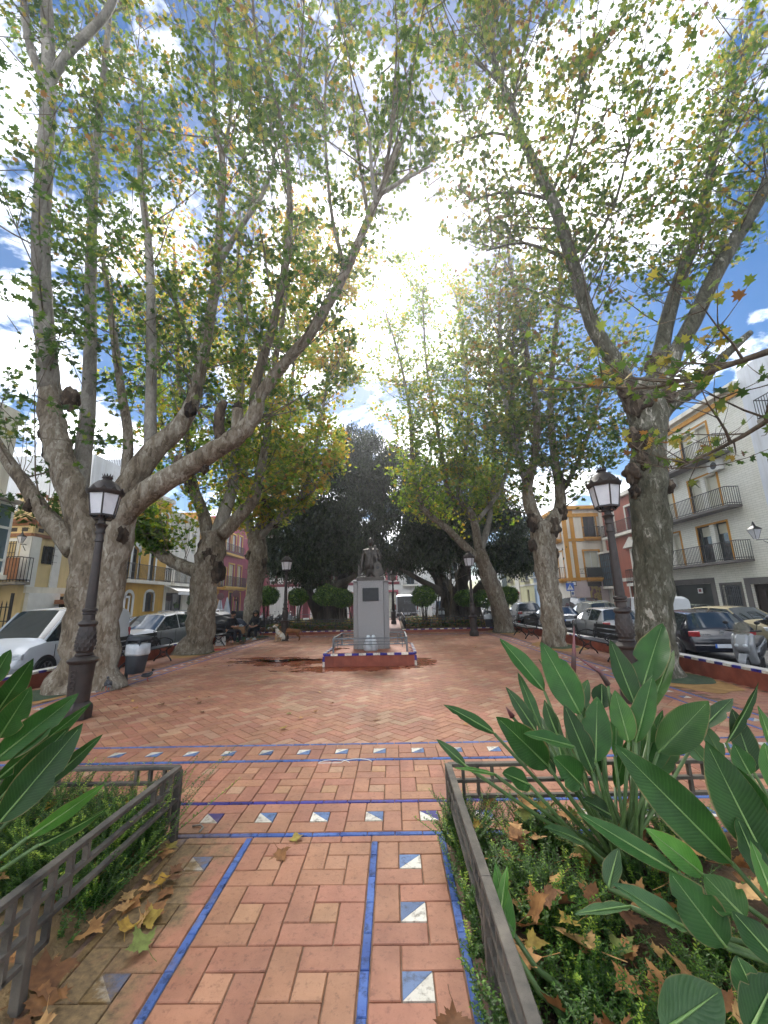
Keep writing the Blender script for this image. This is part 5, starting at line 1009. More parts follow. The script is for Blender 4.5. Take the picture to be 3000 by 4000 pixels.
x0, x1, z0, z1 = f.px(2828, 2285, 2900, 2372); f.window(x0, x1, z0, z1, frame='galv', surround='w_grey_stone', sw=.14, bars='galv', mull=0)
x0, x1, z0, z1 = f.px(2945, 2280, 3020, 2400); f.window(x0, min(x1, f.L-.4), ST+.05, z1, frame='dark_wood', pane='dark_wood', surround='w_grey_stone', sw=.32, name='entrance_door')
x0, x1, z0, z1 = f.px(2718, 2298, 2736, 2318); f.slab(x0, x1, z0, z1, -.14, -.12, 'notice', 'white_paint'); f.slab(x0+.08, x1-.08, z0+.08, z1-.05, -.12, -.115, 'notice_mark', 'w_maroon')
for u, v in ((2630, 1890), (2805, 1820)):
    x, z = f.sz(u, v); o = f.slab(x-.4, x+.4, z-.28, z+.28, .02, .3, 'air_conditioner', 'white_paint'); MB().lathe([(.2, 0), (.2, .02), (.0, .02)], 16, f.P(x+.05, .302, z), M=Matrix.Rotation(-PI/2, 3, 'Y'), cap=False).build('fan_grille', 'black_iron', o)
f.band(11.6, 11.85, .12, 'w_orange', 'string_course'); f.band(12.05, 12.3, .3, 'w_cream_white', 'eaves'); f.finish()
for x in (2.9, 4.6): pass
t = house('blue white house at the right hand edge next to the apartment house', loc=(XE, 17, 0)); f = Facade(t, (XE, 19.0), (XE, 10.), ST, 12.8, 'w_blue_white', 8)
for z in FL: f.balcony(1.2, 5., z+.5, .7, 1., 'w_stone', 'black_iron', .15, step=.13); f.window(1.9, 3., z+.5, z+2.6, frame='black_iron', mull=1, name='balcony_door')
f.finish()
lantern('wall lantern on a heavy bracket in front of the white apartment house', Vector((XE-.02, 18.95, 4.05)), (-1, .0), .9, 1.25)
# pavements along both house rows
tag(MB().span((-17., 4, ST-.05), (-15.4, 47, ST+.12)).build('pavement', 'concrete'), kind='structure'); tag(MB().span((16.5, 4, ST-.05), (18., 34.3, ST+.12)).build('pavement', 'concrete'), kind='structure')
tag(MB().span((-17, 45.8, ST-.05), (14.8, 47.2, ST+.11)).build('pavement', 'concrete'), kind='structure')
# ================================================================== monument, lamps, benches, bins, signs
pmat('bronze', srgb('#2f2b28'), srgb('#4a443e'), scale=7, rough=.36, metal=.45, bump=.25, bscale=40, bdist=.006)
pmat('granite', srgb('#6f6f70'), srgb('#979696'), scale=55, rough=.75, bump=.12, bscale=90, lo=.3, hi=.7, bdist=.003)
pmat('plaque', srgb('#1d1f22'), srgb('#292c30'), scale=12, rough=.4, metal=.3, bump=.3, bscale=60)
pmat('lamp_paint', srgb('#2b2523'), srgb('#3a322f'), scale=7, rough=.5, metal=.1, bump=.25, bscale=45, bdist=.004)
pmat('plastic_white', srgb('#a9b0b6'), srgb('#c6ccd0'), scale=6, rough=.35, bump=.6, bscale=14, bdist=.02)
pmat('bin_plastic', srgb('#2c3036'), srgb('#383d44'), scale=5, rough=.5)
pmat('cardboard', srgb('#8a6a48'), srgb('#9d7c58'), scale=6, rough=.9); pmat('green_plastic', srgb('#14522f'), srgb('#1b6238'), scale=5, rough=.45); pmat('red_plastic', srgb('#a81d1d'), srgb('#c02a26'), scale=5, rough=.4)
pmat('black_cloth', srgb('#15171b'), srgb('#23262b'), scale=4, rough=.75, bump=.5, bscale=9, bdist=.03); pmat('navy_cloth', srgb('#1e2533'), srgb('#2b3446'), scale=4, rough=.6, bump=.4, bscale=9, bdist=.03)
pmat('sign_blue', srgb('#1c54b0'), srgb('#2260be'), scale=3, rough=.4); pmat('sign_red', srgb('#a01822'), srgb('#b3202a'), scale=3, rough=.4); pmat('sign_back', srgb('#4c2127'), srgb('#5a2a2f'), scale=4, rough=.5); pmat('parasol_cloth', srgb('#b9c0cb'), srgb('#cdd3db'), scale=3, rough=.85, bump=.4, bscale=8, bdist=.03)
# ---- monument
MX = -.665
t = thing('monument_platform', 'square red brick platform edged with white and blue tiles under the statue', 'platform', (MX, 12.2, 0))
PW, PF = 2.40, 2.45
MB().span((-PW/2, -PF/2+.0, -.02), (PW/2, PF/2, .30)).build('brick_body', 'brick_red', t)
MB().span((-PW/2+.06, -PF/2+.06, .30), (PW/2-.06, PF/2-.06, .318)).build('top_paving', 'tiles_red', t)
def edge_tiles(t, a, b, z, step, wz=.05):
    a = Vector(a); b = Vector(b); d = b-a; L_ = d.length; n = int(round(L_/step)); s_ = L_/n; d.normalize(); me = {}
    for i in range(n):
        mt = ('glaze_navy', 'glaze_white')[i % 2]
        if mt not in me: me[mt] = MB().box((0, 0, 0), (s_-.008, .07, wz)).mesh('edge_tile', mt)
        link('edge_tile', me[mt], t, a+d*(i+.5)*s_+_Z*z, math.atan2(d.y, d.x))
for a, b in (((-PW/2, -PF/2), (PW/2, -PF/2)), ((-PW/2, PF/2), (PW/2, PF/2))): edge_tiles(t, (*a, .3), (*b, .3), .003, .19)
for sx in (-1, 1): edge_tiles(t, (sx*PW/2, -PF/2+.08, .3), (sx*PW/2, PF/2-.08, .3), .003, .19)
for i in range(10):
    x = -PW/2+.02+PW*(i+.5)/10; MB().span((x-PW/20+.006, -PF/2-.012, 0.01), (x+PW/20-.006, -PF/2+.01, .27)).build('facing_brick', 'brick_red', t)
for sx in (-1, 1):
    for k, mt in enumerate(('glaze_white', 'glaze_navy')): MB().span((sx*PW/2-.028, -PF/2-.02, .005+k*.135), (sx*PW/2+.028, -PF/2+.015, .13+k*.135)).build('corner_tile', mt, t)
# railing round the pedestal
t = thing('monument_railing', 'low grey steel railing round the statue pedestal', 'railing', (MX, 12.2, .318)); RW, RD = .99, .95
for a, b in (((-RW, -RD), (RW, -RD)), ((RW, -RD), (RW, RD)), ((RW, RD), (-RW, RD)), ((-RW, RD), (-RW, -RD))):
    a = Vector((*a, 0)); b = Vector((*b, 0)); d = (b-a).normalized()
    MB().bar(a, a+_Z*.36, .045).build('post', 'galv', t)
    for z, w_ in ((.36, .04), (.27, .02), (.20, .025)): MB().bar(a+_Z*z, b+_Z*z, w_).build('rail', 'galv', t)
    for e, s_ in ((a, 1), (b, -1)):
        for k in (1, 2): q = e+d*s_*k*.12; MB().bar(q+_Z*(.20 if k == 2 else .12), q+_Z*.36, .02).build('bar', 'galv', t)
# pedestal
t = thing('pedestal', 'tall grey granite pedestal with a dark plaque under the bronze guitarist', 'pedestal', (MX, 12.35, .318)); PH = 2.22-.318; w_ = .52
MB().prism([(-w_*.72, -w_*.85), (w_*.72, -w_*.85), (w_*.72, w_*.85), (-w_*.72, w_*.85)], 0, PH).build('core', 'granite', t, bevel=.01)
for sx in (-1, 1): MB().prism([(sx*w_*.74, -w_*.78), (sx*w_, -w_*.62), (sx*w_, w_*.62), (sx*w_*.74, w_*.78)], .0, PH-.004).build('corner_pier', 'granite', t, bevel=.008)
MB().span((-w_, -w_*.86, PH), (w_, w_*.86, PH+.025)).build('top_slab', 'granite', t, bevel=.006)
pass
q = MB().span((-.235, -w_*.85-.03, PH-.56), (.235, -w_*.85, PH-.185)).build('plaque', 'plaque', t, bevel=.006)
MB().span((-.215, -w_*.85-.034, PH-.54), (.215, -w_*.85-.029, PH-.205)).build('plaque_field', 'plaque', q)
# bottles in a bag leaning on the pedestal
t = thing('water_bottles', 'white plastic bottles in a bag leaning against the foot of the pedestal', 'bottles', (MX+.0, 11.5, .318))
MB().lathe([(.09, 0), (.125, .03), (.14, .12), (.11, .24), (.08, .30), (.05, .40), (.03, .42)], 14, (-.06, 0, 0)).lathe([(.08, 0), (.12, .04), (.12, .14), (.08, .28), (.055, .38), (.03, .42)], 14, (.08, .02, 0)).build('bottle_bag', 'plastic_white', t, smooth=True)

def skin_mesh(name, V, E, rad, mat, sub=2, root=0):
    """continuous body grown round a skeleton of joints"""
    me = bpy.data.meshes.new('tmp'); me.from_pydata([tuple(v) for v in V], E, []); o = bpy.data.objects.new('tmp', me); COL.objects.link(o)
    sk = o.modifiers.new('s', 'SKIN'); sk.use_smooth_shade = True
    for i, d in enumerate(me.skin_vertices[0].data): r = rad[i]; d.radius = (r, r) if not hasattr(r, '__len__') else r; d.use_root = (i == root)
    ss = o.modifiers.new('u', 'SUBSURF'); ss.levels = sub; ss.render_levels = sub
    dg = bpy.context.evaluated_depsgraph_get(); m2 = bpy.data.meshes.new_from_object(o.evaluated_get(dg)); bpy.data.objects.remove(o); bpy.data.meshes.remove(me)
    m2.name = name; m2.materials.clear(); m2.materials.append(M_(mat)); m2.polygons.foreach_set('use_smooth', [True]*len(m2.polygons)); return m2
def chain(*segs):
    """segs: lists of (x,y,z,r); a list whose first item is an int starts from that joint"""
    V, E, Rr = [], [], []
    for sg in segs:
        prev = None
        for q in sg:
            if isinstance(q, int): prev = q; continue
            V.append(q[:3]); Rr.append(q[3]); i = len(V)-1
            if prev is not None: E.append((prev, i))
            prev = i
    return V, E, Rr
def head_mesh(name, mat, r=.105, face=True):
    """head with brow, nose, chin and ears, facing -y"""
    mb = MB(); n, k = 20, 16; vs = []; fs = []
    for i in range(k+1):
        th = PI*i/k; z = math.cos(th)
        for j in range(n):
            a = 2*PI*j/n; x, y = math.sin(th)*math.sin(a), -math.sin(th)*math.cos(a)
            sx, sy = .78, .95
            if z < 0: sx *= 1-.32*(-z)**1.4; sy *= 1-.12*(-z)
            if y < 0:
                y *= .92
                if abs(x) < .16 and -.35 < z < .08: y -= .16*(1-abs(x)/.16)*(1-abs(z+.18)/.27 if abs(z+.18) < .27 else 0)
                if abs(abs(x)-.3) < .16 and abs(z-.08) < .12: y += .10*(1-abs(abs(x)-.3)/.16)
                if abs(x) < .3 and abs(z+.5) < .07: y += .05
                if z < -.68 and abs(x) < .3: y -= .08
            vs.append((x*sx*r, y*sy*r, z*1.22*r))
    for i in range(k):
        for j in range(n): fs.append((i*n+j, (i+1)*n+j, (i+1)*n+(j+1) % n, i*n+(j+1) % n))
    mb.add(vs, fs)
    for s_ in (-1, 1): mb.ball((s_*.80*r, .05*r, -.02*r), (.10*r, .2*r, .3*r), 8, 6)
    return mb
# ---- bronze figure
S0 = Vector((MX, 12.35, 2.245))
t = thing('bronze_statue', 'bronze statue of a man in a jacket holding a guitar beside a chair', 'statue', S0)
MB().span((-.42, -.36, 0), (.40, .36, .12)).build('plinth', 'bronze', t, bevel=.01)
B0 = .12
V, E, Rr = chain([(0, 0, B0+.30, .15), (0, -.01, B0+.48, (.17, .13)), (0, -.01, B0+.66, (.19, .14)), (0, 0, B0+.80, (.20, .12)), (0, -.01, B0+.89, .075), (0, -.02, B0+.95, .06)],
                 [3, (-.20, 0, B0+.80, .085), (-.255, .0, B0+.62, .065), (-.27, -.03, B0+.46, .052), (-.285, -.10, B0+.26, .038), (-.30, -.16, B0+.20, .035)],
                 [3, (.20, 0, B0+.80, .085), (.275, -.04, B0+.63, .066), (.25, -.14, B0+.50, .055), (.17, -.22, B0+.56, .042), (.13, -.24, B0+.60, .04)],
                 [0, (-.10, -.01, B0+.16, .105), (-.105, -.01, B0+.0, .095)], [0, (.10, -.01, B0+.16, .105), (.11, -.01, B0+.0, .095)])
link('figure', skin_mesh('figure', V, E, Rr, 'bronze'), t)
hd = head_mesh('head', 'bronze', .105).build('head', 'bronze', t, smooth=True, loc=(.0, -.03, B0+1.07))
MB().ball((0, .012, .035), (.086, .10, .108), 12, 8, wob=.25).build('hair', 'bronze', hd, smooth=True)
# jacket: open front with lapels
pts = []; mb = MB(); prof = [(B0+.25, .225, .165), (B0+.40, .205, .155), (B0+.55, .205, .155), (B0+.70, .225, .155), (B0+.82, .235, .135), (B0+.88, .13, .10)]; n = 26
for z, rx, ry in prof:
    for j in range(n): a = -PI/2+.10+(2*PI-.20)*j/(n-1); fl = (1+.05*math.cos(3*a)) if z < B0+.4 else 1; pts.append((rx*fl*math.cos(a), ry*fl*math.sin(a), z))
mb.add(pts, [(i*n+j, i*n+j+1, (i+1)*n+j+1, (i+1)*n+j) for i in range(len(prof)-1) for j in range(n-1)]); o = mb.build('jacket', 'bronze', t, smooth=True); md = o.modifiers.new('s', 'SOLIDIFY'); md.thickness = .018
for sx in (-1, 1): MB().add([(sx*.02, -.17, B0+.5), (sx*.13, -.165, B0+.72), (sx*.07, -.135, B0+.87), (sx*.03, -.155, B0+.8)], [(0, 1, 2, 3)] if sx > 0 else [(3, 2, 1, 0)]).build('lapel', 'bronze', t)
MB().box((-.035, -.125, B0+.885), (.06, .03, .04), M=Matrix.Rotation(.3, 3, 'Y')).box((.035, -.125, B0+.885), (.06, .03, .04), M=Matrix.Rotation(-.3, 3, 'Y')).build('bow_tie', 'bronze', t)
# guitar stood upright on its end
g0 = Vector((.25, -.27, B0)); gm = Matrix.Rotation(-.10, 3, 'Y')
out_ = [(-.0, 0), (.10, .01), (.155, .06), (.165, .13), (.14, .20), (.115, .25), (.12, .31), (.125, .36), (.10, .41), (.04, .435)]
poly = out_+[(-x, z) for x, z in reversed(out_[1:])]
g = MB().prism(poly, -.04, .04, M=Matrix.Rotation(PI/2, 3, 'X')).build('guitar', 'bronze', t, smooth=40, bevel=.008, loc=g0, rot=(0, -.12, 0))
MB().lathe([(.048, 0), (.048, .004), (.0, .004)], 20, (0, -.0415, .27), M=Matrix.Rotation(PI/2, 3, 'X'), cap=False).build('sound_hole', 'plaque', g)
MB().span((-.055, -.052, .115), (.055, -.04, .13)).build('bridge', 'bronze', g); MB().span((-.027, -.05, .38), (.027, -.015, .80)).span((-.04, -.045, .80), (.04, -.02, .96)).build('neck', 'bronze', g, bevel=.004)
hm = MB()
for i in range(4): hm.tube([(.165, -.245, B0+.555+i*.022), (.13, -.305, B0+.565+i*.022), (.10, -.29, B0+.57+i*.022)], [.013, .012, .009], 6)
hm.ball((.16, -.23, B0+.585), (.035, .03, .05), 8, 6).tube([(.16, -.24, B0+.62), (.13, -.27, B0+.645)], [.014, .010], 6).build('hand', 'bronze', t, smooth=True)
hm = MB().ball((-.30, -.17, B0+.19), (.03, .035, .045), 8, 6)
for i in range(4): hm.tube([(-.32+i*.013, -.19, B0+.17), (-.325+i*.013, -.20, B0+.12), (-.32+i*.013, -.185, B0+.09)], [.011, .010, .008], 6)
hm.tube([(-.285, -.16, B0+.18), (-.28, -.185, B0+.14)], [.012, .009], 6).build('hand', 'bronze', t, smooth=True)
ch = MB().bar((-.36, -.14, B0), (-.37, -.12, B0+.36), .045).bar((-.36, .2, B0), (-.37, .2, B0+.36), .045).ball((-.37, -.12, B0+.38), .028, 8, 6)
for z in (.12, .22, .30): ch.bar((-.365, -.13, B0+z), (-.365, .2, B0+z), .02, .04)
ch.span((-.36, -.13, B0+.05), (-.10, .2, B0+.08)).build('chair', 'bronze', t)
# ---- lamp posts
def make_lamp(label, loc, group=None, rz=0.):
    t = thing('street_lamp', label, 'street lamp', loc, rz, group)
    MB().lathe([(.205, 0), (.21, .16), (.20, .20), (.165, .235), (.15, .25)], 8, ph=PI/8).build('foot', 'lamp_paint', t, bevel=.006)
    MB().lathe([(.152, .25), (.155, .5), (.168, .75), (.172, .80), (.19, .81), (.212, .835), (.215, .86), (.18, .885), (.12, .92)], 16).build('base_drum', 'lamp_paint', t, smooth=35)
    q = MB()
    for k in range(3): q.tube([(.036*math.cos(a), -.158-.004*k, .45+k*.09+.03*math.sin(a)) for a in np.linspace(0, 2*PI, 13)], .007, 5, cap=False)
    q.tube([(-.05, -.168, .70), (0, -.172, .72), (.05, -.168, .70)], .008, 5)
    q.build('city_emblem', 'lamp_paint', t, smooth=True)
    MB().lathe([(.115, .92), (.125, .94), (.105, .965), (.12, 1.0), (.135, 1.10), (.125, 1.25), (.105, 1.36), (.135, 1.40), (.125, 1.43), (.085, 1.46), (.082, 1.54), (.105, 1.56), (.085, 1.585), (.105, 1.60), (.105, 1.63), (.078, 1.65)], 20).build('vase', 'lamp_paint', t, smooth=40)
    lf = MB()
    for r in range(6):
        for j in range(11):
            a = 2*PI*(j+.5*(r % 2))/11; z = 1.0+r*.057; rr = .133-.03*max(0, (r-2)/4); c = Vector((rr*math.cos(a), rr*math.sin(a), z)); d = Vector((math.cos(a), math.sin(a), 0)); s_ = Vector((-d.y, d.x, 0))
            lf.add([c-s_*.03, c+d*.016+_Z*.01, c+s_*.03, c+d*.004+_Z*.062], [(0, 1, 3), (1, 2, 3)])
    lf.build('leaf_relief', 'lamp_paint', t)
    MB().lathe([(.076, 1.65), (.066, 2.2), (.056, 2.72), (.068, 2.73), (.068, 2.76), (.057, 2.78), (.057, 2.86), (.07, 2.87), (.07, 2.90), (.062, 2.92), (.075, 2.98), (.10, 3.01), (.055, 3.04), (.05, 3.10), (.06, 3.13)], 20).build('pole', 'lamp_paint', t, smooth=40)
    n = 6
    gl = MB().lathe([(.185, 3.175), (.245, 3.53)], n, cap=False).build('lamp_glass', 'lamp_glass', t)
    fr = MB()
    for j in range(n):
        a = 2*PI*j/n; p0 = Vector((.187*math.cos(a), .187*math.sin(a), 3.17)); p1 = Vector((.247*math.cos(a), .247*math.sin(a), 3.54)); fr.bar(p0, p1, .018); fr.tube([(.05*math.cos(a), .05*math.sin(a), 3.10), (.12*math.cos(a), .12*math.sin(a), 3.10), p0], .012, 6)
    fr.lathe([(.175, 3.155), (.2, 3.155), (.2, 3.185), (.175, 3.185)], n, cap=False).build('lantern_frame', 'lamp_paint', t)
    MB().lathe([(.25, 3.53), (.275, 3.55), (.285, 3.59), (.262, 3.61), (.23, 3.64), (.20, 3.70), (.14, 3.76), (.08, 3.79), (.065, 3.82), (.085, 3.835), (.075, 3.86)], 24).build('lantern_roof', 'lamp_paint', t, smooth=45)
    cr_ = MB()
    for j in range(12):
        a = 2*PI*j/12; d = Vector((math.cos(a), math.sin(a), 0)); s_ = Vector((-d.y, d.x, 0)); c = d*.283+_Z*3.585; cr_.add([c-s_*.05, c+s_*.05, c+d*.012+_Z*.065], [(0, 1, 2)]); c = d*.07+_Z*3.855
        cr_.add([c-s_*.018, c+s_*.018, c+d*.025+_Z*.05], [(0, 1, 2)])
    cr_.build('crown_ornament', 'lamp_paint', t); return t
lp = make_lamp('brown cast iron street lamp in front of the double trunked tree', (-4.90, 6.52, 0))
dup(lp, (3.78, 6.9, 0), .4, 'brown cast iron street lamp standing behind the big paddle leaves'); dup(lp, (-4.98, 18.75, 0), .2, 'far street lamp with the two dogs at its foot'); dup(lp, (3.64, 19.1, 0), .9, 'far street lamp in front of the leaning tree, litter bin behind it'); dup(lp, (-.02, 30.2, 0), 0, 'most distant street lamp, right of the statue under the fig branches')
# ---- benches
def make_bench(label, loc, rz):
    t = thing('park_bench', label, 'bench', loc, rz); L_ = 1.85
    for i in range(4): MB().span((-L_/2, -.22+i*.115, .425), (L_/2, -.22+i*.115+.10, .455)).build('seat_slat', 'black_iron', t, bevel=.005)
    Rb = Matrix.Rotation(-.22, 3, 'X')
    for z0, z1 in ((.50, .60), (.63, .73), (.755, .86)): MB().box(Rb @ Vector((0, .0, (z0+z1)/2-.45))+Vector((0, .25, .45)), (L_, .025, z1-z0), M=Rb).build('back_slat', 'black_iron', t, bevel=.004)
    for sx in (-1, 1):
        x = sx*(L_/2-.12); m_ = MB()
        m_.tube([(x, -.27, .0), (x, -.24, .06), (x, -.12, .2), (x, -.10, .33), (x, -.2, .42)], [.024, .022, .022, .02, .022], 8).tube([(x, .27, 0), (x, .24, .07), (x, .1, .2), (x, .09, .33), (x, .22, .43)], [.024, .022, .022, .02, .022], 8).tube([(x, -.13, .2), (x, .0, .28), (x, .11, .2), (x, 0, .13), (x, -.13, .2)], .014, 6).bar((x, -.24, .41), (x, .24, .41), .03)
        m_.tube([(x, -.10, .33), (x, 0, .24), (x, .09, .33)], .013, 6).tube([(x, .22, .43), (x, .29, .62), (x, .345, .86), (x, .36, .90)], [.022, .018, .016, .02], 8).build('leg', 'black_iron', t, smooth=True)
        A_ = [(x, .29, .62)]+[(x, .15-.30*k/8, .66+.03*math.sin(k/8*PI)) for k in range(9)]+[(x, -.24, .62), (x, -.27, .56), (x, -.23, .52), (x, -.18, .55), (x, -.20, .59)]
        MB().tube(A_, .017, 8).tube([(x, -.2, .42), (x, -.17, .48), (x, -.23, .52)], .014, 6).build('armrest', 'black_iron', t, smooth=True)
    return t
bn = make_bench('black iron bench behind the litter bin on the side of the parked silver car', (-7.15, 12.0, 0), PI/2)
dup(bn, (5.72, 11.75, 0), -PI/2, 'black iron bench between the near lamp and the forked tree'); dup(bn, (5.62, 18.0, 0), -PI/2, 'black iron bench between the forked tree and the leaning tree'); dup(bn, (-7.2, 17.7, 0), PI/2, 'black iron bench the bearded man in the cap sits on')
# ---- litter bins
def make_bin(label, loc, rz, bag=True):
    t = thing('litter_bin', label, 'litter bin', loc, rz)
    MB().bar((0, 0, 0), (0, 0, 1.02), .055).lathe([(.055, 1.02), (.045, 1.05), (0, 1.06)], 12).build('post', 'bin_plastic', t, bevel=.006)
    def ring(w, d, z, cx, n=20, p=4.): return [(cx+w/2*math.copysign(abs(math.cos(a))**(2/p), math.cos(a)), d/2*math.copysign(abs(math.sin(a))**(2/p), math.sin(a)), z) for a in [2*PI*i/n for i in range(n)]]
    def loft(rs): n = len(rs[0]); return [q for r in rs for q in r], [(i*n+j, i*n+(j+1) % n, (i+1)*n+(j+1) % n, (i+1)*n+j) for i in range(len(rs)-1) for j in range(n)]+[tuple(range(n-1, -1, -1)), tuple(range((len(rs)-1)*n, len(rs)*n))]
    MB().add(*loft([ring(.26, .28, .24, .19), ring(.31, .31, .27, .20), ring(.37, .36, .60, .22), ring(.39, .38, .82, .225)])).build('bucket', 'bin_plastic', t, smooth=40)
    MB().add(*loft([ring(.40, .39, .93, .225), ring(.41, .40, .95, .225), ring(.36, .36, 1.0, .225), ring(.22, .24, 1.03, .22), ring(.05, .05, 1.035, .22)])).build('lid', 'bin_plastic', t, smooth=50)
    for y in (-.15, .15): MB().span((.05, y-.02, .82), (.10, y+.02, .94)).span((.34, y-.02, .82), (.40, y+.02, .94)).build('lid_strut', 'bin_plastic', t)
    if bag: MB().add(*loft([ring(.375, .37, .62, .225, 28), ring(.41, .40, .66, .225, 28), ring(.405, .395, .76, .225, 28), ring(.40, .39, .85, .225, 28), ring(.35, .34, .86, .225, 28)])).build('bin_bag', 'plastic_white', t, smooth=True)
    return t
b0 = make_bin('grey plastic litter bin with a white bag on a post beside the double trunked tree', (-5.85, 9.1, 0), -.15)
dup(b0, (5.05, 21.3, 0), PI-.2, 'litter bin on a post between the far lamp and the leaning tree'); dup(b0, (3.05, 26.2, .1), PI/2, 'litter bin standing among the fig stems beyond the far fence')
# ---- signs
def make_sign(label, top, z_foot, face, mat, post='galv', cat='sign', r=.3):
    t = thing('road_sign', label, cat, (top.x, top.y, z_foot)); h_ = top.z-z_foot
    MB().tube([(0, .03, 0), (0, .03, h_+r)], .035, 8).build('post', post, t)
    if face == 'disc': MB().lathe([(0, 0), (r, 0), (r, .02), (0, .02)], 24, (0, 0, h_), M=Matrix.Rotation(PI/2, 3, 'X'), cap=False).build('sign_plate', mat, t)
    else: MB().box((0, 0, h_), (2*r, .02, 2*r)).build('sign_plate', mat, t)
    return t
s_ = make_sign('blue pedestrian crossing sign on a post in front of the ochre banded corner house', at(2227, 2293, 31), ST, 'sq', 'sign_blue', r=.29); h_ = at(2227, 2293, 31).z-ST
MB().add([(-.24, -.014, h_-.2), (.24, -.014, h_-.2), (0, -.014, h_+.22)], [(0, 1, 2)]).build('white_triangle', 'white_paint', s_)
MB().box((.0, -.018, h_+.06), (.06, .003, .06)).bar((0, -.018, h_+.03), (-.01, -.018, h_-.06), .06, .004).bar((-.01, -.018, h_-.05), (-.09, -.018, h_-.16), .035, .004).bar((-.01, -.018, h_-.05), (.08, -.018, h_-.16), .035, .004).bar((0, -.018, h_+.02), (.08, -.018, h_-.03), .03, .004).build('walking_figure', 'dark_wood', s_)
s_ = make_sign('round red no entry sign in front of the pale yellow house', at(2018, 2318, 43), ST, 'disc', 'sign_red', r=.3); MB().box((0, -.025, at(2018, 2318, 43).z-ST), (.42, .006, .10)).build('white_bar', 'white_paint', s_)
make_sign('round road sign seen from behind next to the folded parasols, half behind the tree', at(862, 2330, 35), ST, 'disc', 'sign_back', r=.31); s_ = make_sign('round road sign seen from behind on an orange taped post before the pink house', at(922, 2320, 34), ST, 'disc', 'sign_back', r=.31)
MB().box((0, 0, at(922, 2320, 34).z-ST-.5), (.3, .02, .2)).build('sub_plate', 'sign_back', s_)
make_sign('small round blue sign on the white house beside the grey van', at(1577, 2340, 44), ST, 'disc', 'sign_blue', r=.3)
# folded parasols
for i, (u, lab) in enumerate(((858, 'folded white parasol half hidden by the tree trunk'), (886, 'folded white parasol standing right of another one'))):
    b = at(u, 2375, 36.5); t = thing('folded_parasol', lab, 'parasol', (b.x, b.y, ST)); MB().tube([(0, 0, 0), (0, 0, 2.6)], .03, 8).build('pole', 'galv', t); vs = []; fs = []; n = 18
    for z, r in ((.55, .26), (.8, .34), (1.4, .25), (2.0, .15), (2.5, .06), (2.6, .02)):
        for j in range(n): a = 2*PI*j/n; q = r*(1+.22*math.cos(a*6)); vs.append((q*math.cos(a), q*math.sin(a), z+(.12*math.cos(a*3) if z < .7 else 0)))
    MB().add(vs, [(k*n+j, k*n+(j+1) % n, (k+1)*n+(j+1) % n, (k+1)*n+j) for k in range(5) for j in range(n)]).build('cloth', 'parasol_cloth', t, smooth=True)
# info panel, pedestrian railing
b = at(1195, 2420, 24.2); t = thing('info_panel', 'small white slanted information panel in the topiary bed', 'panel', (b.x, b.y, .1)); MB().tube([(0, 0, 0), (0, 0, .55)], .03, 6).build('post', 'galv', t); MB().box((0, 0, .6), (.34, .22, .02), M=Matrix.Rotation(.6, 3, 'X')).build('board', 'white_paint', t)
t = thing('street_railing', 'steel pedestrian railing in front of the grey van beyond the far path', 'railing', (-.4, 36., ST))
for i in range(9): MB().tube([(i*.36-.2, 0, 0), (i*.36-.2, 0, 1.15)], .03, 6).ball((i*.36-.2, 0, 1.18), .05, 8, 6).build('post', 'galv', t)
for z in (.35, 1.0): MB().tube([(-.2, 0, z), (2.7, 0, z)], .022, 6).build('rail', 'galv', t)
t = thing('street_railing', 'low steel railing behind the row of parked motorbikes', 'railing', (-9.6, 35.4, ST))
for i in range(9): MB().tube([(i*.75, 0, 0), (i*.75, 0, .95)], .03, 6).build('post', 'galv', t)
for z in (.5, .95): MB().tube([(0, 0, z), (6., 0, z)], .025, 6).build('rail', 'galv', t)
# ---- the camp beside the third tree
def soft(name, label, cat, loc, parts, rz=0.):
    t = thing(name, label, cat, loc, rz)
    for nm, c, r, mt in parts: MB().ball(c, r, 16, 12, wob=.55, seed=c[0]*3+c[2]).build(nm, mt, t, smooth=True)
    return t
b = gp(892, 2512); soft('covered_trolley', 'shopping trolley heaped under black covers behind the man on the bench', 'trolley', (-8.0, 18.9, 0), [('cover', (0, 0, .62), (.55, .4, .48), 'black_cloth'), ('cover', (-.5, .2, .5), (.45, .4, .5), 'black_cloth'), ('basket', (0, 0, .28), (.45, .35, .28), 'bin_plastic')])
t = thing('dark_umbrella', 'dark blue half open umbrella resting on the bags between the two people', 'umbrella', (-7.15, 18.9, .45), .3); vs = []; fs = []; n = 16
for k, (r, z) in enumerate(((.02, .62), (.2, .56), (.38, .40), (.47, .1))):
    for j in range(n): a = 2*PI*j/n; q = r*(1-.07*(j % 2)); vs.append((q*math.cos(a), q*math.sin(a), z))
o = MB().add(vs, [(k*n+j, k*n+(j+1) % n, (k+1)*n+(j+1) % n, (k+1)*n+j) for k in range(3) for j in range(n)]).build('canopy', 'navy_cloth', t); o.rotation_euler = (.5, -.35, 0); MB().tube([(0, 0, 0), (.05, 0, .6)], .012, 6).build('shaft', 'galv', t)
t = thing('cardboard_box', 'open cardboard box with white paper in it beside the bearded man', 'box', (-6.92, 18.35, .38), .2); MB().span((-.24, -.2, 0), (.24, .2, .02)).span((-.24, -.2, 0), (-.22, .2, .3)).span((.22, -.2, 0), (.24, .2, .3)).span((-.22, -.2, 0), (.22, -.18, .3)).span((-.22, .18, 0), (.22, .2, .3)).build('carton', 'cardboard', t); MB().ball((0, 0, .28), (.2, .14, .1), 10, 8, wob=.8).build('paper', 'plastic_white', t); 
for sx in (-1, 1): MB().add([(sx*.24, -.2, .3), (sx*.24, .2, .3), (sx*.38, .2, .40), (sx*.38, -.2, .40)], [(0, 1, 2, 3)]).build('flap', 'cardboard', t)
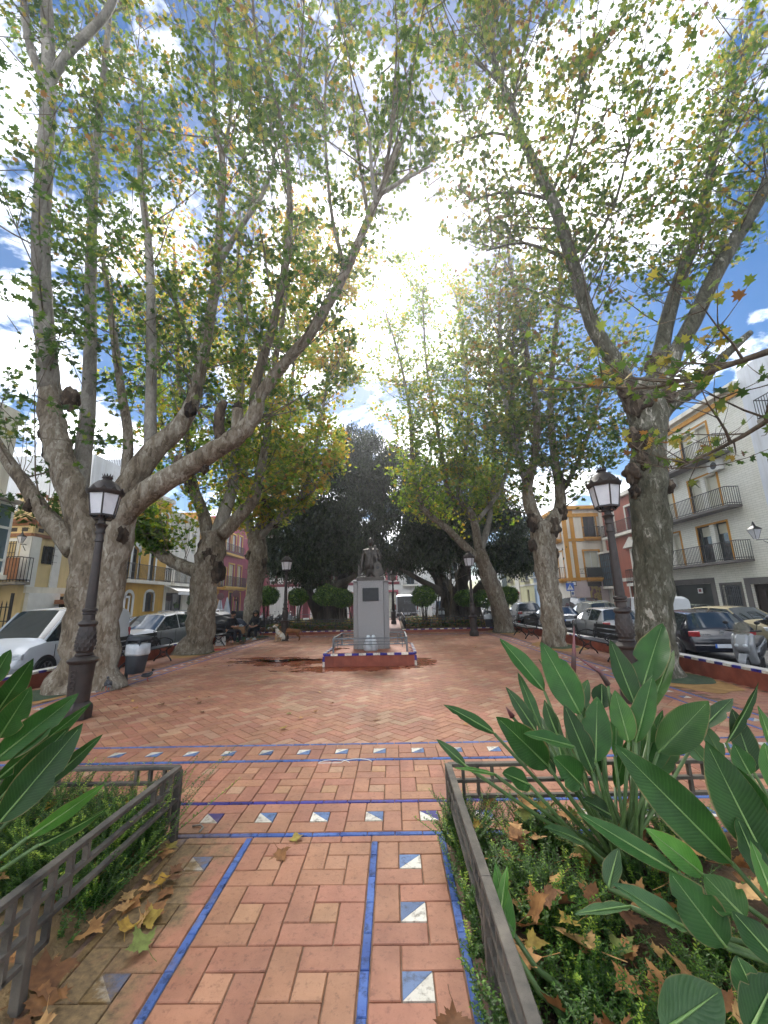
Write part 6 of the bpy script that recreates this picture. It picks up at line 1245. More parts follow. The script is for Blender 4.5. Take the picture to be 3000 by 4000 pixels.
t = thing('folding_table', 'low folding stand carrying the cardboard box', 'stand', (-6.92, 18.35, 0)); MB().span((-.3, -.25, .35), (.3, .25, .378)).build('top', 'bin_plastic', t)
for sx in (-1, 1):
    for sy in (-1, 1): MB().bar((sx*.25, sy*.2, 0), (sx*.25, sy*.2, .35), .03).build('leg', 'galv', t)
def crate(label, loc, rz=0.):
    t = thing('green_crate', label, 'crate', loc, rz)
    MB().span((-.2, -.14, 0), (.2, .14, .015)).build('floor', 'green_plastic', t)
    for a, b in (((-.2, -.14), (.2, -.125)), ((-.2, .125), (.2, .14)), ((-.2, -.125), (-.185, .125)), ((.185, -.125), (.2, .125))):
        for z in (.02, .09, .16): MB().span((*a, z), (*b, z+.05)).build('side_slat', 'green_plastic', t)
    return t
p = gp(935, 2508); crate('green plastic crate holding bottles beside the folding stand', (p.x, p.y, 0), .1); p = gp(893, 2516); crate('green plastic crate under the bench of the bearded man', (-7.35, 17.5, 0), 1.5)
p = gp(935, 2508); t = thing('clear_bottles', 'clear plastic bottles standing in the green crate', 'bottles', (p.x, p.y, .02))
for i in range(3): MB().lathe([(.035, 0), (.04, .02), (.04, .2), (.015, .27), (.015, .30)], 10, (-.1+i*.1, .0, 0)).build('bottle', 'plastic_white', t, smooth=True)
p = gp(862, 2522); t = thing('carrier_bag', 'white carrier bag with dark blotches by the foot of the second tree', 'bag', (p.x, p.y, 0), .2); pm = pmat('bag_print', srgb('#c9c8c4'), srgb('#2c2a29'), scale=9, rough=.6, lo=.56, hi=.6)
MB().add([(-.2, -.09, 0), (.2, -.09, 0), (.2, .09, 0), (-.2, .09, 0), (-.17, -.05, .36), (.17, -.05, .36), (.17, .05, .36), (-.17, .05, .36)], [(3, 2, 1, 0), (0, 1, 5, 4), (1, 2, 6, 5), (2, 3, 7, 6), (3, 0, 4, 7)]).build('bag_body', pm, t, bevel=.02); MB().tube([(-.1, 0, .35), (-.08, 0, .46), (.08, 0, .46), (.1, 0, .35)], .012, 6).build('handle', pm, t)
p = gp(846, 2541); t = thing('red_dustpan', 'red plastic dustpan lying at the foot of the second tree', 'dustpan', (p.x, p.y, .005), .6); MB().span((-.16, -.1, 0), (.16, .1, .012)).span((-.16, .088, .012), (.16, .1, .05)).span((-.16, -.1, .012), (-.15, .088, .035)).span((.15, -.1, .012), (.16, .088, .035)).bar((.16, .05, .03), (.32, .08, .04), .03, .02).build('pan', 'red_plastic', t)
def container(label, loc, rz):
    t = thing('waste_container', label, 'container', loc, rz); MB().add([(-.6, -.4, .12), (.6, -.4, .12), (.6, .4, .12), (-.6, .4, .12), (-.68, -.5, 1.1), (.68, -.5, 1.1), (.68, .5, 1.1), (-.68, .5, 1.1)], [(3, 2, 1, 0), (4, 5, 6, 7), (0, 1, 5, 4), (1, 2, 6, 5), (2, 3, 7, 6), (3, 0, 4, 7)]).build('tub', 'bin_plastic', t, bevel=.03)
    MB().prism([(-.52, 0), (.52, 0), (.46, .16), (.2, .3), (-.2, .3), (-.46, .16)], -.7, .7, M=Matrix(((0, 0, 1), (1, 0, 0), (0, 1, 0))), c=(0, 0, 1.1)).build('lid', 'bin_plastic', t, bevel=.02)
    for sx in (-1, 1):
        for sy in (-1, 1): MB().lathe([(.1, -.03), (.1, .03)], 12, (sx*.5, sy*.35, .1), M=Matrix.Rotation(PI/2, 3, 'Y')).build('wheel', 'black_iron', t)
    return t
p = at(845, 2440, 20.5); container('dark waste container behind the second tree next to the folded parasols', (p.x, 20.5, ST+.2), PI/2); p = at(945, 2425, 22.); container('dark blue waste container with an angled lid between the two left trees', (p.x, 22.5, ST+.2), PI/2+.1)
for i, (u, lab) in enumerate(((962, 'grey bollard beside the folding chair'), (974, 'black bollard right behind the folding chair'))):
    p = gp(u, 2492); t = thing('bollard', lab, 'bollard', (p.x, p.y+.3, 0)); MB().lathe([(.11, 0), (.11, .5), (.12, .52), (.12, .58), (.10, .60)], 14).build('shaft', 'galv' if i == 0 else 'black_iron', t, smooth=40); MB().lathe([(.125, .5), (.128, .56), (.1, .60), (0, .61)], 14).build('cap', 'galv' if i == 0 else 'black_iron', t, smooth=40)
# ================================================================== vehicles
def paint(name, c, dust=0., rough=.25):
    c = srgb(c); d = tuple(x*(1-dust)+y*dust for x, y in zip(c[:3], srgb('#9a8f78')[:3]))+(1,)
    return pmat(name, c, d, scale=2.2, rough=rough, coat=.6 if dust < .3 else .1, spec=.5, lo=.3, hi=.75)
for nm, c, d in (('white', '#c3c8cf', .1), ('silver', '#8c9094', .1), ('grey', '#6b6d6c', .15), ('navy', '#0d1220', .02), ('black', '#0d0e11', .02), ('dark_blue', '#151b27', .04), ('beige', '#8f876b', .6), ('grey_green', '#5f6a62', .3), ('pearl', '#a9acae', .1)): paint('car_'+nm, c, d)
glass_mat('car_glass', (.02, .03, .035, 1), .02); pmat('tyre', srgb('#17171a'), srgb('#232326'), scale=9, rough=.85); pmat('rim', srgb('#7c7f83'), srgb('#95989b'), scale=6, rough=.35, metal=.7)
pmat('car_trim', srgb('#1b1c1f'), srgb('#26272b'), scale=5, rough=.6); pmat('tail_red', srgb('#7c1016'), srgb('#96171d'), scale=9, rough=.25, coat=.5); pmat('head_lamp', srgb('#a9b0b6'), srgb('#c9ced2'), scale=9, rough=.15, coat=.5); pmat('plate', srgb('#c4cad2'), srgb('#d3d8de'), scale=9, rough=.5)
# stations from rear to front: x, sill z, belt z, top z, half width, half top width, glass flag of the span that follows
HATCH = [(0, .38, .60, .64, .74, .70, ''), (.05, .30, .84, .87, .82, .78, ''), (.13, .26, .95, .98, .845, .74, 'R'), (.52, .24, .95, 1.38, .85, .57, 'q'), (.80, .24, .94, 1.42, .855, .58, 'S'), (1.55, .24, .93, 1.45, .86, .59, ''), (1.63, .24, .93, 1.45, .86, .59, 'S'), (2.45, .24, .92, 1.41, .86, .585, 'A'), (3.12, .24, .92, .97, .85, .72, ''), (3.80, .26, .80, .82, .82, .62, ''), (4.02, .30, .62, .66, .76, .60, ''), (4.12, .36, .52, .55, .66, .55, '')]
SEDAN = [(0, .40, .66, .70, .74, .66, ''), (.05, .30, .88, .93, .82, .72, ''), (.55, .26, .95, .99, .85, .70, 'R'), (1.05, .24, .95, 1.36, .855, .56, 'q'), (1.3, .24, .94, 1.40, .86, .57, 'S'), (2.0, .24, .93, 1.43, .86, .58, ''), (2.08, .24, .93, 1.43, .86, .58, 'S'), (2.85, .24, .92, 1.39, .86, .575, 'A'), (3.5, .24, .92, .97, .85, .72, ''), (4.2, .26, .80, .82, .82, .62, ''), (4.4, .30, .62, .66, .76, .60, ''), (4.5, .36, .52, .55, .66, .55, '')]
MPV = [(0, .38, .66, .70, .76, .7, ''), (.05, .28, .95, .98, .85, .78, ''), (.10, .26, 1.02, 1.05, .87, .76, 'R'), (.38, .24, 1.02, 1.52, .875, .62, 'q'), (.75, .24, 1.0, 1.59, .88, .63, 'S'), (1.55, .24, .98, 1.62, .88, .64, ''), (1.63, .24, .98, 1.62, .88, .64, 'S'), (2.45, .24, .96, 1.56, .88, .62, 'A'), (3.35, .24, .95, 1.02, .87, .74, ''), (3.85, .26, .82, .86, .84, .64, ''), (4.10, .30, .64, .70, .78, .6, ''), (4.22, .36, .52, .56, .66, .55, '')]
VAN = [(0, .40, .95, 1.0, .78, .74, ''), (.03, .28, 1.05, 1.55, .87, .80, ''), (.06, .25, 1.05, 1.72, .885, .78, ''), (.22, .24, 1.05, 1.84, .89, .74, ''), (1.2, .24, 1.05, 1.87, .895, .74, ''), (2.05, .24, 1.05, 1.87, .895, .74, ''), (2.12, .24, 1.03, 1.87, .895, .74, 'S'), (2.85, .24, 1.0, 1.80, .895, .72, 'A'), (3.55, .24, 1.0, 1.10, .88, .76, ''), (4.05, .26, .90, .94, .86, .66, ''), (4.25, .30, .66, .74, .8, .62, ''), (4.36, .36, .54, .58, .68, .56, '')]
SUV = [(x, zb+.04, zs*1.09, zt*1.12 if zt > 1.2 else zt*1.09, w*1.03, wt*1.04, g) for x, zb, zs, zt, w, wt, g in HATCH]
def make_car(label, prof, col, loc, heading, name='parked_car', cat='car', rails=False, dz=0., kx=1., lights='tail_red', group='vehicles parked round the square'):
    """heading: 0 = nose towards +y, clockwise positive"""
    t = thing(name, label, cat, (loc[0], loc[1], ST), -heading, group); n = len(prof); L_ = prof[-1][0]; W = max(p[4] for p in prof)
    def sec(p):
        x, zb, zs, zt, w, wt, g = p; y = x-L_/2; cr = .02
        h_ = [(w*.80, zb), (w*.97, zb+.10), (w*1.0, zb+(zs-zb)*.45), (w*.99, zs-.06), (w*.965, zs), (wt+.03, zt-.05), (wt*.86, zt-.005), (wt*.45, zt+cr*.7)]
        return [(a, y, z) for a, z in h_]+[(0, y, zt+cr)]+[(-a, y, z) for a, z in reversed(h_)]
    S_ = [sec(p) for p in prof]; k = len(S_[0]); V = [q for s_ in S_ for q in s_]; body, gl = [], {'windscreen': [], 'rear_window': [], 'side_window': []}
    sides = {}
    for i in range(n-1):
        g = prof[i][6]
        for j in range(k-1):
            f = (i*k+j, i*k+j+1, (i+1)*k+j+1, (i+1)*k+j); top = 5 <= j <= k-7; side = j in (4, k-6)
            if g == 'R' and top: gl['rear_window'].append(f)
            elif g == 'A' and top: gl['windscreen'].append(f)
            elif g in ('S', 'A', 'q') and side: sides.setdefault((i, j > k/2), []).append(f)
            else: body.append(f)
    body += [tuple(range(k-1, -1, -1)), tuple(range((n-1)*k, n*k))]
    bm = MB().add(V, body).build('body', col, t, smooth=38)
    def pane(nm, fs, sh=1.0):
        ids = sorted({i for f in fs for i in f}); mp = {a: b for b, a in enumerate(ids)}; return MB().add([V[i] for i in ids], [tuple(mp[i] for i in f) for f in fs]).build(nm, 'car_glass', t, smooth=True)
    for nm in ('windscreen', 'rear_window'):
        if gl[nm]: pane(nm, gl[nm])
    for (i, r_), fs in sides.items(): pane('side_window', fs)
    P = lambda i, j: Vector(V[i*k+j])
    for i in range(n-1):                   # pillars
        if prof[i][6] == 'A':
            for j in (5, k-6): MB().tube([P(i, j), P(i+1, j)], .032, 6).build('windscreen_pillar', col, t)
        if prof[i][6] == 'R':
            for j in (5, k-6): MB().tube([P(i, j), P(i+1, j)], .04, 6).build('rear_pillar', col, t)
        if prof[i][6] == 'q':
            for j in (4, k-6): MB().bar(P(i, j).lerp(P(i, j+1), .0), P(i, j+1), .07, .03).build('quarter_pillar', col, t)
    yr, yf = .80*kx-L_/2, L_-.85-L_/2
    for y in (yr, yf):
        for sx in (-1, 1):
            Mx = Matrix.Rotation(sx*PI/2, 3, 'Y'); c = (sx*(W-.10), y, .31)
            MB().lathe([(.0, .055), (.375, .055), (.375, .075), (.36, .103), (.0, .103)], 24, c, M=Mx, cap=False).build('wheel_arch', 'car_trim', t)
            w_ = MB().lathe([(.20, .0), (.29, .0), (.31, .03), (.31, .10), (.295, .122), (.20, .125)], 26, c, M=Mx, cap=False).build('wheel', 'tyre', t, smooth=40)
            sp = MB().lathe([(.0, .112), (.05, .118), (.05, .10)], 12, c, M=Mx, cap=False).lathe([(.185, .10), (.205, .128), (.215, .115)], 26, c, M=Mx, cap=False)
            for q in range(6): a = q*PI/3; d = Vector((0, math.cos(a), math.sin(a))); sp.bar(Vector(c)+Vector((sx*.112, 0, 0)), Vector(c)+Vector((sx*.115, 0, 0))+d*.2, .045, .02, up=(1, 0, 0))
            sp.build('rim', 'rim', w_)
    i1 = 1; zl = prof[2][2]; w1 = prof[1][4]
    for sx in (-1, 1):
        if prof is VAN: MB().box((sx*(w1-.02), -L_/2+.04, .98), (.09, .09, .42)).build('tail_light', lights, t, bevel=.02)
        else: MB().box((sx*(w1-.14), -L_/2+.075, zl-.13), (.28, .13, .16), M=Matrix.Rotation(sx*.22, 3, 'Z')).build('tail_light', lights, t, bevel=.03)
        MB().box((sx*(W-.22), L_/2-.22, .70), (.26, .30, .14), M=Matrix.Rotation(-sx*.25, 3, 'Z')).build('headlight', 'head_lamp', t, bevel=.03)
        im = max(i for i in range(n) if prof[i][6] == 'A'); m0 = P(im, 4 if sx > 0 else k-5)
        mb = MB().ball((sx*(W+.09), m0.y+.28, prof[im][2]+.07), (.085, .06, .065), 12, 8).bar((sx*(W-.05), m0.y+.28, prof[im][2]+.02), (sx*(W+.05), m0.y+.28, prof[im][2]+.05), .04); mb.build('wing_mirror', 'car_trim', t, smooth=True)
        for yy in ((.15,) if prof is VAN else (-.35, .62)): MB().box((sx*(W+.004), yy+.25-.1, prof[5][2]-.10), (.02, .18, .028)).build('door_handle', col, t, bevel=.006)
        for yy in ([-.18, .98] if prof is not VAN else [.0, 1.1]): MB().box((sx*(W-.004), yy, .60), (.012, .012, .66)).build('door_seam', 'car_trim', t)
        MB().box((sx*(W-.015), 0, .27), (.03, L_*.62, .10)).build('side_sill', 'car_trim', t)
    MB().box((0, -L_/2+.03, .43), (W*1.78, .12, .22)).build('rear_bumper', 'car_trim' if prof is VAN else col, t, bevel=.03); MB().box((0, L_/2-.06, .36), (W*1.3, .10, .20)).build('front_bumper', 'car_trim', t, bevel=.03)
    MB().box((0, L_/2-.035, .55), (W*.9, .06, .09)).build('grille', 'car_trim', t); pl = MB().box((0, -L_/2-.033, .50 if prof is not SEDAN else .72), (.50, .012, .11)).build('number_plate', 'plate', t); MB().box((-.228, -L_/2-.04, .50 if prof is not SEDAN else .72), (.045, .006, .11)).build('plate_band', 'sign_blue', pl); MB().box((0, L_/2+.01, .42), (.52, .012, .115)).build('number_plate', 'plate', t)
    if rails:
        for sx in (-1, 1): MB().tube([(sx*.5, -L_/2+.7, prof[4][3]+.03), (sx*.52, -L_/2+1.5, prof[4][3]+.08), (sx*.5, -L_/2+2.4, prof[4][3]+.03)], .02, 6).build('roof_rail', 'galv', t)
    return t
def xroof(u, v, X, **k): p = atx(u, v, X); return (p.x, p.y)
# left street, first row
make_car('white panel van parked beside the double trunked tree', VAN, 'car_white', (-10.5, 12.75), PI, 'panel_van', 'van').scale = (1, 1, 1.05)
make_car('silver people carrier behind the black bench, sky mirrored in its windscreen', MPV, 'car_silver', (-10.6, 18.1), PI)
make_car('white car nose glimpsed left of the white panel van', MPV, 'car_white', (-13.6, 10.9), PI)
make_car('dark car roof between the white van and the silver people carrier', HATCH, 'car_dark_blue', (-13.7, 21.3), 0)
make_car('dark estate car with pale roof rails beyond the silver people carrier', MPV, 'car_grey', (-13.9, 26.2), 0, rails=True)
make_car('white off roader with a black window beyond the silver people carrier', SUV, 'car_white', (-13.9, 31.4), 0, rails=True)
# right street, first row
gf = make_car('dark blue hatchback seen from behind, right of the spotted tree', HATCH, 'car_navy', (9.75, 14.0), R(13))
make_car('silver hatchback behind the bench and the near lamp', HATCH, 'car_silver', (9.45, 18.9), R(5))
make_car('black saloon with red tail lights behind the forked tree', SEDAN, 'car_black', (9.6, 24.8), R(3))
make_car('dark blue off roader beside the leaning tree', SUV, 'car_dark_blue', (9.75, 31.2), R(4), rails=True)
make_car('pale car glimpsed left of the dark off roader', HATCH, 'car_pearl', (9.3, 38.), 0)
# second row
make_car('dark people mover with black windows below the crossing sign', [(x*1.1, zb, zs*1.15, zt*1.18 if zt > 1.2 else zt*1.1, w, wt, g) for x, zb, zs, zt, w, wt, g in MPV], 'car_dark_blue', xroof(2280, 2335, 13.4), R(172), 'people_mover', 'van')
make_car('grey green car between the dark people mover and the silver hatchback', MPV, 'car_grey_green', xroof(2305, 2358, 12.6), R(4), rails=True)
make_car('white van roof behind the near lamp and spotted tree', VAN, 'car_white', xroof(2520, 2345, 13.6), 0, 'panel_van', 'van')
make_car('grey saloon by the garage door', SEDAN, 'car_grey_green', xroof(2690, 2362, 15.2), PI)
make_car('dusty beige car behind the dark blue hatchback', SEDAN, 'car_beige', xroof(2840, 2368, 13.4), R(174))
make_car('black hatchback with bright red tail lights behind the silver scooter', SUV, 'car_black', (13.9, 13.9), R(2))
# far street
fv = make_car('dark grey delivery van with frío on its back, right of the pedestal', VAN, 'car_white', (1.25, 42.4), 0, 'delivery_van', 'van'); fv.scale = (1.25, 1.1, 1.34)
pn = MB().box((0, -2.215, 1.18), (1.40, .02, 1.12)).build('rear_doors', pmat('van_grey', srgb('#4a4d50'), srgb('#55585b'), scale=4, rough=.5), fv, bevel=.02); text3('frío', .42, (.1, -2.235, 1.35), (PI/2, 0, 0), pmat('pale_letters', srgb('#7d8287'), srgb('#868b90'), scale=4, rough=.6), fv)
make_car('white van front beside the round clipped bush right of the statue', VAN, 'car_white', (5.0, 42.2), PI, 'panel_van', 'van')
# small lettering and badge on the hatchback
bd = MB().lathe([(0, 0), (.055, 0), (.055, .012), (0, .012)], 20, (0, -2.02, .86), M=Matrix.Rotation(PI/2, 3, 'X'), cap=False).build('badge', 'rim', gf); text3('GOLF IV', .07, (-.42, -2.035, .80), (PI/2, 0, 0), 'rim', gf); text3('VW', .055, (0, -2.036, .86), (PI/2, 0, 0), 'car_trim', bd)
# ---- scooters
def make_scooter(label, col, loc, heading, shield=True, group='scooters and motorbikes'):
    """nose towards local +y"""
    t = thing('scooter', label, 'scooter', loc, -heading, group)
    for y, nm in ((.68, 'front_wheel'), (-.62, 'rear_wheel')):
        w_ = MB().lathe([(.15, -.05), (.22, -.06), (.25, -.03), (.25, .03), (.22, .06), (.15, .05)], 20, (0, y, .25), M=Matrix.Rotation(PI/2, 3, 'Y'), cap=False).build(nm, 'tyre', t, smooth=40)
        MB().lathe([(0, -.03), (.16, -.045), (.16, .045), (0, .03)], 16, (0, y, .25), M=Matrix.Rotation(PI/2, 3, 'Y'), cap=False).build('rim', 'rim', w_)
    def sp(nm, poly, hw, mat, bev, tp=0.):
        k = len(poly); vs = [(-hw, y, z) for y, z in poly]+[(hw, y, z) for y, z in poly]; return MB().add(vs, [tuple(range(k)), tuple(range(2*k-1, k-1, -1))]+[(i, k+i, k+(i+1) % k, (i+1) % k) for i in range(k)]).build(nm, mat, t, bevel=bev, smooth=30)
    sp('leg_shield', [(.33, .24), (.47, .28), (.60, .52), (.66, .74), (.56, .93), (.44, 1.0), (.36, .96), (.42, .72), (.40, .5), (.31, .36)], .21, col, .05)
    sp('nose', [(.55, .50), (.76, .62), (.80, .72), (.72, .86), (.50, 1.0)], .13, col, .05); sp('mudguard', [(.45, .38), (.55, .52), (.75, .54), (.92, .40), (.94, .32), (.85, .42), (.68, .47), (.52, .42)], .075, col, .02)
    sp('footboard', [(.42, .20), (.42, .33), (-.02, .42), (-.2, .32), (-.12, .18)], .19, 'car_trim', .03)
    sp('tail_body', [(.0, .30), (-.06, .56), (-.35, .66), (-.98, .80), (-1.03, .70), (-.82, .50), (-.45, .36)], .155, col, .05); sp('side_panel', [(.1, .42), (-.25, .60), (-.85, .70), (-.6, .52), (-.2, .40)], .185, 'car_trim', .03)
    sp('seat', [(.0, .62), (.02, .70), (-.28, .73), (-.46, .80), (-.88, .86), (-.94, .79), (-.4, .66)], .15, 'black_cloth', .04)
    MB().tube([(-.34, .30, 1.04), (-.15, .38, 1.03), (0, .42, .99), (.15, .38, 1.03), (.34, .30, 1.04)], .02, 8).tube([(0, .42, 1.0), (0, .58, .6), (0, .68, .25)], .03, 8).build('handlebar', 'car_trim', t, smooth=True)
    for sx in (-1, 1): MB().tube([(sx*.25, .34, 1.05), (sx*.30, .38, 1.2)], .008, 5).ball((sx*.30, .38, 1.23), (.06, .02, .04), 8, 6).build('mirror', 'car_trim', t); MB().ball((sx*.075, .755, .72), (.055, .05, .045), 10, 6).build('headlight', 'head_lamp', t, smooth=True)
    MB().tube([(.16, -.3, .25), (.2, -.6, .3), (.19, -.9, .4)], [.03, .055, .05], 10).build('exhaust', 'car_trim', t, smooth=True); MB().box((0, -1.0, .62), (.16, .03, .06)).build('tail_light', 'tail_red', t)
    if shield:
        vs = []; n = 7
        for z, w_, y in ((.90, .13, .60), (1.02, .16, .52), (1.18, .15, .43), (1.24, .10, .40)):
            for j in range(n): a = (j/(n-1)-.5)*2; vs.append((w_*a, y-.05*a*a, z))
        o = MB().add(vs, [(i*n+j, i*n+j+1, (i+1)*n+j+1, (i+1)*n+j) for i in range(3) for j in range(n-1)]).build('windshield', pmat('smoked_shield', srgb('#6b685a'), srgb('#807c6c'), scale=3, rough=.2) if 'smoked_shield' not in MAT else 'smoked_shield', t, smooth=True); MAT['smoked_shield'].node_tree.nodes['Principled BSDF'].inputs['Alpha'].default_value = .5; md = o.modifiers.new('s', 'SOLIDIFY'); md.thickness = .006
    return t
s1 = make_scooter('silver maxi scooter with a tall yellowed windshield behind the dark blue hatchback', 'car_silver', (8.85, 10.65, ST), R(-128))
MB().add([(.19, .35, .5), (.21, .62, .62), (.19, .40, .85), (.2, .2, .55)], [(0, 1, 2, 3)]).build('side_stripe', 'car_trim', s1)
s2 = make_scooter('dark scooter at the right edge beside the silver scooter', 'car_black', (9.55, 10.0, ST), R(-122), False)
for i in range(7):
    p = at(938+i*34, 2400, 36.6); dup(s2 if i % 3 else s1, (p.x, 36.6+random.uniform(-.2, .2), ST), R(160+random.uniform(-15, 15)), ['dark motorbike at the head of the row, just right of the third tree', 'dark motorbike second in the row behind the topiary', 'dark motorbike third in the row behind the topiary', 'silver motorbike in the middle of the row behind the topiary', 'dark motorbike fifth in the row behind the topiary', 'dark motorbike sixth in the row behind the topiary', 'silver motorbike at the right end of the row behind the topiary'][i] if i else 'silver motorbike at the head of the row, just right of the third tree')
p = at(2068, 2400, 26.); dup(s2, (7.9, 24.4, ST), R(-50), 'dark motorbike between the leaning tree and the black saloon')
# ================================================================== people, dogs, birds
pmat('skin_tone', srgb('#a0745c'), srgb('#b0836a'), scale=8, rough=.55); pmat('cloth_black', srgb('#121317'), srgb('#1c1e23'), scale=9, rough=.85, bump=.6, bscale=16, bdist=.02); pmat('cloth_trouser', srgb('#14151a'), srgb('#20222a'), scale=9, rough=.85, bump=.5, bscale=18, bdist=.02)
pmat('hair_dark', srgb('#1c1512'), srgb('#2a1f1a'), scale=25, rough=.7, bump=.7, bscale=60); pmat('beard_grey', srgb('#56504a'), srgb('#6d665f'), scale=25, rough=.85); pmat('shoe_white', srgb('#b7b9bd'), srgb('#cbcdd0'), scale=9, rough=.6); pmat('shoe_brown', srgb('#5a4534'), srgb('#6c5543'), scale=9, rough=.7)
pmat('fur_brown', srgb('#6e4526'), srgb('#86582f'), scale=6, rough=.85, bump=.5, bscale=80, bdist=.004); pmat('fur_patch', srgb('#a98a66'), srgb('#cfcac0'), scale=2.6, rough=.85, lo=.46, hi=.52, bump=.5, bscale=80, bdist=.004); pmat('feather', srgb('#3a3b40'), srgb('#5a5c62'), scale=14, rough=.7)
def seated(label, loc, rz, top, legs, shoe, lean=.2, hands='clasped', hood=False, cap=False, beard=False, seat=.43):
    """person facing local -y, hips at the origin of the seat"""
    t = thing('person', label, 'person', loc, rz); H = seat+.10; sx_ = .17; c_y = -lean
    sh = Vector((0, -.42*lean*1.6, H+.46)); hip = Vector((0, .0, H))
    hnd = Vector((0, -.52, seat+.22)) if hands == 'clasped' else Vector((0, -.40, seat+.26))
    def body(gr, mat, parts):
        segs = []
        if 'torso' in parts: segs += [[(0, 0, H-.02, (.17+gr, .14+gr)), (0, sh.y*.35, H+.18, (.165+gr, .13+gr)), (0, sh.y*.75, H+.36, (.19+gr, .13+gr)), (0, sh.y, H+.46, (.17+gr, .10+gr)), (0, sh.y-.02, H+.53, .055+gr*.6)]]
        return segs
    # skin: one continuous body from neck to feet
    k = [[(0, 0, H, .14), (0, sh.y*.35, H+.18, .13), (0, sh.y*.75, H+.36, .14), (0, sh.y, H+.46, .11), (0, sh.y-.03, H+.55, .05), (0, sh.y-.05, H+.62, .055)]]
    for s_ in (-1, 1):
        el = Vector((s_*.28, sh.y-.14, H+.20)); kn = Vector((s_*.17, -.46, seat+.08)); ft = Vector((s_*.18, -.50, .09))
        k += [[3, (s_*.19, sh.y, H+.45, .062), (*el, .048), (s_*.055+hnd.x, hnd.y, hnd.z, .032)], [0, (s_*.10, -.05, H-.02, .095), (*kn, .068), (s_*.175, -.45, .26, .05), (*ft, .04)]]
    V, E, Rr = chain(*k); link('body', skin_mesh('body', V, E, Rr, 'skin_tone'), t)
    # jacket and trousers over it
    k = [[(0, 0, H-.02, (.19, .16)), (0, sh.y*.35, H+.18, (.185, .15)), (0, sh.y*.75, H+.36, (.21, .15)), (0, sh.y, H+.47, (.17, .115)), (0, sh.y-.02, H+.53, .07)]]
    for s_ in (-1, 1):
        el = Vector((s_*.285, sh.y-.13, H+.20)); k += [[3, (s_*.20, sh.y, H+.455, .085), (*el, .068), (s_*.085+hnd.x, hnd.y+.07, hnd.z+.01, .05)]]
    V, E, Rr = chain(*k); link('jacket', skin_mesh('jacket', V, E, Rr, top), t)
    k = [[(0, .02, H-.03, (.18, .15)), (0, -.04, H-.04, (.17, .12))]]
    for s_ in (-1, 1): k += [[1, (s_*.11, -.10, H-.03, .10), (s_*.17, -.46, seat+.075, .082), (s_*.175, -.455, .28, .068), (s_*.178, -.47, .11, .066)]]
    V, E, Rr = chain(*k); link('trousers', skin_mesh('trousers', V, E, Rr, legs), t)
    for s_ in (-1, 1): MB().ball((s_*.18, -.55, .055), (.05, .135, .05), 12, 8).span((s_*.18-.048, -.68, .0), (s_*.18+.048, -.43, .03)).build('shoe', shoe, t, smooth=True, bevel=0)
    hm = MB()
    for s_ in (-1, 1):
        hm.ball((s_*.035+hnd.x, hnd.y, hnd.z), (.038, .045, .03), 10, 7)
        for q in range(4): hm.tube([(s_*.02+hnd.x, hnd.y-.03, hnd.z+.025-q*.017), (-s_*.01+hnd.x, hnd.y-.055, hnd.z+.022-q*.017), (-s_*.03+hnd.x, hnd.y-.04, hnd.z+.02-q*.017)], [.010, .009, .007], 6)
        hm.tube([(s_*.04+hnd.x, hnd.y-.01, hnd.z+.03), (s_*.01+hnd.x, hnd.y-.03, hnd.z+.05)], [.012, .008], 6)
    hm.build('hands', 'skin_tone', t, smooth=True)
    hp = Vector((0, sh.y-.07, H+.69)); hd = head_mesh('head', 'skin_tone', .10).build('head', 'skin_tone', t, smooth=True, loc=hp, rot=(.18, 0, .25 if hood else .5))
    for s_ in (-1, 1): MB().ball((s_*.03, -.083, .012), (.012, .008, .008), 8, 6).build('eye', 'hair_dark', hd, smooth=True)
    MB().ball((0, .015, .04), (.088, .10, .098), 12, 8, wob=.3).build('hair', 'hair_dark', hd, smooth=True)
    if hood:
        n = 18; vs = []
        for k_, (a, r) in enumerate(((-.75, .125), (-.3, .15), (.3, .155), (.9, .15), (1.5, .12))):
            for j in range(n): b = 2*PI*j/n; vs.append((r*math.cos(b)*1.0, .03+.085*a*1.0+.0, r*math.sin(b)*1.12+.0-.05*(a > 1)))
        MB().add(vs, [(i*n+j, i*n+(j+1) % n, (i+1)*n+(j+1) % n, (i+1)*n+j) for i in range(4) for j in range(n)]+[tuple(range(4*n, 5*n))]).build('hood', top, hd, smooth=True)
        MB().ball((0, .06, -.16), (.17, .13, .09), 14, 8, wob=.3).build('hood_roll', top, hd, smooth=True)
    if cap: MB().lathe([(.105, .03), (.108, .07), (.09, .12), (.05, .135), (0, .137)], 16, (0, .005, .0), cap=False).ball((0, -.11, .045), (.075, .06, .008), 12, 6).build('cap', 'cloth_black', hd, smooth=True)
    if beard: MB().ball((0, -.06, -.085), (.06, .05, .06), 12, 8, wob=.4).build('beard', 'beard_grey', hd, smooth=True)
    return t
fc = gp(1005, 2496)
t = thing('folding_chair', 'folding camp chair with crossed metal legs under the hooded person', 'chair', fc, -.25)
MB().span((-.25, -.22, .40), (.25, .22, .415)).build('seat', 'black_cloth', t); MB().span((-.25, .22, .55), (.25, .24, .85)).build('backrest', 'black_cloth', t)
for sx in (-1, 1):
    MB().tube([(sx*.27, -.24, 0), (sx*.27, .24, .40)], .013, 6).tube([(sx*.27, .24, 0), (sx*.27, -.24, .42), (sx*.27, -.24, .62)], .013, 6).tube([(sx*.27, .22, .40), (sx*.27, .25, .88)], .013, 6).build('side_frame', 'galv', t); MB().span((sx*.27-.03, -.26, .61), (sx*.27+.03, .22, .63)).build('armrest', 'car_trim', t)
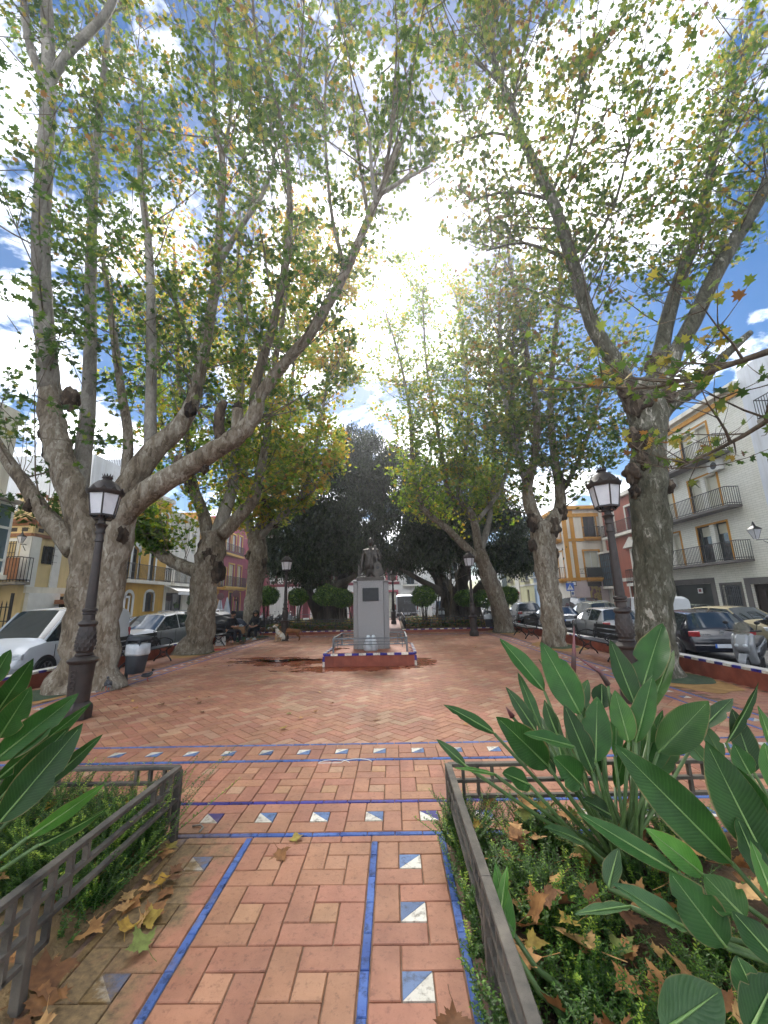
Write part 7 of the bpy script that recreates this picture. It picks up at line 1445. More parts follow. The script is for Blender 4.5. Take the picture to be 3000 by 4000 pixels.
MB().tube([(-.25, -.24, .05), (.25, -.24, .38)], .011, 6).tube([(.25, -.24, .05), (-.25, -.24, .38)], .011, 6).build('cross_brace', 'galv', t)
seated('person in black with a hood and white trainers sitting hunched on a folding chair', fc+Vector((0, .02, 0)), -.25, 'cloth_black', 'cloth_trouser', 'shoe_white', .26, 'clasped', hood=True, seat=.38)
seated('bearded person in a dark cap and black coat sitting sideways on a bench', Vector((-7.15, 17.75, 0)), PI/2-.25, 'cloth_black', 'cloth_trouser', 'shoe_brown', .20, 'lap', cap=True, beard=True, seat=.45)
# ---- dogs (nose towards local +x)
def dog_head(t, p, rz, mat, ear, tilt=0.):
    h = MB().ball((0, 0, 0), (.085, .07, .072), 14, 10).tube([(.04, 0, -.012), (.11, 0, -.03), (.165, 0, -.035)], [.06, .042, .032], 12).build('head', mat, t, smooth=True, loc=p, rot=(0, tilt, rz))
    MB().ball((.172, 0, -.022), (.016, .018, .014), 8, 6).build('nose', 'tyre', h, smooth=True)
    for s_ in (-1, 1): MB().ball((.055, s_*.042, .022), (.01, .008, .01), 8, 6).build('eye', 'tyre', h, smooth=True); MB().add([(-.01, s_*.05, .05), (-.05, s_*.055, .04), (-.055, s_*.10, .0), (-.01, s_*.095, -.04)] if ear == 'flop' else [(.0, s_*.045, .05), (-.05, s_*.05, .045), (-.04, s_*.085, .09), (-.03, s_*.07, .02)], [(0, 1, 2, 3)]).build('ear', mat, h)
    return h
p = gp(1085, 2505); t = thing('dog', 'white and tan dog sitting with a dark collar beside the far lamp', 'dog', (p.x+.05, p.y, 0), PI+.55)
V, E, Rr = chain([(-.20, 0, .13, (.12, .12)), (-.13, 0, .24, (.125, .12)), (.0, 0, .36, (.12, .125)), (.09, 0, .45, (.095, .10)), (.12, 0, .55, .06), (.13, 0, .62, .055)],
                 [2, (.10, -.07, .34, .05), (.135, -.075, .18, .03), (.14, -.075, .03, .026), (.19, -.075, .015, .022)], [2, (.10, .07, .34, .05), (.135, .075, .18, .03), (.14, .075, .03, .026), (.19, .075, .015, .022)],
                 [0, (-.12, -.12, .16, .075), (.03, -.14, .17, .055), (-.10, -.13, .05, .03), (.05, -.13, .02, .024)], [0, (-.12, .12, .16, .075), (.03, .14, .17, .055), (-.10, .13, .05, .03), (.05, .13, .02, .024)],
                 [0, (-.32, .02, .06, .025), (-.45, .08, .03, .012)])
link('body', skin_mesh('body', V, E, Rr, 'fur_patch'), t); dog_head(t, (.15, 0, .68), .3, 'fur_patch', 'flop'); MB().lathe([(.062, -.014), (.066, 0), (.062, .014)], 16, (.127, 0, .575), cap=False).build('collar', 'tyre', t)
p = gp(1150, 2503); t = thing('dog', 'reddish brown dog standing with its head behind the far lamp post', 'dog', (p.x-.15, p.y+.1, 0), PI-.12)
V, E, Rr = chain([(-.30, 0, .43, (.09, .10)), (-.12, 0, .42, (.085, .095)), (.08, 0, .41, (.10, .13)), (.22, 0, .43, (.095, .13)), (.32, 0, .52, .07), (.40, 0, .60, .058)],
                 [3, (.24, -.08, .36, .05), (.22, -.085, .24, .034), (.24, -.085, .12, .022), (.24, -.085, .03, .022), (.28, -.085, .015, .02)], [3, (.24, .08, .36, .05), (.22, .085, .24, .034), (.24, .085, .12, .022), (.24, .085, .03, .022), (.28, .085, .015, .02)],
                 [0, (-.30, -.08, .36, .065), (-.24, -.085, .26, .042), (-.36, -.085, .15, .024), (-.34, -.085, .03, .021), (-.30, -.085, .015, .02)], [0, (-.30, .08, .36, .065), (-.26, .085, .26, .042), (-.40, .085, .15, .024), (-.38, .085, .03, .021), (-.34, .085, .015, .02)],
                 [0, (-.42, 0, .42, .025), (-.52, .02, .30, .017), (-.55, .03, .18, .010)])
link('body', skin_mesh('body', V, E, Rr, 'fur_brown'), t); dog_head(t, (.44, 0, .63), .2, 'fur_brown', 'flop', .25)
# ---- pigeons
def pigeon(label, loc, rz):
    t = thing('pigeon', label, 'pigeon', loc, rz); V, E, Rr = chain([(-.13, 0, .13, .018), (-.06, 0, .125, (.042, .04)), (.02, 0, .13, (.06, .058)), (.075, 0, .165, .04), (.09, 0, .205, .027)]); link('body', skin_mesh('body', V, E, Rr, 'feather'), t)
    MB().ball((.098, 0, .235), (.03, .024, .025), 10, 8).build('head', 'feather', t, smooth=True); MB().lathe([(.008, 0), (0, .028)], 8, (.125, 0, .232), M=Matrix.Rotation(PI/2, 3, 'Y'), cap=False).build('beak', 'car_trim', t); MB().add([(-.10, -.025, .125), (-.10, .025, .125), (-.22, .035, .09), (-.22, -.035, .09)], [(0, 1, 2, 3)]).build('tail', 'feather', t)
    for s_ in (-1, 1): MB().ball((-.03, s_*.052, .135), (.09, .014, .04), 10, 6).build('wing', 'feather', t, smooth=True); MB().tube([(.0, s_*.025, .09), (.005, s_*.025, .005), (.035, s_*.025, .003)], .005, 5).build('leg', 'red_plastic', t)
    return t
p = gp(574, 2662); pigeon('dark pigeon walking on the paving right of the litter bin', (p.x, p.y, .003), .6); p = gp(418, 2700); pigeon('grey pigeon standing at the foot of the double trunked tree', (p.x, p.y, .012), 2.3)
# ================================================================== planting in the beds, topiary, fallen leaves
def paddle_mat(name, c1, c2, rib):
    m = bpy.data.materials.new(name); m.use_nodes = True; t = m.node_tree; b = t.nodes['Principled BSDF']; L = t.links.new
    uv = N(t, 'ShaderNodeUVMap', uv_map='UVMap'); sp = N(t, 'ShaderNodeSeparateXYZ'); L(uv.outputs[0], sp.inputs[0]); geo = N(t, 'ShaderNodeNewGeometry'); oi = N(t, 'ShaderNodeObjectInfo')
    # side veins: stripes running out and forward from the midrib
    ab = N(t, 'ShaderNodeMath', operation='ABSOLUTE'); L(sp.outputs['Y'], ab.inputs[0])
    ma = N(t, 'ShaderNodeMath', operation='MULTIPLY_ADD'); L(ab.outputs[0], ma.inputs[0]); ma.inputs[1].default_value = -.14; L(sp.outputs['X'], ma.inputs[2])
    mu = N(t, 'ShaderNodeMath', operation='MULTIPLY'); L(ma.outputs[0], mu.inputs[0]); mu.inputs[1].default_value = 190.; sn = N(t, 'ShaderNodeMath', operation='SINE'); L(mu.outputs[0], sn.inputs[0])
    n = N(t, 'ShaderNodeTexNoise', Scale=7., Detail=6., Roughness=.6); L(geo.outputs['Position'], n.inputs['Vector']); r = ramp(t, [(.3, c1), (.7, c2)]); L(n.outputs['Fac'], r.inputs[0])
    mr = N(t, 'ShaderNodeMapRange'); mr.inputs['To Min'].default_value = .6; mr.inputs['To Max'].default_value = 1.5; L(oi.outputs['Random'], mr.inputs[0]); hs = N(t, 'ShaderNodeHueSaturation'); L(r.outputs[0], hs.inputs['Color']); L(mr.outputs[0], hs.inputs['Value'])
    v2 = N(t, 'ShaderNodeMapRange'); v2.inputs['From Min'].default_value = .3; v2.inputs['From Max'].default_value = 1.; v2.inputs['To Min'].default_value = 0; v2.inputs['To Max'].default_value = .09; L(sn.outputs[0], v2.inputs[0])
    m1 = N(t, 'ShaderNodeMix', data_type='RGBA'); L(v2.outputs[0], m1.inputs[0]); L(hs.outputs[0], m1.inputs[6]); m1.inputs[7].default_value = rib
    # brown dried edges
    ed = N(t, 'ShaderNodeMath', operation='MULTIPLY_ADD'); L(n.outputs['Fac'], ed.inputs[0]); ed.inputs[1].default_value = .38; L(ab.outputs[0], ed.inputs[2])
    er = N(t, 'ShaderNodeMapRange'); er.inputs['From Min'].default_value = 1.12; er.inputs['From Max'].default_value = 1.20; L(ed.outputs[0], er.inputs[0]); m2 = N(t, 'ShaderNodeMix', data_type='RGBA'); L(er.outputs[0], m2.inputs[0]); L(m1.outputs[2], m2.inputs[6]); m2.inputs[7].default_value = srgb('#7d6f4a')
    L(m2.outputs[2], b.inputs['Base Color']); rr_ = N(t, 'ShaderNodeMapRange'); rr_.inputs['To Min'].default_value = .32; rr_.inputs['To Max'].default_value = .65; L(n.outputs['Fac'], rr_.inputs[0]); L(rr_.outputs[0], b.inputs['Roughness']); b.inputs['Specular IOR Level'].default_value = .32
    bp = N(t, 'ShaderNodeBump', Strength=.14, Distance=.003); L(sn.outputs[0], bp.inputs['Height']); L(bp.outputs[0], b.inputs['Normal'])
    tr = N(t, 'ShaderNodeBsdfTranslucent'); hs2 = N(t, 'ShaderNodeHueSaturation', Value=1.6, Saturation=1.1); L(m2.outputs[2], hs2.inputs['Color']); L(hs2.outputs[0], tr.inputs[0]); ms = N(t, 'ShaderNodeMixShader'); ms.inputs[0].default_value = .22; L(b.outputs[0], ms.inputs[1]); L(tr.outputs[0], ms.inputs[2]); L(ms.outputs[0], t.nodes['Material Output'].inputs[0]); MAT[name] = m
paddle_mat('paddle', srgb('#203f19'), srgb('#315825'), srgb('#607f46')); paddle_mat('paddle_light', srgb('#335a24'), srgb('#4a7430'), srgb('#86a060')); paddle_mat('paddle_grey', srgb('#355432'), srgb('#4c6a42'), srgb('#7d9268'))
pmat('midrib', srgb('#5f8046'), srgb('#7d9a58'), scale=9, rough=.45); pmat('stalk', srgb('#3f5a30'), srgb('#5a7440'), scale=9, rough=.5); pmat('bract', srgb('#7d3b3f'), srgb('#4a4a48'), scale=8, rough=.5)
def paddle(parent, o, base, tip, W, mat='paddle', bend=.1, twist=0., fold=.25, root=None, wavy=.03, sag=None, back=False):
    """one long paddle leaf with folded blade, midrib and stalk"""
    B, T_ = Vector(base), Vector(tip); d = (T_-B); L_ = d.length; d.normalize(); view = ((B+T_)/2-Vector((0, 0, CH))).normalized()
    side = d.cross(view).normalized(); nrm = side.cross(d).normalized(); q = Quaternion(d, twist); side = q @ side; nrm = q @ nrm
    if nrm.dot(view) > 0: nrm = -nrm
    n, k = 14, 7; V = []; UV = []; F = []; sd = random.uniform(0, 99)
    tears = {(random.randrange(3, 12), random.choice((0, 6))): random.uniform(.6, .88) for _ in range(random.choice((0, 0, 1, 2)))}
    for i in range(n+1):
        t = i/n; p = B+d*L_*t + nrm*(-bend*L_*(t-.0)**2*1.0) + (nrm*bend*L_*t) + (_Z*-(sag or 0)*t*t)
        w = W*.5*(math.sin(PI*min(1, t**.78))**.8 if 0 < t < 1 else .02)
        for j in range(k):
            s = (j/(k-1)-.5)*2; e = fold*abs(s)*w*(1-.3*t)*1.2 + wavy*W*math.sin(t*16+sd+s*2)*abs(s)**2
            tq = tears.get((i, j), 1.); V.append(p+side*w*s*tq*(1-.08*abs(s))+nrm*e-o); UV.append((t*L_/.5, s))
    for i in range(n):
        for j in range(k-1): F.append((i*k+j, i*k+j+1, (i+1)*k+j+1, (i+1)*k+j))
    me = bpy.data.meshes.new('leaf'); me.from_pydata([tuple(v) for v in V], [], F); me.materials.append(M_(mat)); ul = me.uv_layers.new(name='UVMap')
    ul.data.foreach_set('uv', [c for f in F for i in f for c in UV[i]]); me.polygons.foreach_set('use_smooth', [True]*len(F)); lf = link('leaf', me, parent)
    C = [V[i*k+k//2]+nrm*.003 for i in range(n)]; MB().tube(C, [max(.0055*(1-i/n), .001) for i in range(n)], 5).build('midrib', 'midrib', lf, smooth=True)
    if root is not None:
        r = Vector(root)-o; b0 = B-o; mid = r.lerp(b0, .55)+(d*-.02); MB().tube([r, r.lerp(mid, .5)+_Z*.03, mid, b0], [.016, .013, .011, .009], 7).build('stalk', 'stalk', lf, smooth=True)
    return lf
def bird_plant(label, root, leaves, zx):
    """leaves: base px, tip px, width px, depth base, depth tip, material, twist"""
    o = Vector((root[0], root[1], root[2])); t = thing('paddle_leaf_plant', label, 'plant', o)
    for i, (bx, by, tx, ty, w, yb, yt, mt, tw) in enumerate(leaves):
        b = at(*zx(bx, by), yb); e = at(*zx(tx, ty), yt); W = w*zx.k/FPX*(yb+yt)/2*.92
        r = o+Vector((random.uniform(-.09, .09), random.uniform(-.07, .07), -.02)); paddle(t, o, b, e, W, mt, bend=random.uniform(-.06, .12), twist=tw, fold=random.uniform(.12, .4), root=r)
    return t
class Zx:
    def __init__(s, u, v, k): s.u, s.v, s.k = u, v, k
    def __call__(s, x, y): return s.u+s.k*x, s.v+s.k*y
z6 = Zx(1700, 2400, .7836); z4 = Zx(0, 2500, .678)
D_, Lt, Gy = 'paddle', 'paddle_light', 'paddle_grey'
_r = random.Random(12); XTRA = []
for i in range(17):
    bx = 600+i*32+_r.uniform(-25, 25); by = _r.uniform(640, 900); ln = _r.uniform(220, 330); XTRA.append((bx, by, bx+(bx-860)*.42+_r.uniform(-50, 50), by-ln, _r.uniform(70, 115), 2.85+_r.uniform(-.1, .25), 2.95+_r.uniform(-.1, .3), _r.choice((D_, D_, Lt, Gy)), _r.uniform(-.7, .7)))
p1 = bird_plant('tall clump of dark paddle leaves with a red beaked flower in the right bed', (1.28, 2.72, zr(1.28, 2.72)), [
    (545, 385, 322, 122, 105, 2.75, 2.95, D_, .5), (725, 500, 528, 138, 165, 2.65, 2.8, D_, .15), (650, 450, 516, 222, 70, 2.8, 2.95, D_, 1.0), (505, 590, 352, 362, 85, 2.6, 2.6, Gy, .5), (525, 570, 410, 285, 75, 2.75, 2.85, Gy, .7), (295, 595, 40, 450, 70, 2.6, 2.65, D_, .5), (565, 760, 305, 510, 165, 2.5, 2.45, D_, .2), (610, 600, 545, 425, 80, 2.6, 2.65, Gy, -.6), (785, 790, 640, 445, 120, 2.5, 2.6, D_, .3),
    (705, 480, 762, 325, 75, 2.9, 3.0, Gy, .2), (830, 470, 830, 345, 105, 2.8, 2.9, D_, .1), (800, 740, 808, 410, 155, 2.5, 2.6, D_, -.15), (995, 450, 872, 128, 125, 2.8, 2.95, D_, .5), (1035, 360, 1135, 45, 165, 2.85, 3.0, D_, -.2), (1075, 480, 1192, 178, 100, 2.75, 2.9, Lt, -.5), (965, 640, 895, 378, 120, 2.6, 2.7, Lt, .2), (1000, 640, 1085, 300, 130, 2.6, 2.7, D_, -.5), (1110, 690, 1362, 432, 175, 2.7, 2.75, Lt, .1), (1330, 570, 1485, 418, 85, 2.85, 2.95, Gy, -.3),
    (150, 755, 5, 622, 55, 2.5, 2.5, Gy, .4), (300, 800, 95, 765, 45, 2.5, 2.4, Lt, 1.0), (470, 850, 335, 790, 125, 2.4, 2.35, D_, .7), (690, 660, 440, 595, 105, 2.45, 2.35, D_, .9), (725, 850, 590, 710, 160, 2.4, 2.35, D_, .4), (870, 1000, 735, 925, 110, 2.4, 2.3, D_, .8), (740, 1140, 540, 1060, 85, 2.4, 2.3, Gy, .9), (1060, 640, 1060, 500, 90, 2.8, 2.9, Lt, .6)]+XTRA, z6)
o1 = Vector(p1.location)
for pts in ([(690, 560), (688, 310), (691, 200), (692, 55)], [(880, 520), (862, 350), (820, 285), (705, 212)], [(425, 560), (385, 510), (352, 460)]):
    P = [at(*z6(*q), 2.75)-o1 for q in pts]; fl = MB().tube(P[:2], [.010, .009], 8).build('flower_stalk', 'stalk', p1, smooth=True); k = len(P); MB().tube(P[1:], [.018]+[.014]*(k-3)+[.002], 8).build('flower_beak', 'bract', p1, smooth=True)
bird_plant('big paddle leaf plant filling the right edge of the bed', (1.78, 2.05, zr(1.78, 2.05)), [
    (1480, 1240, 890, 645, 205, 1.95, 2.1, D_, .1), (1335, 1300, 1045, 1065, 120, 1.95, 2.0, Lt, .3), (1210, 1290, 705, 985, 95, 1.95, 2.15, D_, .3), (1645, 1220, 1350, 632, 215, 1.9, 2.05, D_, -.1), (1260, 1570, 885, 1340, 120, 1.8, 1.8, Gy, .7), (865, 1365, 915, 1165, 90, 2.0, 2.05, Gy, -.4), (1450, 1660, 1165, 1280, 210, 1.75, 1.85, D_, .2), (1550, 1520, 1335, 1295, 170, 1.75, 1.85, Lt, .2), (1670, 1080, 1495, 755, 145, 1.9, 2.0, D_, -.4), (1700, 1460, 1570, 1125, 80, 1.7, 1.8, Lt, .5), (975, 1460, 695, 1495, 75, 1.9, 1.85, Gy, .9), (1700, 900, 1640, 640, 110, 1.9, 2.0, Lt, .4), (1720, 1750, 1480, 1480, 150, 1.6, 1.7, D_, .5), (1640, 1330, 1500, 1010, 150, 1.85, 1.95, D_, .8), (1700, 1250, 1600, 900, 140, 1.95, 2.05, D_, -.6)], z6)
bird_plant('low paddle leaf plant at the bottom right corner', (1.62, 1.25, zr(1.62, 1.25)), [(1130, 2080, 1425, 1870, 240, 1.28, 1.32, Gy, .2), (1560, 2100, 1700, 1800, 180, 1.3, 1.4, D_, .1), (1640, 1990, 1500, 1700, 160, 1.4, 1.5, D_, .3)], z6)
bird_plant('smaller paddle leaf plant with a curled brown leaf behind the big ones at the right', (2.35, 2.75, zr(2.35, 2.75)), [(1590, 790, 1478, 468, 110, 2.75, 2.9, D_, .2), (1450, 640, 1612, 338, 65, 2.8, 2.9, D_, .9), (1680, 680, 1608, 455, 65, 2.75, 2.85, Lt, .7), (1570, 800, 1488, 645, 100, 2.6, 2.65, D_, .1), (1340, 730, 1240, 612, 80, 2.8, 2.85, Gy, .2), (1430, 720, 1330, 540, 80, 2.85, 2.95, Gy, .3)], z6)
bird_plant('paddle leaf left hanging over the fence beside the path', (.62, 1.95, zr(.62, 1.95)), [(375, 1640, 300, 1240, 100, 1.95, 2.2, Lt, .4), (330, 1500, 360, 1250, 60, 2.0, 2.15, Lt, -.7)], z6)
bird_plant('leaning clump of long glossy paddle leaves at the left edge', (-2.55, 2.35, zl(-2.55, 2.35)), [
    (-30, 430, 192, 105, 140, 2.35, 2.3, D_, .2), (-60, 260, 62, 55, 120, 2.3, 2.3, D_, -.2), (-10, 570, 180, 268, 160, 2.25, 2.25, D_, .1), (-40, 700, 452, 308, 175, 2.3, 2.5, D_, .15), (-40, 820, 525, 362, 120, 2.3, 2.55, D_, .5), (-20, 930, 405, 495, 160, 2.2, 2.4, D_, .2), (-10, 1060, 478, 480, 205, 2.15, 2.4, D_, .05), (255, 840, 592, 543, 95, 2.3, 2.5, D_, .5), (158, 1140, 602, 828, 105, 2.1, 2.25, Lt, .6), (225, 1180, 620, 968, 85, 2.1, 2.3, D_, .9), (-50, 480, 110, 400, 120, 2.4, 2.35, D_, .6)], z4)
# ---- low green cover: sprigs of small paired leaves
def ground_cover(name, label, n, area, zf, dens, seed, hgt=(.05, .15), leaf=(.014, .025), zadd=0., hf=None):
    g = np.random.default_rng(seed); rs = random.Random(seed); P, az, tl, sc, rv = [], [], [], [], []; st = MB(); x0, x1, y0, y1 = area; k = 0; tries = 0
    while k < n and tries < n*30:
        tries += 1; x, y = rs.uniform(x0, x1), rs.uniform(y0, y1); d = dens(x, y)
        if rs.random() > d: continue
        k += 1; h_ = rs.uniform(*hgt)*(.6+.6*d)*(1+1.5*(hf(x, y) if hf else 0)); lx, ly = rs.gauss(0, .55), rs.gauss(0, .55); z0 = zf(x, y)+zadd; b = Vector((x, y, z0)); e = b+Vector((lx*h_, ly*h_, h_)); br = rs.random()**2
        st.tube([b, b.lerp(e, .5)+Vector((rs.gauss(0, .006), rs.gauss(0, .006), 0)), e], [.0022, .0018, .001], 3, cap=False)
        m = int(h_/.0075)
        for i in range(m):
            q = b.lerp(e, (i+.5)/m*.95+.05); a = (i % 2)*PI/2+rs.uniform(-.4, .4)
            for s_ in (0, PI): P.append(q); az.append(a+s_); tl.append(rs.uniform(.0, .75)); sc.append(rs.uniform(*leaf)*(1.15-.4*i/m)); rv.append(min(1, max(0, .25+.5*br*(i/m)+.3*br+rs.gauss(0, .12))))
    P = np.array([tuple(p) for p in P]); Rm = rot_mats(np.array(az), np.array(tl), np.zeros(len(P))); V, F, a = scatter(P, Rm, np.array(sc), LEAF2[0]*np.array([1.25, 1, 1]), LEAF2[1], np.array(rv))
    t = thing(name, label, 'ground cover'); t['kind'] = 'stuff'; tag(link('leaves', fast_mesh('leaves', V, F, 'box_leaf', a), t), kind='stuff'); tag(st.build('stems', 'stalk', t), kind='stuff')
pn = lambda x, y, s: mnoise.noise(Vector((x*3.1+s, y*3.1, s)))
ground_cover('low_green_cover', 'low small leaved green cover in the right bed along the fence', 2700, (.38, 2.0, .85, 3.25), zr, lambda x, y: max(0, min(1, .5+1.9*pn(x, y, 4)-.42*max(0, x-.85))), 3, hf=lambda x, y: max(0, min(1, (y-2.2)/.8))*.5+(.25 if x < .75 else 0))
ground_cover('low_green_cover', 'low small leaved green cover at the far corner of the left bed', 2300, (-3.2, -1.66, 2.3, 3.26), zl, lambda x, y: max(0, min(1, .75+1.0*pn(x, y, 8)+.9*(y-2.9))), 5, hf=lambda x, y: max(0, min(1, (y-2.3)/.8)))
ground_cover('trailing_sprigs', 'green sprigs poking through the fence beside the path', 150, (.30, .44, 1.0, 3.3), lambda x, y: .06+.30*max(0, pn(0, y*2, 3)), lambda x, y: .8 if pn(x, y*1.3, 9) > -.05 else 0, 7, (.08, .2))
# weedy undergrowth of the far beds
for x0, x1, lab, sd in ((-7.3, -1.9, 'low leafy undergrowth and leaf litter of the far topiary bed', 4), (.7, 6., 'low leafy undergrowth and leaf litter of the far bed by the bins', 6)):
    g = np.random.default_rng(sd); n = 5200; P = np.stack([g.uniform(x0, x1, n), 22.5+g.uniform(0, 1, n)**1.6*9, .2+g.uniform(0, .32, n)], 1); Rm = rot_mats(g.uniform(0, 6.28, n), g.uniform(0, 1.6, n), g.uniform(0, 6, n)); V, F, a = scatter(P, Rm, g.uniform(.05, .12, n), LEAF3[0], LEAF3[1], np.where(g.random(n) < .4, g.uniform(.88, 1, n), g.uniform(0, .25, n)))
    t = thing('undergrowth', lab, 'undergrowth'); t['kind'] = 'stuff'; tag(link('leaves', fast_mesh('leaves', V, F, 'plane_leaf', a), t), kind='stuff')
# ---- clipped balls
def topiary(label, u, v, rpx, Y, sd):
    c = at(u, v, Y); r = rpx*Y/FPX; t = thing('clipped_shrub', label, 'topiary', (c.x, Y, .15)); rs = random.Random(sd); g = np.random.default_rng(sd); zc = c.z-.15
    for k in range(4): a = rs.uniform(0, 6.28); MB().tube([(.12*math.cos(a), .12*math.sin(a), -.1), (.2*math.cos(a+.3), .2*math.sin(a+.3), zc*.5), (.35*math.cos(a), .35*math.sin(a), zc)], [.05, .035, .025], 6).build('stem', 'bark_ficus', t, smooth=True)
    n = 5200; d = g.normal(size=(n, 3)); d /= np.linalg.norm(d, axis=1)[:, None]; ln = np.array([mnoise.noise(Vector(q)*2.6+Vector((sd, 0, 0))) for q in d.tolist()]); rad = r*(1+.22*ln)*g.uniform(.66, 1.06, n)**.6; P = d*rad[:, None]*np.array([1, 1, .86])+np.array([0, 0, zc])
    Rm = rot_mats(np.arctan2(d[:, 1], d[:, 0])+PI/2+g.normal(0, .7, n), np.arccos(np.clip(d[:, 2], -1, 1))+g.normal(0, .6, n), g.uniform(0, 6.28, n)); V, F, a = scatter(P, Rm, g.uniform(.07, .12, n), LEAF2[0]*np.array([1.2, 1, 1]), LEAF2[1], np.clip(g.normal(.42, .2, n)+.15*ln, 0, 1)); tag(link('crown', fast_mesh('crown', V, F, 'box_leaf', a), t), kind='stuff')
for i, (u, v, r, Y, lab) in enumerate(((1045, 2328, 42, 25., 'round clipped shrub left of the far lamp with the dogs'), (1163, 2332, 38, 25.4, 'round clipped shrub right of the far lamp with the dogs'), (1276, 2328, 48, 24.6, 'larger left one of the two merging clipped shrubs before the fig roots'), (1338, 2338, 42, 25.2, 'right one of the two merging clipped shrubs before the fig roots'), (1656, 2330, 47, 24.6, 'round clipped shrub on its own right of the pedestal'), (1815, 2338, 36, 25.4, 'round clipped shrub behind the far lamp by the bins'), (1888, 2340, 38, 25.6, 'round clipped shrub behind the litter bin and leaning tree'), (1985, 2325, 38, 25., 'round clipped shrub right of the leaning trunk'))): topiary(lab, u, v, r, Y, i+3)
# bare sapling
T = Tree('bare_sapling', 'thin leafless sapling in front of the right hand fig tree', (3.35, 24.2), bark='bark_twig'); T.limb([(1758, 2430, 0, .06), (1760, 2380, 0, .045), (1765, 2325, 0, .04), (1762, 2290, 0, .03)], 'trunk', n=8, leafy=False)
for pts in ([(1762, 2320), (1745, 2290), (1735, 2255)], [(1763, 2300), (1780, 2260), (1800, 2200), (1830, 2170)], [(1763, 2290), (1755, 2240), (1770, 2190)], [(1778, 2265), (1810, 2250), (1850, 2235)]): T.limb([(u, v, 0, .022-.006*i) for i, (u, v) in enumerate(pts)], n=6)
for l in T.lines:
    for _ in range(7): i = T.rs.randrange(len(l)); T.shoot(l[i][0], Vector((T.rs.gauss(0, .7), T.rs.gauss(0, .4), .5)), T.rs.uniform(.3, .8), .008, 0, .1)
T.finish()
# leafy shrubs by the shop
for u, v, r, lab, Y in ((655, 2365, 34, 'dark pot grown evergreen in front of the shop awning', 32.), (745, 2345, 34, 'green bush right of the shop awning', 34.)):
    topiary(lab, u, v, r, Y, int(u))
# ---- fallen plane leaves
def big_leaf(sd):
    rs = random.Random(sd); lobes = [(-2.25, .52), (-1.25, .86), (0, 1.05), (1.25, .86), (2.25, .52)]; P = [(0, -.04)]
    tips = []
    for i, (a, r) in enumerate(lobes):
        r *= rs.uniform(.88, 1.1); a += rs.gauss(0, .06)
        for da, k in ((-.34, .60), (-.24, .78), (-.13, .74), (0, 1.), (.13, .74), (.24, .76), (.34, .60)):
            P.append((math.sin(a+da)*r*k*.62, .34+math.cos(a+da)*r*k*.62))
        if i < 4: b = (a+lobes[i+1][0])/2; P.append((math.sin(b)*.34, .34+math.cos(b)*.34))
    c1, c2, c3 = rs.uniform(-.2, .9), rs.uniform(-.4, .8), rs.uniform(0, 6); Z_ = lambda x, y: c1*x*x*1.3+c2*(y-.4)**2+.05*math.sin(x*7+c3)*math.cos(y*6+c3)+.02
    V = [(0, .34, Z_(0, .34))]; ring = []
    for q in (.5, 1.): V += [(x*q, .34+(y-.34)*q, Z_(x*q, .34+(y-.34)*q)) for x, y in P]
    n = len(P); F = [(0, 1+i, 1+(i+1) % n) for i in range(n)]+[(1+i, 1+n+i, 1+n+(i+1) % n, 1+(i+1) % n) for i in range(n)]
    m = MB().add(V, F).tube([(0, -.02, Z_(0, 0)), (.03, -.25, .03), (.05, -.45, .05)], .010, 4); return m.mesh('fallen_leaf', 'dead_leaf', True)
m = bpy.data.materials.new('dead_leaf'); m.use_nodes = True; nt_ = m.node_tree; b_ = nt_.nodes['Principled BSDF']; oi = N(nt_, 'ShaderNodeObjectInfo'); r_ = ramp(nt_, [(0, srgb('#6b4527')), (.25, srgb('#96683a')), (.5, srgb('#b98a55')), (.7, srgb('#c6a06c')), (.82, srgb('#b98f34')), (.93, srgb('#9a8a3e')), (1, srgb('#73803c'))]); nt_.links.new(oi.outputs['Random'], r_.inputs[0])
geo = N(nt_, 'ShaderNodeNewGeometry'); nz_ = N(nt_, 'ShaderNodeTexNoise', Scale=26., Detail=6.); nt_.links.new(geo.outputs['Position'], nz_.inputs['Vector']); r2_ = ramp(nt_, [(.35, (.6, .55, .5, 1)), (.62, (1.1, 1.1, 1.05, 1))]); nt_.links.new(nz_.outputs['Fac'], r2_.inputs[0]); mx_ = N(nt_, 'ShaderNodeMix', data_type='RGBA', blend_type='MULTIPLY'); mx_.inputs[0].default_value = .9; nt_.links.new(r_.outputs[0], mx_.inputs[6]); nt_.links.new(r2_.outputs[0], mx_.inputs[7]); nt_.links.new(mx_.outputs[2], b_.inputs['Base Color']); b_.inputs['Roughness'].default_value = .75; MAT['dead_leaf'] = m
LV = [big_leaf(i) for i in range(9)]
def drop(x, y, z, s, label, group, rz=None, tilt=.15, k=None):
    o = link('fallen_leaf', random.choice(LV) if k is None else LV[k], None, (x, y, z+.012), (random.gauss(0, tilt), random.gauss(0, tilt), random.uniform(0, 6.28) if rz is None else rz)); o.scale = (s, s, s); return tag(o, label, 'leaf', group)
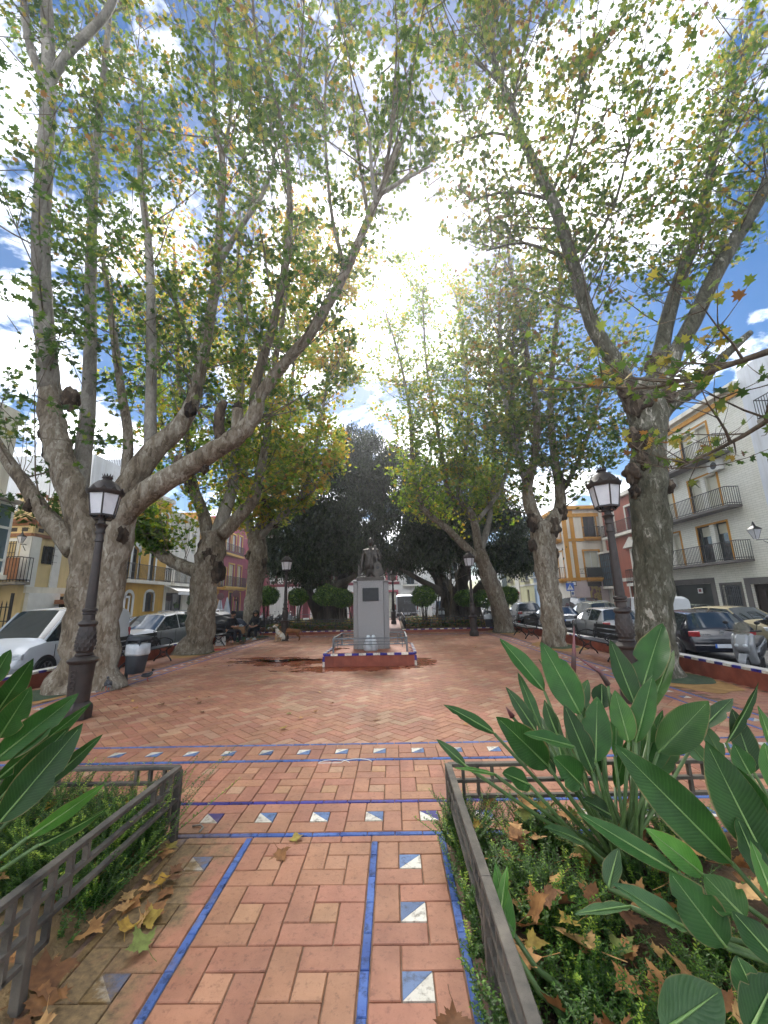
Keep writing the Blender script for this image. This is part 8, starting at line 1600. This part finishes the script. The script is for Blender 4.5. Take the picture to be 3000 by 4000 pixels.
for u, v, s, lab in ((1085, 3318, .17, 'pale star shaped fallen leaf on the path below the cross line'), (1157, 3292, .13, 'curled brown fallen leaf beside the pale one on the path'), (1767, 3935, .17, 'ochre fallen leaf at the foot of the path beside the right hand blue line'), (552, 3612, .17, 'yellow fallen leaf on the dark damp stain left of the path'), (576, 3730, .15, 'pale oval fallen leaf below the damp stain'), (407, 3590, .20, 'long yellow brown leaf leaning against the left fence rails'), (170, 3760, .27, 'largest tan fallen leaf at the bottom left under the fence'), (61, 3950, .2, 'tan fallen leaf at the very bottom left corner'), (522, 3390, .18, 'olive fallen leaf under the left fence'), (651, 3320, .11, 'small rusty curled leaf near the left fence post'), (583, 3290, .16, 'greenish fallen leaf behind the left fence post')):
    p = gp(u, v, .01); drop(p.x, p.y, 0.004 if p.x > -1.55 else zl(p.x, p.y), s, lab, None)
rs = random.Random(44)
for u, v in ((787, 2751), (1188, 2808), (1087, 2852), (1137, 2788), (1481, 2813), (1293, 2753), (1832, 2832), (747, 2727), (520, 2745), (540, 2770), (640, 2760), (690, 2780), (600, 2690), (460, 2700)): p = gp(u, v); drop(p.x, p.y, .004, rs.uniform(.09, .15), 'small dry fallen leaf lying on the open herringbone paving', 'leaves on the herringbone paving')
for i in range(46): drop(rs.uniform(-5.5, 4.4), rs.uniform(6, 20), .004, rs.uniform(.06, .13), 'small dry fallen leaf lying on the open herringbone paving', 'leaves on the herringbone paving')
rs = random.Random(5)
for i in range(200):
    x, y = .5+rs.random()**1.3*2.3, rs.uniform(.9, 3.15); drop(x, y, zr(x, y)+rs.uniform(.03, .12)+.09*max(0, min(1, (y-2.2)/.8))+(.04 if x < .8 else 0), rs.uniform(.08, .18), 'dry brown plane leaf lying among the green cover of the right bed', 'leaves in the right bed', tilt=.45)
for u, v, s in ((2360, 3840, .23), (2100, 3620, .15), (2310, 3660, .16), (2560, 3680, .16), (2270, 3720, .13), (1960, 3300, .19), (1900, 3220, .16), (2150, 3640, .16), (2640, 3700, .15), (1930, 3180, .14)):
    p = gp(u, v, .14); drop(p.x, p.y, zr(p.x, p.y)+.16, s, 'large tan plane leaf lying on top of the green cover of the right bed', 'large leaves on the right bed', tilt=.3)
for i in range(75):
    x, y = -1.72-rs.random()**1.2*1.7, rs.uniform(1.6, 3.2); drop(x, y, zl(x, y)+rs.uniform(0, .06)+(.2*max(0, min(1, (y-2.3)/.8)) if rs.random() < .5 else 0), rs.uniform(.06, .15), 'dry brown plane leaf lying on the soil of the left bed', 'leaves in the left bed', tilt=.4)
for u, v, s in ((500, 3030, .2), (430, 2990, .15), (330, 3060, .15), (360, 3020, .13), (470, 3110, .13), (520, 3000, .14)): p = gp(u, v, .2); drop(p.x, min(p.y, 3.2), .30, s, 'large tan plane leaf lying on top of the green cover of the left bed', 'large leaves on the left bed', tilt=.3)
for i in range(34):
    x, y = rs.uniform(-1.62, -1.3), rs.uniform(1.2, 3.2); drop(x-.1*rs.random(), y, .006, rs.uniform(.07, .15), 'dry brown leaf on the trodden soil between fence and path', 'leaves along the left fence', tilt=.25)
# small things on the ground
p = gp(775, 3240); t = thing('dry_twig', 'short bent pale twig on the paving beside the left fence post', 'twig', (p.x, p.y, .008)); MB().tube([(-.06, .03, 0), (.0, .035, .006), (.035, .0, .004), (.03, -.05, 0)], .007, 6).build('stick', 'bark_pale', t, smooth=True)
p = gp(1340, 2985); t = thing('white_cord', 'thin white cord loop lying across the far blue line', 'cord', (p.x, p.y, .008)); MB().tube([(.14*math.cos(a)*1.2-.1, .10*math.sin(a), 0) for a in np.linspace(.2, 3., 9)]+[(.14*math.cos(a)*1.2+.14, .12*math.sin(a), 0) for a in np.linspace(3., .3, 9)], .003, 5).build('strand', 'white_paint', t)
t = tag(blob('puddle', -3.35, 12.45, .95, .28, .006, pmat('puddle_water', srgb('#2a120c'), srgb('#35180f'), scale=2, rough=.03, spec=.6), w=.9, seed=3), kind='structure')
t = tag(blob('puddle', -4.6, 12.3, .4, .10, .006, 'puddle_water', w=.9, seed=5), kind='structure')
# ================================================================== thin scattering volume added to stand in for lens veil and sun glow
hz = bpy.data.materials.new('lens_veil_haze'); hz.use_nodes = True; t_ = hz.node_tree; t_.nodes.remove(t_.nodes['Principled BSDF'])
pv_ = N(t_, 'ShaderNodeVolumePrincipled'); pv_.inputs['Color'].default_value = (.93, .95, 1, 1); pv_.inputs['Density'].default_value = .0024; pv_.inputs['Anisotropy'].default_value = .74
t_.links.new(pv_.outputs[0], t_.nodes['Material Output'].inputs['Volume'])
tag(MB().span((-115, -75, ST-1), (115, 155, 32)).build('lens_veil_haze', hz), kind='stuff')
